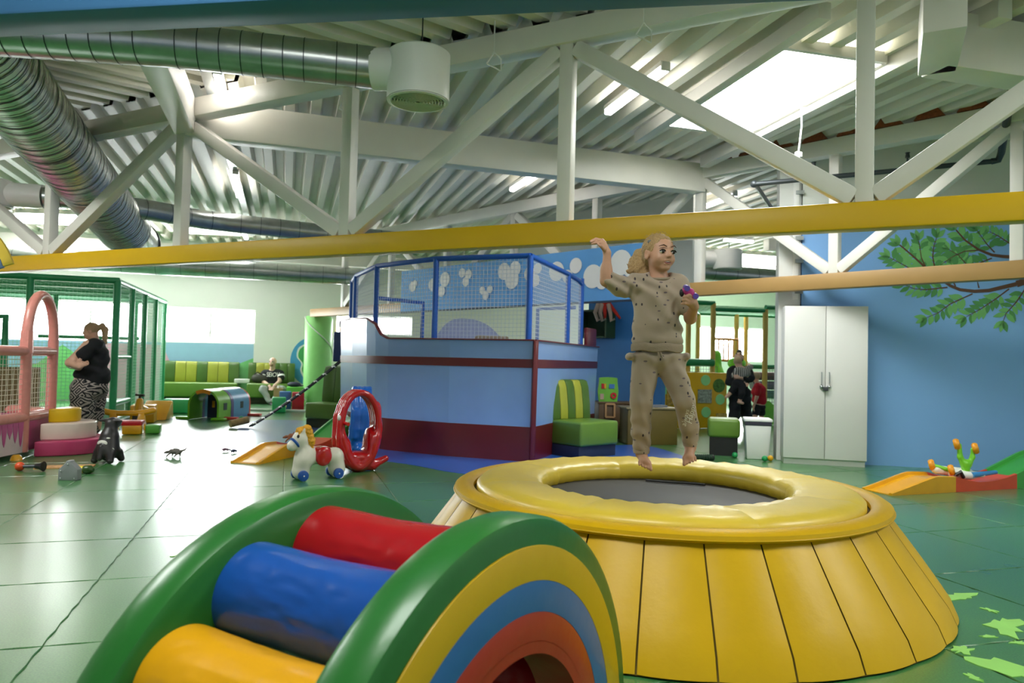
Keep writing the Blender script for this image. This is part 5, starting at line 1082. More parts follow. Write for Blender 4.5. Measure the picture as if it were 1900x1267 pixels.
for k in range(5):
    q = MB(); q.ball((1.47 + 0.055 * k, 11.86 + 0.005 * k, 0.93), (0.035, 0.02, 0.03), 10, 6); q.build('awning_scallop', mat('awning_green', '2f7a2c', 0.5), e)
for x, z, d_, m_, n_ in ((-0.09, 0.25, (0.04, 0.02, 0.08), P_RED, 'red_block'), (-0.05, 0.25, (0.03, 0.02, 0.08), P_YP, 'yellow_block'), (0.06, 0.25, (0.09, 0.02, 0.07), P_BLU, 'blue_screen'), (-0.1, 0.08, (0.06, 0.02, 0.09), GP, 'beige_block')):
    q = MB(); q.box((1.58 + x, 11.845 + x * 0.1, 0.59 + z), d_, 0.1); q.build(n_, m_, e)
q = MB(); q.lathe([(0.02, 0), (0.05, 0.005), (0.05, 0.02), (0.02, 0.02)], (1.67, 11.85, 0.69), 18, Matrix.Rotation(PI / 2, 3, 'X')); q.build('wheel', P_RED, e)
# activity wall
AO = Vector((2.35, 13.72, 0)); rzU = math.atan2(U.y, U.x)
def aw(s_, z, off=0.0): return AO + U * s_ - V * off + Vector((0, 0, z))
e = thing('activity_wall', 'yellow activity wall with green portholes and busy boards', 'activity wall', tuple(aw(1, 0)))
q = MB(); q.box(aw(0.98, 0.54, -0.05), (2.0, 0.1, 1.08), rzU); q.build('board', mat('activity_yellow', 'd9ab0a', 0.45), e, bevel=0.01)
for s_, z in ((1.50, 0.93), (1.83, 0.56), (1.52, 0.31), (0.62, 0.75), (0.35, 0.4)):
    q = MB(); q.lathe([(0, 0.01), (0.10, 0.01), (0.105, 0)], aw(s_, z, 0.0), 24, Matrix.Rotation(rzU, 3, 'Z') @ Matrix.Rotation(PI / 2, 3, 'X')); q.build('porthole', mat('porthole_green', '93dc92', 0.4), e)
for s_, z, d_, c_ in ((1.48, 0.62, (0.30, 0.02, 0.26), '8f9a8c'), (1.86, 0.2, (0.24, 0.02, 0.18), 'b59a4c'), (0.72, 0.6, (0.14, 0.02, 0.3), 'b58f3a'), (1.02, 0.45, (0.2, 0.02, 0.16), '9a6a3a')):
    q = MB(); q.box(aw(s_, z, 0.01), d_, rzU); q.build('busy_board', mat('busy_' + c_, c_, 0.5, var=0.5, vs=25), e)
q = MB(); q.lathe([(0, 0.012), (0.13, 0.012), (0.135, 0)], aw(1.80, 0.83, 0.0), 24, Matrix.Rotation(rzU, 3, 'Z') @ Matrix.Rotation(PI / 2, 3, 'X')); q.build('leaf_disc', mat('leaf_disc', '4f7a2c', 0.5, var=0.5, vs=18), e)
for k in range(5):
    q = MB(); q.ball(aw(0.85 + 0.07 * math.cos(2 * PI * k / 5), 0.86 + 0.07 * math.sin(2 * PI * k / 5), 0.012), (0.05, 0.02, 0.05), 10, 6); q.build('flower_petal', P_RED, e)
# climbing frame
M_TP = mat('tan_padded_post', 'd8b45a', 0.5); M_LIMEP = mat('lime_slide', '7fd23c', 0.35); M_GREYP = mat('mauve_roller', '9a8a94', 0.5)
cf = thing('climbing_frame', 'climbing frame with tan posts and green netting far back', 'climbing frame', (4.5, 16, 0))
for x, y, z in ((4.28, 15.5, 2.55), (3.73, 15.4, 2.5), (3.39, 15.3, 2.5), (5.43, 15.6, 2.45), (5.55, 18.0, 2.5), (5.85, 18.2, 2.5), (4.55, 17.8, 2.5), (6.5, 17.6, 2.5), (6.3, 15.9, 2.5), (7.2, 18.4, 2.5)):
    q = MB(); q.tube([(x, y, 0), (x, y, z)], 0.055, 10); q.build('post', M_TP, cf)
for a, b, z in (((3.39, 15.3), (4.3, 15.5), 2.55), ((4.28, 15.5), (5.43, 15.6), 2.42), ((5.43, 15.6), (6.9, 16.0), 2.5), ((3.73, 15.4), (4.55, 17.8), 2.5), ((4.55, 17.8), (7.2, 18.4), 2.5)):
    q = MB(); q.tube([(*a, z), (*b, z)], 0.05, 10); q.build('top_rail', M_GT, cf)
q = MB(); q.tube([(3.5, 15.25, 1.28), (4.28, 15.45, 1.28)], 0.08, 12); q.build('green_bolster', M_GT, cf)
for k, (z, c_) in enumerate(((1.22, '1f8a55'), (1.02, '8a6a70'), (0.82, '9a93a8'), (0.62, '7fa8a4'))):
    q = MB(); q.tube([(5.2, 15.75, z), (6.6, 16.1, z)], 0.09 if k else 0.05, 12); q.build('roller', mat('roller_' + c_, c_, 0.5), cf)
q = MB(); q.prism([(0, 0), (0.7, 0), (0.1, 0.5), (0, 0.5)], frame4((5.35, 15.4, 0), (0.9, 0.2, 0), (0, 0, 1)), 0.05); q.build('lime_ramp', M_LIMEP, cf)
for (a, b) in (((4.72, 17.0), (5.35, 17.2)),):
    for z in (1.35, 1.85):
        q = MB(); q.tube([(*a, z), (*b, z)], 0.03, 8); q.build('railing', mat('orange_rail', 'd88a3c', 0.5), cf)
    for k in range(6):
        x = a[0] + (b[0] - a[0]) * k / 5; y = a[1] + (b[1] - a[1]) * k / 5; q = MB(); q.tube([(x, y, 1.35), (x, y, 1.85)], 0.02, 8); q.build('baluster', mat('orange_rail', None), cf)
blob('lime_slide', [cap((4.55, 16.2, 1.3), (4.6, 15.9, 0.95), 0.09, 0.09, 0.04), cap((4.6, 15.9, 0.95), (4.95, 15.3, 0.7), 0.09, 0.08, 0.05), cap((4.55, 16.2, 1.45), (4.55, 16.2, 1.1), 0.12, 0.12, 0.04), ell((4.95, 16.0, 1.28), (0.2, 0.16, 0.14), 0.04)], 0.03, M_LIMEP, cf)
q = MB(); net_wires(q, (3.39, 15.3, 0.1), (1.0, 0.22, 0), (0, 0, 1.1), 16, 18, 0.004); net_wires(q, (5.43, 15.6, 0.1), (1.2, 0.32, 0), (0, 0, 1.1), 20, 18, 0.004); q.build('net', mat('grey_net', '6d7a74', 0.7), cf, smooth=False)['kind'] = 'stuff'
q = MB(); net_wires(q, (3.39, 15.3, 2.5), (3.3, 0.7, 0), (0.4, 2.4, 0), 30, 22, 0.004); q.build('roof_net', M_NETG, cf, smooth=False)['kind'] = 'stuff'
# ------------------------------------------------------------------ people
M_SKIN = mat('skin_fair', 'c08f72', 0.5, var=0.05, vs=25); M_SKIN2 = mat('skin_light', 'd9ab92', 0.5, var=0.05, vs=25)
M_LIPS = mat('lips', 'a5665a', 0.4); M_MOUTH = mat('mouth_inside', '4a1a18', 0.6); M_TEETH = mat('teeth', 'eeeae2', 0.3); M_EYEW = mat('eye_white', 'e4e0da', 0.25); M_IRIS = mat('eye_brown', '20140e', 0.15)
def hair_mat(key, c1, c2, sc=90):
    m = bpy.data.materials.new(key); m.use_nodes = True; nt = m.node_tree; b = nt.nodes['Principled BSDF']; b.inputs['Roughness'].default_value = 0.5
    tc = nt.nodes.new('ShaderNodeTexCoord'); w_ = nt.nodes.new('ShaderNodeTexWave'); w_.inputs['Scale'].default_value = sc; w_.inputs['Distortion'].default_value = 9; w_.inputs['Detail'].default_value = 3; w_.inputs['Detail Scale'].default_value = 2
    nt.links.new(tc.outputs['Object'], w_.inputs['Vector']); r = nt.nodes.new('ShaderNodeValToRGB'); r.color_ramp.elements[0].color = (*hexc(c1), 1); r.color_ramp.elements[1].color = (*hexc(c2), 1)
    nt.links.new(w_.outputs['Fac'], r.inputs['Fac']); nt.links.new(r.outputs['Color'], b.inputs['Base Color'])
    bp = nt.nodes.new('ShaderNodeBump'); bp.inputs['Strength'].default_value = 0.5; bp.inputs['Distance'].default_value = 0.004; nt.links.new(w_.outputs['Fac'], bp.inputs['Height']); nt.links.new(bp.outputs['Normal'], b.inputs['Normal'])
    MATS[key] = m; return m
H_BLOND = hair_mat('blond_hair', '7d5d38', 'c9a670'); H_DARK = hair_mat('dark_hair', '2a1d16', '4a3426'); H_ASH = hair_mat('ash_blond_hair', 'a07f5a', 'd8ba92')
def print_mat(key, base, motif, sc, thr, rough=0.85, motif2=None):
    """cloth with small scattered printed motifs"""
    m = bpy.data.materials.new(key); m.use_nodes = True; nt = m.node_tree; b = nt.nodes['Principled BSDF']; b.inputs['Roughness'].default_value = rough; b.inputs['Sheen Weight'].default_value = 0.3
    tc = nt.nodes.new('ShaderNodeTexCoord'); last = None
    n0 = nt.nodes.new('ShaderNodeTexNoise'); n0.inputs['Scale'].default_value = 250; nt.links.new(tc.outputs['Object'], n0.inputs['Vector'])
    bp = nt.nodes.new('ShaderNodeBump'); bp.inputs['Strength'].default_value = 0.15; bp.inputs['Distance'].default_value = 0.002; nt.links.new(n0.outputs['Fac'], bp.inputs['Height']); nt.links.new(bp.outputs['Normal'], b.inputs['Normal'])
    col = None
    for k, (c, s_, t, stretch) in enumerate(((motif, sc, thr, (1.5, 0.35, 0.9)), (motif2 or motif, sc * 0.9, thr * 0.9, (0.8, 0.35, 1.6)))):
        mp = nt.nodes.new('ShaderNodeMapping'); mp.inputs['Scale'].default_value = stretch; mp.inputs['Location'].default_value = (k * 3.7, k * 1.3, k * 5.1); mp.inputs['Rotation'].default_value = (0, 0.5 + k, 0)
        nt.links.new(tc.outputs['Object'], mp.inputs['Vector'])
        v = nt.nodes.new('ShaderNodeTexVoronoi'); v.inputs['Scale'].default_value = s_; nt.links.new(mp.outputs['Vector'], v.inputs['Vector'])
        lt = nt.nodes.new('ShaderNodeMath'); lt.operation = 'LESS_THAN'; lt.inputs[1].default_value = t; nt.links.new(v.outputs['Distance'], lt.inputs[0])
        mx = nt.nodes.new('ShaderNodeMixRGB'); mx.inputs['Color2'].default_value = (*hexc(c), 1)
        if col is None: mx.inputs['Color1'].default_value = (*hexc(base), 1)
        else: nt.links.new(col, mx.inputs['Color1'])
        nt.links.new(lt.outputs[0], mx.inputs['Fac']); col = mx.outputs['Color']
    nt.links.new(col, b.inputs['Base Color']); MATS[key] = m; return m
class Head:
    def __init__(s, c, h, F, up=(0, 0, 1)):
        F = Vector(F).normalized(); up = Vector(up); X = F.cross(up).normalized() * -1; up = (X.cross(F)).normalized() * 1
        if up.z < 0: up = -up
        s.c, s.h = Vector(c), h; s.R = Matrix((X, F, up)).transposed(); s.Rn = np.array(s.R)
    def p(s, x, y, z): return tuple(s.c + s.R @ Vector((x, y, z)) * s.h)
    def e(s, c, r, k=0.06): return ell(s.p(*c), np.array(r, float) * s.h if not np.isscalar(r) else r * s.h, k * s.h, s.Rn)
    def prims(s, child=False, smile=True):
        h = s.h; fw = 0.308 if child else 0.285
        P = [s.e((0, -0.06, 0.10), (0.37, 0.43, 0.38)), s.e((0, 0.12, -0.13), (fw, 0.30, 0.34), 0.08), s.e((0, 0.28, -0.40), (0.12, 0.11, 0.09), 0.08)]
        for q in (-1, 1):
            P += [s.e((q * 0.165, 0.23, -0.17), 0.13, 0.06), s.e((q * 0.365, -0.04, -0.06), (0.045, 0.10, 0.14), 0.03), s.e((q * 0.045, 0.425, -0.115), 0.035, 0.03)]
        P += [cap(s.p(0, 0.385, 0.03), s.p(0, 0.45, -0.095), 0.028 * h, 0.052 * h, 0.04 * h)]
        for q in (-1, 1): P += [cut(s.e((q * 0.165, 0.485, 0.0), (0.10, 0.10, 0.075), 0.05)), cut(s.e((q * 0.40, -0.02, -0.05), (0.03, 0.05, 0.08), 0.02))]
        P += [cap(s.p(-0.11, 0.375, -0.235), s.p(0.11, 0.375, -0.235), 0.026 * h, None, 0.03 * h), cap(s.p(-0.08, 0.375, -0.315), s.p(0.08, 0.375, -0.315), 0.028 * h, None, 0.03 * h)]
        if smile: P += [cut(s.e((0, 0.44, -0.27), (0.135, 0.09, 0.032), 0.015))]
        return P
    def details(s, parent, eyes=True, brow=None, smile=True, gaze=(0, 1, 0)):
        if eyes:
            for q in (-1, 1):
                g = MB(); g.ball(s.p(q * 0.165, 0.345, -0.005), (0.070 * s.h, 0.06 * s.h, 0.044 * s.h), 16, 10, s.R); eo = g.build('eye', M_EYEW, parent)
                gz = Vector(gaze).normalized(); g = MB(); c = Vector((q * 0.165, 0.345, -0.003)) + gz * 0.026; g.ball(s.p(*c), 0.050 * s.h, 14, 9); g.build('iris', M_IRIS, eo)
                g = MB(); g.tube([s.p(q * 0.165 - 0.09, 0.372, 0.008), s.p(q * 0.165 - 0.045, 0.402, 0.04), s.p(q * 0.165 + 0.03, 0.405, 0.042), s.p(q * 0.165 + 0.09, 0.375, 0.01)], 0.016 * s.h, 6); g.build('eyelashes', M_IRIS, parent)
        if brow:
            for q in (-1, 1):
                g = MB(); g.tube([s.p(q * 0.07, 0.415, 0.125), s.p(q * 0.16, 0.41, 0.165), s.p(q * 0.27, 0.345, 0.13)], [0.015 * s.h, 0.018 * s.h, 0.008 * s.h], 6); g.build('eyebrow', brow, parent)
        if smile:
            g = MB(); g.ball(s.p(0, 0.352, -0.27), (0.135 * s.h, 0.036 * s.h, 0.04 * s.h), 16, 9, s.R); mo = g.build('mouth', M_MOUTH, parent)
            g = MB(); g.ball(s.p(0, 0.362, -0.257), (0.10 * s.h, 0.028 * s.h, 0.013 * s.h), 14, 8, s.R); g.build('teeth', M_TEETH, mo)
            g = MB(); g.tube([s.p(-0.135, 0.365, -0.245), s.p(-0.07, 0.40, -0.295), s.p(0, 0.41, -0.312), s.p(0.07, 0.40, -0.295), s.p(0.135, 0.365, -0.245)], [0.006 * s.h, 0.014 * s.h, 0.017 * s.h, 0.014 * s.h, 0.006 * s.h], 8); g.build('lower_lip', M_LIPS, parent)
def limb(pts, rs, k=0.012): return [cap(a, b, ra, rb, k) for a, b, ra, rb in zip(pts, pts[1:], rs, rs[1:])]
def lerp(a, b, t): return tuple(np.array(a) * (1 - t) + np.array(b) * t)
def add3(a, *d): return tuple(np.array(a) + np.array(d))
def simple_hand(w_, f_, L=0.09, r=0.011, spread=(1, 0, 0)):
    """palm and five fingers from wrist w_ in direction f_, fingers side by side along spread"""
    w_ = np.array(w_, float); f = np.array(f_, float); f /= np.linalg.norm(f); sp = np.array(spread, float); sp -= f * (sp @ f); sp /= np.linalg.norm(sp); n = np.cross(f, sp); P = []
    palm = w_ + f * L * 0.95
    P += [cap(w_, w_ + f * L * 0.5, r * 2.0, r * 2.2, 0.01), cap(w_ + f * L * 0.5 - sp * r * 1.6, palm - sp * r * 2.2, r * 1.3, r * 1.1, 0.01), cap(w_ + f * L * 0.5 + sp * r * 1.6, palm + sp * r * 2.2, r * 1.3, r * 1.1, 0.01), cap(w_ + f * L * 0.5, palm, r * 1.5, r * 1.2, 0.01)]
    for i, (o, l) in enumerate(((-2.5, 0.75), (-0.85, 0.95), (0.85, 1.0), (2.5, 0.85))):
        a = palm + sp * r * o; b = a + f * L * 0.45 * l + n * L * 0.12; c = b + f * L * 0.28 * l + n * L * 0.28
        P += [cap(a, b, r, r * 0.92, 0.003), cap(b, c, r * 0.92, r * 0.75, 0.003)]
    t0 = w_ + f * L * 0.3 + sp * r * 2.0; t1 = t0 + f * L * 0.35 + sp * L * 0.3; P += [cap(t0, t1, r * 1.2, r, 0.006), cap(t1, t1 + f * L * 0.3 + n * L * 0.08, r, r * 0.8, 0.003)]
    return P

# ---- the jumping girl
girl = thing('person', 'girl in beige patterned sweatshirt and trousers jumping barefoot above the trampoline', 'person', (0.7880, 3.8500, 0.6652))
hd = Head((0.7716, 3.8500, 1.7939), 0.203, (0.40, -0.90, -0.02))
hl = []
sh_r, el_r, wr_r = (0.6378, 3.8800, 1.6418), (0.4886, 3.8300, 1.6384), (0.4888, 3.8100, 1.7783)
sh_l, el_l, wr_l = (0.8949, 3.8700, 1.6382), (0.9274, 3.7900, 1.4500), (0.9186, 3.6800, 1.5006)
P = hd.prims(child=True) + [cap(hd.p(0, -0.10, -0.30), (0.7838, 3.8750, 1.6419), 0.043, 0.05, 0.02)]
P += [ell((0.7677, 3.8700, 1.5228), (0.105, 0.065, 0.15), 0.03), ell((0.7753, 3.8700, 1.2645), (0.11, 0.07, 0.09), 0.03), cap(sh_r, sh_l, 0.026, 0.026, 0.02)]
P += limb([add3(sh_r, 0, 0, -0.015), el_r, wr_r], [0.030, 0.030, 0.0205], 0.014) + [ell(lerp(el_r, wr_r, 0.3), (0.030, 0.03, 0.05), 0.02)]
P += limb([sh_l, el_l, wr_l], [0.036, 0.031, 0.022], 0.014)
# raised right hand: palm bends over to the left
P += [cap((0.4872, 3.8100, 1.7896), (0.4659, 3.8050, 1.8310), 0.020, 0.019, 0.012), cap((0.4679, 3.7950, 1.8095), (0.4475, 3.7950, 1.8374), 0.014, 0.012, 0.01), cap((0.4829, 3.8250, 1.8175), (0.4623, 3.8250, 1.8513), 0.014, 0.012, 0.01)]
for a, b, c in (((0.4606, 3.8350, 1.8544), (0.4354, 3.8400, 1.8603), (0.4096, 3.8380, 1.8522)), ((0.4529, 3.8180, 1.8499), (0.4274, 3.8200, 1.8568), (0.4019, 3.8180, 1.8444)), ((0.4481, 3.8000, 1.8411), (0.4225, 3.8000, 1.8462), (0.4015, 3.8000, 1.8371)), ((0.4438, 3.7860, 1.8316), (0.4238, 3.7840, 1.8322), (0.4057, 3.7850, 1.8249))):
    P += [cap(a, b, 0.0085, 0.0078, 0.004), cap(b, c, 0.0078, 0.0062, 0.003)]
P += [cap((0.4697, 3.7850, 1.7967), (0.4492, 3.7700, 1.8136), 0.010, 0.009, 0.006), cap((0.4492, 3.7700, 1.8136), (0.4364, 3.7700, 1.8217), 0.009, 0.007, 0.003)]
# left hand closed around the toy
P += [cap(wr_l, (0.9024, 3.6600, 1.5205), 0.021, 0.021, 0.012), cap((0.9173, 3.6650, 1.5158), (0.9089, 3.6550, 1.5447), 0.016, 0.013, 0.01), cap((0.8956, 3.6650, 1.5098), (0.8728, 3.6500, 1.5189), 0.014, 0.012, 0.01)]
for a, b, c in (((0.9026, 3.6520, 1.5470), (0.8823, 3.6360, 1.5545), (0.8693, 3.6320, 1.5512)), ((0.8910, 3.6480, 1.5355), (0.8680, 3.6320, 1.5471), (0.8528, 3.6300, 1.5438)), ((0.8831, 3.6480, 1.5244), (0.8602, 3.6320, 1.5307), (0.8495, 3.6320, 1.5277)), ((0.8784, 3.6500, 1.5123), (0.8574, 3.6360, 1.5134), (0.8455, 3.6370, 1.5104))):
    P += [cap(a, b, 0.0088, 0.0082, 0.004), cap(b, c, 0.0082, 0.0068, 0.003)]
P += [cap((0.9210, 3.6700, 1.5354), (0.9155, 3.6720, 1.5627), 0.010, 0.008, 0.006)]
# legs and bare feet
for hip, kn, an, bl, side in (((0.7165, 3.8700, 1.1914), (0.6885, 3.8450, 0.9976), (0.7031, 3.8900, 0.7289), (0.7128, 3.8450, 0.6924), 1), ((0.8454, 3.8700, 1.1945), (0.9087, 3.8100, 1.0218), (0.9587, 3.8700, 0.7717), (0.9412, 3.8300, 0.7252), -1)):
    P += limb([hip, kn, an], [0.055, 0.040, 0.027], 0.02)
    P += [cap(an, bl, 0.027, 0.026, 0.015), cap(add3(an, 0, 0.03, -0.005), an, 0.02, 0.024, 0.015), cap(bl, add3(bl, 0.020 * side, -0.006, -0.010), 0.018, 0.016, 0.012), cap(bl, add3(bl, -0.020 * side, -0.002, -0.004), 0.018, 0.014, 0.012)]
    for k in range(5):
        o = (0.024 - 0.0135 * k) * side; l = (1.0, 0.9, 0.82, 0.72, 0.6)[k]; a = add3(bl, o, -0.012, -0.012 + 0.003 * k); b = add3(a, 0.005 * side * (1 - k * 0.3), -0.012, -0.026 * l)
        P += [cap(a, b, (0.0105, 0.008, 0.0076, 0.0072, 0.0068)[k], (0.0095, 0.0072, 0.0068, 0.0065, 0.006)[k], 0.004)]
body = blob('body', P, 0.0042, M_SKIN, girl)
hd.details(girl, brow=mat('brow_brown', '5a3d28', 0.7), gaze=(0.25, 1, 0.02))
# hair: pulled back into a wispy ponytail
Hh = [hd.e((0, -0.09, 0.14), (0.395, 0.44, 0.385), 0.03), hd.e((0, -0.30, -0.05), (0.30, 0.22, 0.28), 0.05)]
Hh += [cut(hd.e((0, 0.47, -0.12), (0.40, 0.44, 0.52), 0.02)), cut(hd.e((0.0, 0.1, -0.5), (0.5, 0.42, 0.38), 0.02))]
pt = [(0.7351, 3.9700, 1.8110), (0.7066, 3.9900, 1.7894), (0.6777, 3.9900, 1.7500), (0.6454, 3.9700, 1.7140)]
Hh += limb(pt, [0.035, 0.05, 0.046, 0.022], 0.02) + limb([(0.7032, 3.9700, 1.7806), (0.6965, 3.9600, 1.7288), (0.6837, 3.9500, 1.6918)], [0.04, 0.04, 0.02], 0.02) + limb([(0.6847, 3.9800, 1.7578), (0.6452, 3.9700, 1.7288), (0.6166, 3.9600, 1.7475)], [0.02, 0.01, 0.003], 0.008) + limb([(0.6704, 3.9800, 1.7307), (0.6338, 3.9700, 1.7078), (0.6055, 3.9600, 1.7148)], [0.02, 0.010, 0.003], 0.008) + limb([(0.7182, 3.9500, 1.7309), (0.7094, 3.9300, 1.6930), (0.7167, 3.9200, 1.6685)], [0.022, 0.018, 0.008], 0.01)
blob('hair', Hh, 0.0042, H_BLOND, girl, warp=lambda X: 0.0030 * np.sin(X[:, 0] * 190 + 3 * np.sin(X[:, 2] * 60)) * np.sin(X[:, 2] * 130 + X[:, 1] * 110))
q = MB()
for k in range(60):                          # flyaway strands
    rg2 = random.Random(k); a = rg2.uniform(-1.2, 1.2); base = Vector(hd.p(0.37 * math.sin(a), -0.1 + rg2.uniform(-0.25, 0.2), 0.12 + 0.38 * math.cos(a)))
    d = (base - hd.c).normalized(); q.tube([base, base + d * rg2.uniform(0.006, 0.016) + Vector((rg2.uniform(-0.01, 0.01), 0, 0)), base + d * rg2.uniform(0.008, 0.018) + Vector((rg2.uniform(-0.025, 0.025), 0, rg2.uniform(-0.01, 0.005)))], 0.0007, 3)
o = q.build('flyaway_hair', H_BLOND, girl); o['kind'] = 'stuff'
q = MB(); q.ball(hd.p(-0.33, 0.02, 0.27), 0.012, 10, 7); q.build('hair_clip', mat('grey_clip', '6a6862', 0.4), girl)
# clothes
M_SWEAT = print_mat('beige_printed_jersey', 'a4917c', '3a2e30', 21, 0.165, motif2='6a5a5c'); M_RIB = mat('beige_ribbing', '98866f', 0.9, var=0.04, bump=0.3, bs=200)
def folds(X):
    return (0.0062 * np.sin(X[:, 0] * 48 + X[:, 2] * 62 + 1.5 * np.sin(X[:, 2] * 23)) + 0.0026 * np.sin(X[:, 0] * 95 - X[:, 2] * 41 + 2 * np.sin(X[:, 0] * 31))) * np.clip(0.55 + 0.6 * np.sin(X[:, 2] * 17 + X[:, 0] * 9), 0.1, 1.2)
SH = [ell((0.7693, 3.8650, 1.5369), (0.128, 0.088, 0.135), 0.04), ell((0.7690, 3.8650, 1.3990), (0.133, 0.094, 0.115), 0.05), ell((0.7731, 3.8650, 1.3303), (0.136, 0.096, 0.055), 0.03), cap((0.6602, 3.8750, 1.6274), (0.8778, 3.8700, 1.6321), 0.05, 0.05, 0.04), cap((0.7259, 3.8750, 1.6578), (0.8352, 3.8750, 1.6604), 0.035, 0.035, 0.03)]
SH += limb([(0.6612, 3.8800, 1.6221), (0.5661, 3.8600, 1.6149), (0.5050, 3.8350, 1.6365)], [0.062, 0.052, 0.046], 0.03) + limb([(0.8779, 3.8700, 1.6263), (0.9099, 3.8300, 1.5488), (0.9231, 3.8100, 1.4907)], [0.056, 0.048, 0.042], 0.03)
SH += [cut(cap((0.7801, 3.8600, 1.6747), (0.7737, 3.8200, 1.7325), 0.05, 0.075, 0.012)), cut(cap((0.4693, 3.8250, 1.6488), (0.4786, 3.8300, 1.6410), 0.04, 0.038, 0.006))]
shirt = blob('sweatshirt', SH, 0.0048, M_SWEAT, girl, warp=folds)
q = MB(); cc = Vector((0.7827, 3.8650, 1.6652)); q.tube([(cc.x + 0.058 * math.cos(a), cc.y + 0.052 * math.sin(a), cc.z + 0.012 * math.sin(a) + 0.004 * math.cos(a)) for a in [2 * PI * k / 32 for k in range(32)]], 0.0085, 8, closed=True); q.build('collar', M_RIB, shirt)
q = MB(); cc = Vector((0.7710, 3.8650, 1.2901)); q.lathe([(0.93, 0.026), (0.985, 0.02), (1.0, 0.004), (0.985, -0.016), (0.94, -0.02), (0.88, -0.016)], (0, 0, 0), 40)
q.v = [(cc.x + 0.139 * x, cc.y + 0.099 * y, cc.z + z + 0.004 * math.sin(x * 7)) for x, y, z in q.v]; q.build('hem_band', M_RIB, shirt)
def pfolds(X): return 0.0030 * np.sin(X[:, 2] * 75 + 2.2 * np.sin(X[:, 0] * 35)) * np.clip(0.4 + np.sin(X[:, 2] * 13 + X[:, 0] * 5), 0.05, 1.2) + 0.002 * np.sin(X[:, 0] * 90 + X[:, 2] * 33)
PT = [ell((0.7775, 3.8650, 1.2444), (0.124, 0.085, 0.06), 0.03), cap((0.7191, 3.8700, 1.2058), (0.8423, 3.8700, 1.2087), 0.066, 0.066, 0.04)]
PT += limb([(0.7110, 3.8700, 1.1798), (0.6883, 3.8450, 1.0061), (0.6972, 3.8700, 0.8480), (0.7013, 3.8850, 0.7723)], [0.074, 0.0585, 0.050, 0.046], 0.015) + limb([(0.8502, 3.8650, 1.1832), (0.9058, 3.8100, 1.0273), (0.9409, 3.8400, 0.8850), (0.9554, 3.8650, 0.8120)], [0.074, 0.056, 0.050, 0.042], 0.015)
PT += [ell((0.6205, 3.8500, 1.2434), (0.022, 0.05, 0.022), 0.025), ell((0.9256, 3.8500, 1.2507), (0.022, 0.05, 0.020), 0.025), ell((0.9046, 3.7800, 1.0065), (0.045, 0.03, 0.035), 0.03)]
trousers = blob('trousers', PT, 0.0048, M_SWEAT, girl, warp=pfolds)
for c_, r in (((0.7023, 3.8880, 0.7520), 0.041), ((0.9561, 3.8670, 0.7976), 0.035)):
    q = MB(); q.lathe([(r - 0.012, -0.024), (r, -0.022), (r + 0.004, -0.008), (r + 0.002, 0.008), (r + 0.005, 0.02), (r - 0.008, 0.026)], c_, 28); q.build('ankle_cuff', M_SWEAT, trousers)
q = MB(); a = Vector((0.7564, 3.7620, 1.2683)); q.tube([a, a + Vector((0.004, -0.006, -0.03)), a + Vector((0.0, -0.004, -0.045))], 0.004, 6); q.tube([a + Vector((0.012, 0, 0)), a + Vector((0.022, -0.006, -0.03))], 0.004, 6); q.build('drawstring', M_RIB, trousers)
def text_on(body_s, size, origin, ex, ey, target, m_, parent, name, off=0.002):
    """lettering laid onto a cloth surface"""
    cu = bpy.data.curves.new(name, 'FONT'); cu.body = body_s; cu.size = size; cu.align_x = 'CENTER'; cu.align_y = 'CENTER'; cu.shear = 0.3 if size < 0.05 else 0
    t = bpy.data.objects.new(name, cu); COL.objects.link(t); dg = bpy.context.evaluated_depsgraph_get(); me = bpy.data.meshes.new_from_object(t.evaluated_get(dg)); bpy.data.objects.remove(t)
    from mathutils.bvhtree import BVHTree
    tm = target.data; bv = BVHTree.FromPolygons([v.co for v in tm.vertices], [p.vertices for p in tm.polygons]); ex, ey = Vector(ex), Vector(ey)
    for v in me.vertices:
        p = Vector(origin) + ex * v.co.x + ey * v.co.y; h = bv.ray_cast(p + Vector((0, -0.4, 0)), Vector((0, 1, 0)))
        v.co = (h[0] + Vector((0, -off, 0))) if h[0] is not None else p
    return link(name, me, m_, parent, smooth=False)
M_LET = mat('white_lettering', 'e8e4dc', 0.6)
text_on('always', 0.034, (0.9079, 3.8000, 0.9298), (0.12, 0, 0.99), (-0.99, 0, 0.12), trousers, M_LET, trousers, 'lettering')
text_on('Happy', 0.042, (0.9356, 3.8000, 0.9528), (0.12, 0, 0.99), (-0.99, 0, 0.12), trousers, M_LET, trousers, 'lettering')
toy = thing('toy_car', 'little pink toy car with purple wheels held in the girl hand', 'toy car', (0.8909, 3.6500, 1.5683))
tcn = Vector((0.8868, 3.6550, 1.5632)); ax = Vector((0.72, 0.1, -0.6)).normalized(); ay = Vector((0.5, -0.2, 0.75)).normalized()
blob('car_body', [cap(tcn - ax * 0.025, tcn + ax * 0.025, 0.019, 0.018, 0.01), ell(tcn + ay * 0.012, 0.018, 0.012)], 0.0035, mat('hot_pink_plastic', 'c0357e', 0.35), toy)
for sx_ in (-1, 1):
    c_ = tcn + ax * (0.03 * sx_) + ay * (0.012); q = MB(); q.tube([c_ - ay.cross(ax) * 0.022, c_ + ay.cross(ax) * 0.022], 0.0145, 16); q.build('wheels', mat('purple_plastic', '6a4fb0', 0.4), toy)
q = MB(); c_ = tcn - ax * 0.034 - ay * 0.022; q.ball(c_, (0.012, 0.014, 0.02), 12, 8); q.build('bumper', M_BLK, toy)

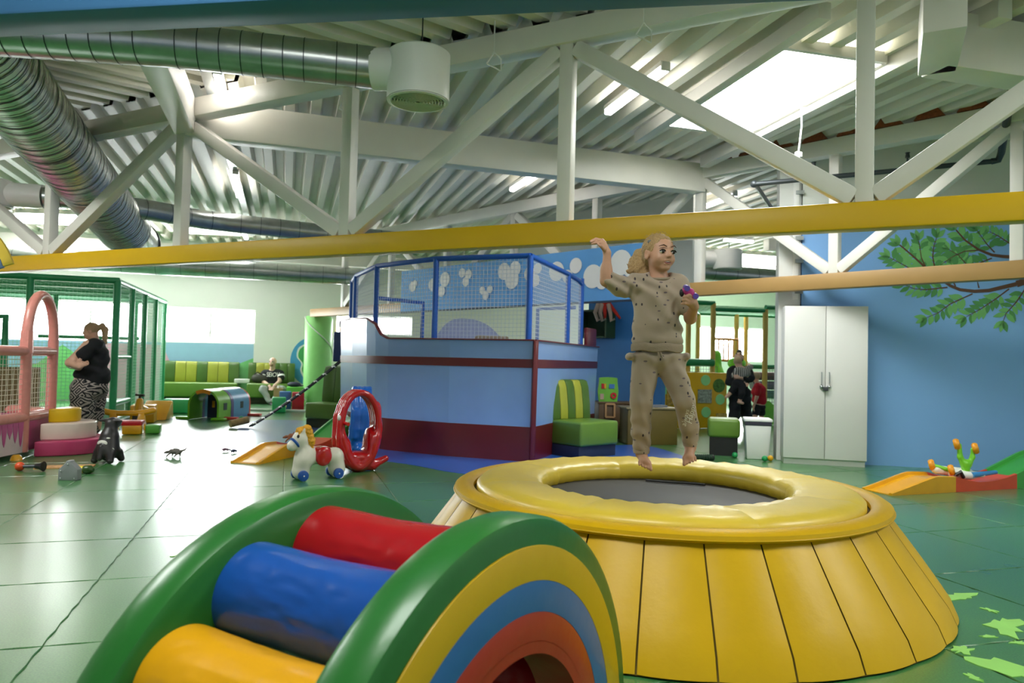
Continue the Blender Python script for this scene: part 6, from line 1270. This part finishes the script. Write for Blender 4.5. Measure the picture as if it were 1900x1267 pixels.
# ---- woman with crossed arms
wm = thing('person', 'woman in black top and patterned trousers with folded arms by the pink arch', 'person', (-6.0789, 10.5500, 0.0030))
hw = Head((-6.1155, 10.5500, 1.4988), 0.232, (-0.93, -0.30, -0.22))
P = hw.prims(smile=False) + [cap(hw.p(0, -0.12, -0.28), (-6.0814, 10.6000, 1.2974), 0.062, 0.07, 0.03), ell((-6.0962, 10.6000, 1.0772), (0.20, 0.19, 0.27), 0.05), ell((-6.1294, 10.6000, 0.7315), (0.22, 0.2, 0.2), 0.06)]
P += limb([(-6.0317, 10.3800, 1.2859), (-6.2421, 10.3000, 1.0350), (-6.0435, 10.2000, 0.9870)], [0.085, 0.06, 0.042], 0.03) + simple_hand((-6.0511, 10.2000, 0.9869), (0.8, 0.25, 0.45), 0.085, 0.010, (0.1, 0, 1))
P += limb([(-6.2198, 10.8000, 1.2907), (-6.4036, 10.6200, 1.0070), (-6.1055, 10.2800, 0.9698)], [0.085, 0.06, 0.042], 0.03) + simple_hand((-6.0940, 10.2600, 0.9778), (0.3, -0.5, 0.6), 0.085, 0.010, (1, 0, 0.2))
for x, dy in ((158, -0.10), (172, 0.12)): P += limb([(-6.1253, 10.6000, 0.6299), ((-6.1143, 10.6000, 0.3563)[0] + dy * 0.3, 10.6 + dy, 0.5), ((-6.1174, 10.6000, 0.0439)[0] + dy * 0.5, 10.6 + dy, 0.08)], [0.13, 0.09, 0.05], 0.04)
blob('body', P, 0.011, M_SKIN2, wm); hw.details(wm, smile=False, brow=H_ASH)
hq = [hw.e((0, -0.10, 0.13), (0.40, 0.44, 0.40), 0.03), cut(hw.e((0, 0.46, -0.14), (0.42, 0.42, 0.5), 0.02)), cut(hw.e((0, 0.1, -0.52), (0.5, 0.5, 0.36), 0.03))] + limb([hw.p(0, -0.48, 0.08), (-5.9862, 10.6200, 1.5837), (-5.9444, 10.6200, 1.5217), (-5.9282, 10.6000, 1.3954), (-5.9094, 10.6000, 1.3173)], [0.03, 0.035, 0.045, 0.035, 0.01], 0.02)
blob('hair', hq, 0.009, H_ASH, wm); q = MB(); q.ball((-6.0019, 10.6200, 1.5833), 0.03, 10, 8); q.build('hair_tie', M_BLK, wm)
M_BTEE = mat('black_cotton', '191a1e', 0.9, var=0.15, vs=10)
tf = lambda X: 0.006 * np.sin(X[:, 2] * 40 + 2 * np.sin(X[:, 0] * 14 + X[:, 1] * 11))
blob('black_top', [ell((-6.0896, 10.6000, 1.1088), (0.215, 0.21, 0.24), 0.05), ell((-6.1037, 10.6000, 0.8732), (0.235, 0.22, 0.16), 0.06), ell((-5.9921, 10.6000, 0.8288), (0.13, 0.18, 0.15), 0.06), cap((-5.9722, 10.4500, 1.2966), (-6.1129, 10.7800, 1.3008), 0.09, 0.09, 0.06)] + limb([(-6.0045, 10.4000, 1.2793), (-6.0815, 10.3300, 1.1535)], [0.105, 0.088], 0.04) + limb([(-6.1875, 10.8000, 1.2835), (-6.2811, 10.7500, 1.1527)], [0.105, 0.088], 0.04), 0.012, M_BTEE, wm, warp=tf)
def zig_mat(key):
    m = bpy.data.materials.new(key); m.use_nodes = True; nt = m.node_tree; b = nt.nodes['Principled BSDF']; b.inputs['Roughness'].default_value = 0.9
    tc = nt.nodes.new('ShaderNodeTexCoord'); mp = nt.nodes.new('ShaderNodeMapping'); mp.inputs['Scale'].default_value = (1, 0.6, 1); nt.links.new(tc.outputs['Object'], mp.inputs['Vector'])
    v = nt.nodes.new('ShaderNodeTexVoronoi'); v.distance = 'MANHATTAN'; v.inputs['Scale'].default_value = 5.5; nt.links.new(mp.outputs['Vector'], v.inputs['Vector'])
    ml = nt.nodes.new('ShaderNodeMath'); ml.operation = 'MULTIPLY'; ml.inputs[1].default_value = 26; nt.links.new(v.outputs['Distance'], ml.inputs[0]); sn = nt.nodes.new('ShaderNodeMath'); sn.operation = 'SINE'; nt.links.new(ml.outputs[0], sn.inputs[0])
    nz = nt.nodes.new('ShaderNodeTexNoise'); nz.inputs['Scale'].default_value = 70; nt.links.new(tc.outputs['Object'], nz.inputs['Vector']); ad = nt.nodes.new('ShaderNodeMath'); ad.operation = 'MULTIPLY_ADD'; ad.inputs[1].default_value = 1.6; nt.links.new(nz.outputs['Fac'], ad.inputs[0]); nt.links.new(sn.outputs[0], ad.inputs[2])
    r = nt.nodes.new('ShaderNodeValToRGB'); r.color_ramp.elements[0].position = 0.85; r.color_ramp.elements[0].color = (*hexc('16161a'), 1); r.color_ramp.elements[1].position = 1.0; r.color_ramp.elements[1].color = (*hexc('a89c94'), 1)
    nt.links.new(ad.outputs[0], r.inputs['Fac']); nt.links.new(r.outputs['Color'], b.inputs['Base Color']); MATS[key] = m; return m
blob('patterned_trousers', [ell((-6.1281, 10.6000, 0.7002), (0.245, 0.22, 0.19), 0.06)] + limb([(-6.1373, 10.5000, 0.6336), (-6.1652, 10.5000, 0.3617), (-6.0452, 10.5000, 0.0783)], [0.19, 0.15, 0.075], 0.05) + limb([(-6.1313, 10.7200, 0.6249), (-6.1345, 10.7200, 0.3084), (-6.0927, 10.7200, 0.0567)], [0.19, 0.14, 0.075], 0.05), 0.013, zig_mat('zigzag_cloth'), wm, warp=tf)
for y_, x_ in ((10.5, -6.18), (10.72, -6.22)):
    blob('shoe', [cap((x_ + 0.06, y_, 0.05), (x_ - 0.14, y_ - 0.03, 0.045), 0.048, 0.042, 0.02)], 0.012, M_BLK, wm)

# ---- seated man
mn = thing('person', 'bald man in black lettered shirt sitting on the far sofa', 'person', (-5.9784, 18.3000, -0.0389))
hm = Head((-6.1058, 18.6200, 1.0466), 0.235, (-0.12, -0.99, 0.05))
P = hm.prims(smile=False) + [cap(hm.p(0, -0.1, -0.3), (-6.1318, 18.6800, 0.8179), 0.062, 0.068, 0.03), ell((-6.1319, 18.7000, 0.6240), (0.18, 0.12, 0.24), 0.05), ell((-6.1171, 18.6800, 0.3763), (0.17, 0.14, 0.12), 0.05), cap((-6.3167, 18.7000, 0.7717), (-5.9571, 18.7000, 0.7803), 0.06, 0.06, 0.04)]
for sx_, a, b, c_ in ((-1, (-6.3372, 18.6800, 0.7577), (-6.2994, 18.5500, 0.5412), (-6.0415, 18.2800, 0.4332)), (1, (-5.9227, 18.6800, 0.7676), (-5.8884, 18.5500, 0.5647), (-5.9469, 18.2800, 0.4354))):
    P += limb([a, b, c_], [0.065, 0.05, 0.035], 0.02) + simple_hand(c_, (-0.2 * sx_, -0.5, -0.6), 0.09, 0.011, (1, 0.2, 0))
    kn = (-6.1573, 18.1500, 0.3678) if sx_ < 0 else (-5.7012, 18.1500, 0.3787); an = (-5.9522, 18.0500, 0.0433) if sx_ < 0 else (-5.8701, 18.0000, 0.0747)
    P += limb([(-6.2171, 18.6500, 0.3613) if sx_ < 0 else (-5.9966, 18.6500, 0.3665), kn, an], [0.085, 0.065, 0.042], 0.03)
blob('body', P, 0.012, mat('skin_pale', 'dcb3a0', 0.5), mn); hm.details(mn, smile=False, brow=H_ASH)
blob('beard', [hm.e((0, 0.27, -0.33), (0.2, 0.16, 0.17), 0.03), cut(hm.e((0, 0.46, -0.26), (0.12, 0.1, 0.06), 0.02))], 0.008, hair_mat('ginger_beard', '8a6248', 'a87e5e'), mn)
tee = blob('lettered_tee', [ell((-6.1295, 18.6900, 0.6519), (0.205, 0.15, 0.2), 0.05), ell((-6.1194, 18.6800, 0.4453), (0.2, 0.165, 0.14), 0.06), cap((-6.3165, 18.7000, 0.7648), (-5.9569, 18.7000, 0.7734), 0.085, 0.085, 0.05)] + limb([(-6.3367, 18.6800, 0.7439), (-6.3402, 18.6200, 0.6346)], [0.09, 0.082], 0.03) + limb([(-5.9222, 18.6800, 0.7538), (-5.8789, 18.6200, 0.6457)], [0.09, 0.082], 0.03), 0.012, M_BTEE, mn, warp=tf)
text_on('SEIOV', 0.125, (-6.0693, 18.5000, 0.7190), (1, 0, 0), (0, 0, 1.25), tee, M_LET, tee, 'lettering', 0.006)
for a, b in (((-6.3422, 18.6400, 0.6961), (-6.3409, 18.6200, 0.6553)), ((-5.8914, 18.6400, 0.7070), (-5.8769, 18.6200, 0.6664))):
    q = MB(); q.tube([a, b], 0.094, 16, cap=False); q.build('white_sleeve_band', M_WHT, tee)
blob('grey_joggers', [ell((-6.1101, 18.6600, 0.3635), (0.2, 0.18, 0.11), 0.05)] + limb([(-6.2171, 18.6500, 0.3613), (-6.1741, 18.1600, 0.3670), (-5.9698, 18.0600, 0.0690)], [0.115, 0.092, 0.062], 0.03) + limb([(-5.9966, 18.6500, 0.3665), (-5.7043, 18.1600, 0.3783), (-5.8612, 18.0100, 0.1075)], [0.115, 0.092, 0.062], 0.03), 0.013, mat('grey_marl', '9aa09a', 0.9, var=0.1), mn, warp=tf)
for c_ in ((-5.9078, 18.0000, 0.0073), (-5.8114, 17.9500, -0.0007)):
    blob('sock_foot', [cap(c_, add3(c_, 0.07, -0.12, -0.02), 0.05, 0.04, 0.02)], 0.012, M_BLK, mn)

# ---- woman carrying a child
wc = thing('person', 'woman in black carrying a small child, stepping past the yellow activity wall', 'person', (4.2068, 13.5000, 0.0147))
hc = Head((4.2314, 13.5500, 1.3818), 0.22, (-0.25, -0.6, 0.75), (0, 0, 1))
P = hc.prims(smile=False) + [cap(hc.p(0, -0.1, -0.3), (4.2343, 13.5500, 1.1912), 0.055, 0.065, 0.03), ell((4.2379, 13.5500, 0.9608), (0.17, 0.12, 0.25), 0.05), ell((4.2530, 13.5500, 0.6307), (0.17, 0.13, 0.13), 0.05)]
P += limb([(4.1049, 13.5500, 1.1280), (4.0279, 13.4500, 0.9284), (4.1589, 13.2000, 0.8896)], [0.065, 0.05, 0.038], 0.02) + simple_hand((4.1589, 13.2000, 0.8896), (0.9, -0.2, -0.05), 0.085, 0.011, (0, 0, 1))
P += limb([(4.4058, 13.5500, 1.1352), (4.4087, 13.4000, 0.9984), (4.1828, 13.2200, 1.0166)], [0.065, 0.05, 0.038], 0.02) + simple_hand((4.1828, 13.2200, 1.0166), (-0.8, -0.1, 0.1), 0.085, 0.011, (0, 0, 1))
P += limb([(4.1734, 13.5500, 0.5887), (4.1370, 13.4500, 0.3152), (4.0509, 13.3500, 0.0744)], [0.09, 0.065, 0.045], 0.03) + limb([(4.3538, 13.5500, 0.5931), (4.4467, 13.7000, 0.3043), (4.5519, 13.9500, 0.0623)], [0.09, 0.065, 0.045], 0.03)
blob('body', P, 0.012, M_SKIN2, wc); hc.details(wc, smile=False)
blob('hair', [hc.e((0, -0.12, 0.12), (0.40, 0.44, 0.40), 0.03), cut(hc.e((0, 0.46, -0.12), (0.42, 0.42, 0.52), 0.02)), ell((4.2618, 13.6200, 1.4839), 0.05, 0.02)], 0.01, H_DARK, wc)
blob('black_jumper', [ell((4.2374, 13.5500, 0.9908), (0.2, 0.15, 0.24), 0.06), ell((4.2718, 13.5500, 0.7112), (0.195, 0.15, 0.15), 0.06), cap((4.1248, 13.5500, 1.1385), (4.3956, 13.5500, 1.1450), 0.075, 0.075, 0.05)] + limb([(4.1049, 13.5500, 1.1280), (4.0329, 13.4500, 0.9285), (4.1292, 13.2300, 0.8879)], [0.085, 0.075, 0.055], 0.03) + limb([(4.4058, 13.5500, 1.1352), (4.3988, 13.4000, 0.9981), (4.2284, 13.2400, 1.0173)], [0.085, 0.075, 0.055], 0.03), 0.013, M_BTEE, wc, warp=tf)
blob('black_trousers', [ell((4.2630, 13.5500, 0.6309), (0.19, 0.15, 0.12), 0.05)] + limb([(4.1734, 13.5500, 0.5887), (4.1370, 13.4500, 0.3152), (4.0635, 13.3600, 0.0935)], [0.115, 0.10, 0.085], 0.03) + limb([(4.3538, 13.5500, 0.5931), (4.4366, 13.7000, 0.3041), (4.5314, 13.9200, 0.0953)], [0.115, 0.10, 0.085], 0.03), 0.013, mat('black_trouser_cloth', '14161c', 0.85, var=0.1), wc, warp=tf)
M_COVER = mat('blue_shoe_cover', '2a86c4', 0.4, bump=0.4, bs=60)
for c_ in ((4.0364, 13.3000, 0.0346), (4.5359, 13.9000, 0.0459)): blob('shoe_cover', [cap((c_[0] + 0.02, c_[1], 0.065), (c_[0] - 0.06, c_[1] - 0.15, 0.055), 0.06, 0.05, 0.02)], 0.012, M_COVER, wc)
ch = thing('person', 'toddler in striped top held in the arms of the woman in black', 'person', (4.1367, 13.3000, 0.5421))
hk = Head((4.1442, 13.3300, 1.2994), 0.19, (0.3, 0.8, -0.1))
P = hk.prims(child=True, smile=False) + [cap(hk.p(0, -0.1, -0.3), (4.1864, 13.3000, 1.1528), 0.045, 0.05, 0.02), ell((4.2106, 13.2800, 1.0848), (0.13, 0.09, 0.13), 0.04), ell((4.1643, 13.2800, 0.8970), (0.12, 0.09, 0.1), 0.04)]
P += limb([(4.1121, 13.2500, 1.1319), (4.0600, 13.3000, 1.0415), (4.1258, 13.3500, 0.9730)], [0.04, 0.035, 0.025], 0.02) + limb([(4.2980, 13.2800, 1.1557), (4.4054, 13.4000, 1.2164), (4.4077, 13.5000, 1.2558)], [0.04, 0.035, 0.025], 0.02)
P += limb([(4.0995, 13.2600, 0.8765), (3.9949, 13.2000, 0.7588), (3.9279, 13.2000, 0.6695)], [0.06, 0.045, 0.03], 0.02) + limb([(4.1887, 13.2000, 0.8610), (4.1588, 13.1300, 0.7268), (4.1286, 13.1500, 0.5698)], [0.06, 0.045, 0.032], 0.02)
P += [cap((3.9279, 13.2000, 0.6695), (3.8753, 13.1200, 0.6526), 0.03, 0.025, 0.015), cap((4.1189, 13.1500, 0.5696), (4.1650, 13.0800, 0.5553), 0.032, 0.026, 0.015)]
blob('body', P, 0.01, M_SKIN2, ch)
blob('hair', [hk.e((0, -0.08, 0.10), (0.40, 0.45, 0.40), 0.03), cut(hk.e((0, 0.46, -0.12), (0.42, 0.42, 0.52), 0.02))], 0.009, H_ASH, ch)
def stripe_mat(key, c1, c2, sc):
    m = bpy.data.materials.new(key); m.use_nodes = True; nt = m.node_tree; b = nt.nodes['Principled BSDF']; b.inputs['Roughness'].default_value = 0.9; tc = nt.nodes.new('ShaderNodeTexCoord'); w_ = nt.nodes.new('ShaderNodeTexWave'); w_.inputs['Scale'].default_value = sc; w_.inputs['Distortion'].default_value = 2
    nt.links.new(tc.outputs['Object'], w_.inputs['Vector']); r = nt.nodes.new('ShaderNodeValToRGB'); r.color_ramp.elements[0].color = (*hexc(c1), 1); r.color_ramp.elements[0].position = 0.45; r.color_ramp.elements[1].color = (*hexc(c2), 1); r.color_ramp.elements[1].position = 0.55; nt.links.new(w_.outputs['Fac'], r.inputs['Fac']); nt.links.new(r.outputs['Color'], b.inputs['Base Color']); MATS[key] = m; return m
blob('striped_top', [ell((4.2105, 13.2800, 1.0946), (0.15, 0.11, 0.115), 0.04)] + limb([(4.1248, 13.2600, 1.1419), (4.0599, 13.3000, 1.0513)], [0.06, 0.05], 0.03) + limb([(4.2980, 13.2800, 1.1557), (4.4054, 13.4000, 1.2164)], [0.06, 0.048], 0.03), 0.011, stripe_mat('striped_jersey', '4a4844', 'b8b4aa', 9), ch, warp=tf)
blob('black_leggings', [ell((4.1610, 13.2700, 0.9071), (0.135, 0.10, 0.085), 0.04)] + limb([(4.0995, 13.2600, 0.8765), (3.9949, 13.2000, 0.7588)], [0.07, 0.055], 0.03) + limb([(4.1887, 13.2000, 0.8610), (4.1588, 13.1300, 0.7268), (4.1437, 13.1400, 0.6484)], [0.07, 0.055, 0.045], 0.03), 0.011, M_BTEE, ch)
# ---- boy in red
by = thing('person', 'boy in red shirt and black shorts standing behind the rubbish bin', 'person', (4.9467, 14.6000, 0.0567))
hb = Head((4.9003, 14.6000, 1.0150), 0.2, (-0.75, 0.65, 0.05))
P = hb.prims(child=True, smile=False) + [cap(hb.p(0, -0.1, -0.3), (4.9459, 14.6000, 0.8542), 0.045, 0.05, 0.02), ell((4.9697, 14.6000, 0.7037), (0.12, 0.1, 0.18), 0.04), ell((4.9734, 14.6000, 0.4450), (0.12, 0.1, 0.1), 0.04)]
P += limb([(4.9165, 14.4800, 0.8145), (4.8773, 14.4500, 0.6117), (4.8162, 14.4200, 0.4520)], [0.045, 0.035, 0.025], 0.02) + simple_hand((4.8162, 14.4200, 0.4520), (-0.15, -0.1, -0.95), 0.07, 0.009, (0, 1, 0)) + limb([(5.0198, 14.7200, 0.8086), (5.0628, 14.7400, 0.5694), (5.0364, 14.7200, 0.4176)], [0.045, 0.035, 0.025], 0.02)
P += limb([(4.9142, 14.5500, 0.3929), (4.8675, 14.5000, 0.2345), (4.8657, 14.5200, 0.0831)], [0.06, 0.045, 0.032], 0.02) + limb([(5.0346, 14.6500, 0.3894), (5.0581, 14.6800, 0.2256), (5.0780, 14.7000, 0.0729)], [0.06, 0.045, 0.032], 0.02) + [cap((4.8661, 14.5200, 0.0563), (4.8166, 14.5000, 0.0516), 0.03, 0.025, 0.02), cap((5.0783, 14.7000, 0.0512), (5.0350, 14.7000, 0.0448), 0.03, 0.025, 0.02)]
blob('body', P, 0.01, M_SKIN2, by)
blob('hair', [hb.e((0, -0.08, 0.12), (0.40, 0.45, 0.39), 0.03), cut(hb.e((0, 0.46, -0.12), (0.42, 0.42, 0.52), 0.02)), cut(hb.e((0, 0.1, -0.5), (0.5, 0.5, 0.4), 0.03))], 0.009, H_ASH, by)
blob('red_shirt', [ell((4.9695, 14.6000, 0.7145), (0.145, 0.125, 0.17), 0.04), ell((4.9828, 14.6000, 0.5422), (0.145, 0.125, 0.11), 0.05), cap((4.9117, 14.5300, 0.8341), (5.0167, 14.6800, 0.8316), 0.06, 0.06, 0.04)] + limb([(4.9165, 14.4800, 0.8145), (4.8870, 14.4500, 0.6760)], [0.062, 0.055], 0.03) + limb([(5.0198, 14.7200, 0.8086), (5.0505, 14.7400, 0.6670)], [0.062, 0.055], 0.03), 0.012, mat('red_cotton', 'b81528', 0.9), by, warp=tf)
blob('black_shorts', [ell((4.9739, 14.6000, 0.4127), (0.135, 0.115, 0.08), 0.04)] + limb([(4.9142, 14.5500, 0.3929), (4.8840, 14.5200, 0.2977)], [0.08, 0.075], 0.02) + limb([(5.0346, 14.6500, 0.3894), (5.0537, 14.6700, 0.2912)], [0.08, 0.075], 0.02), 0.012, M_BTEE, by)
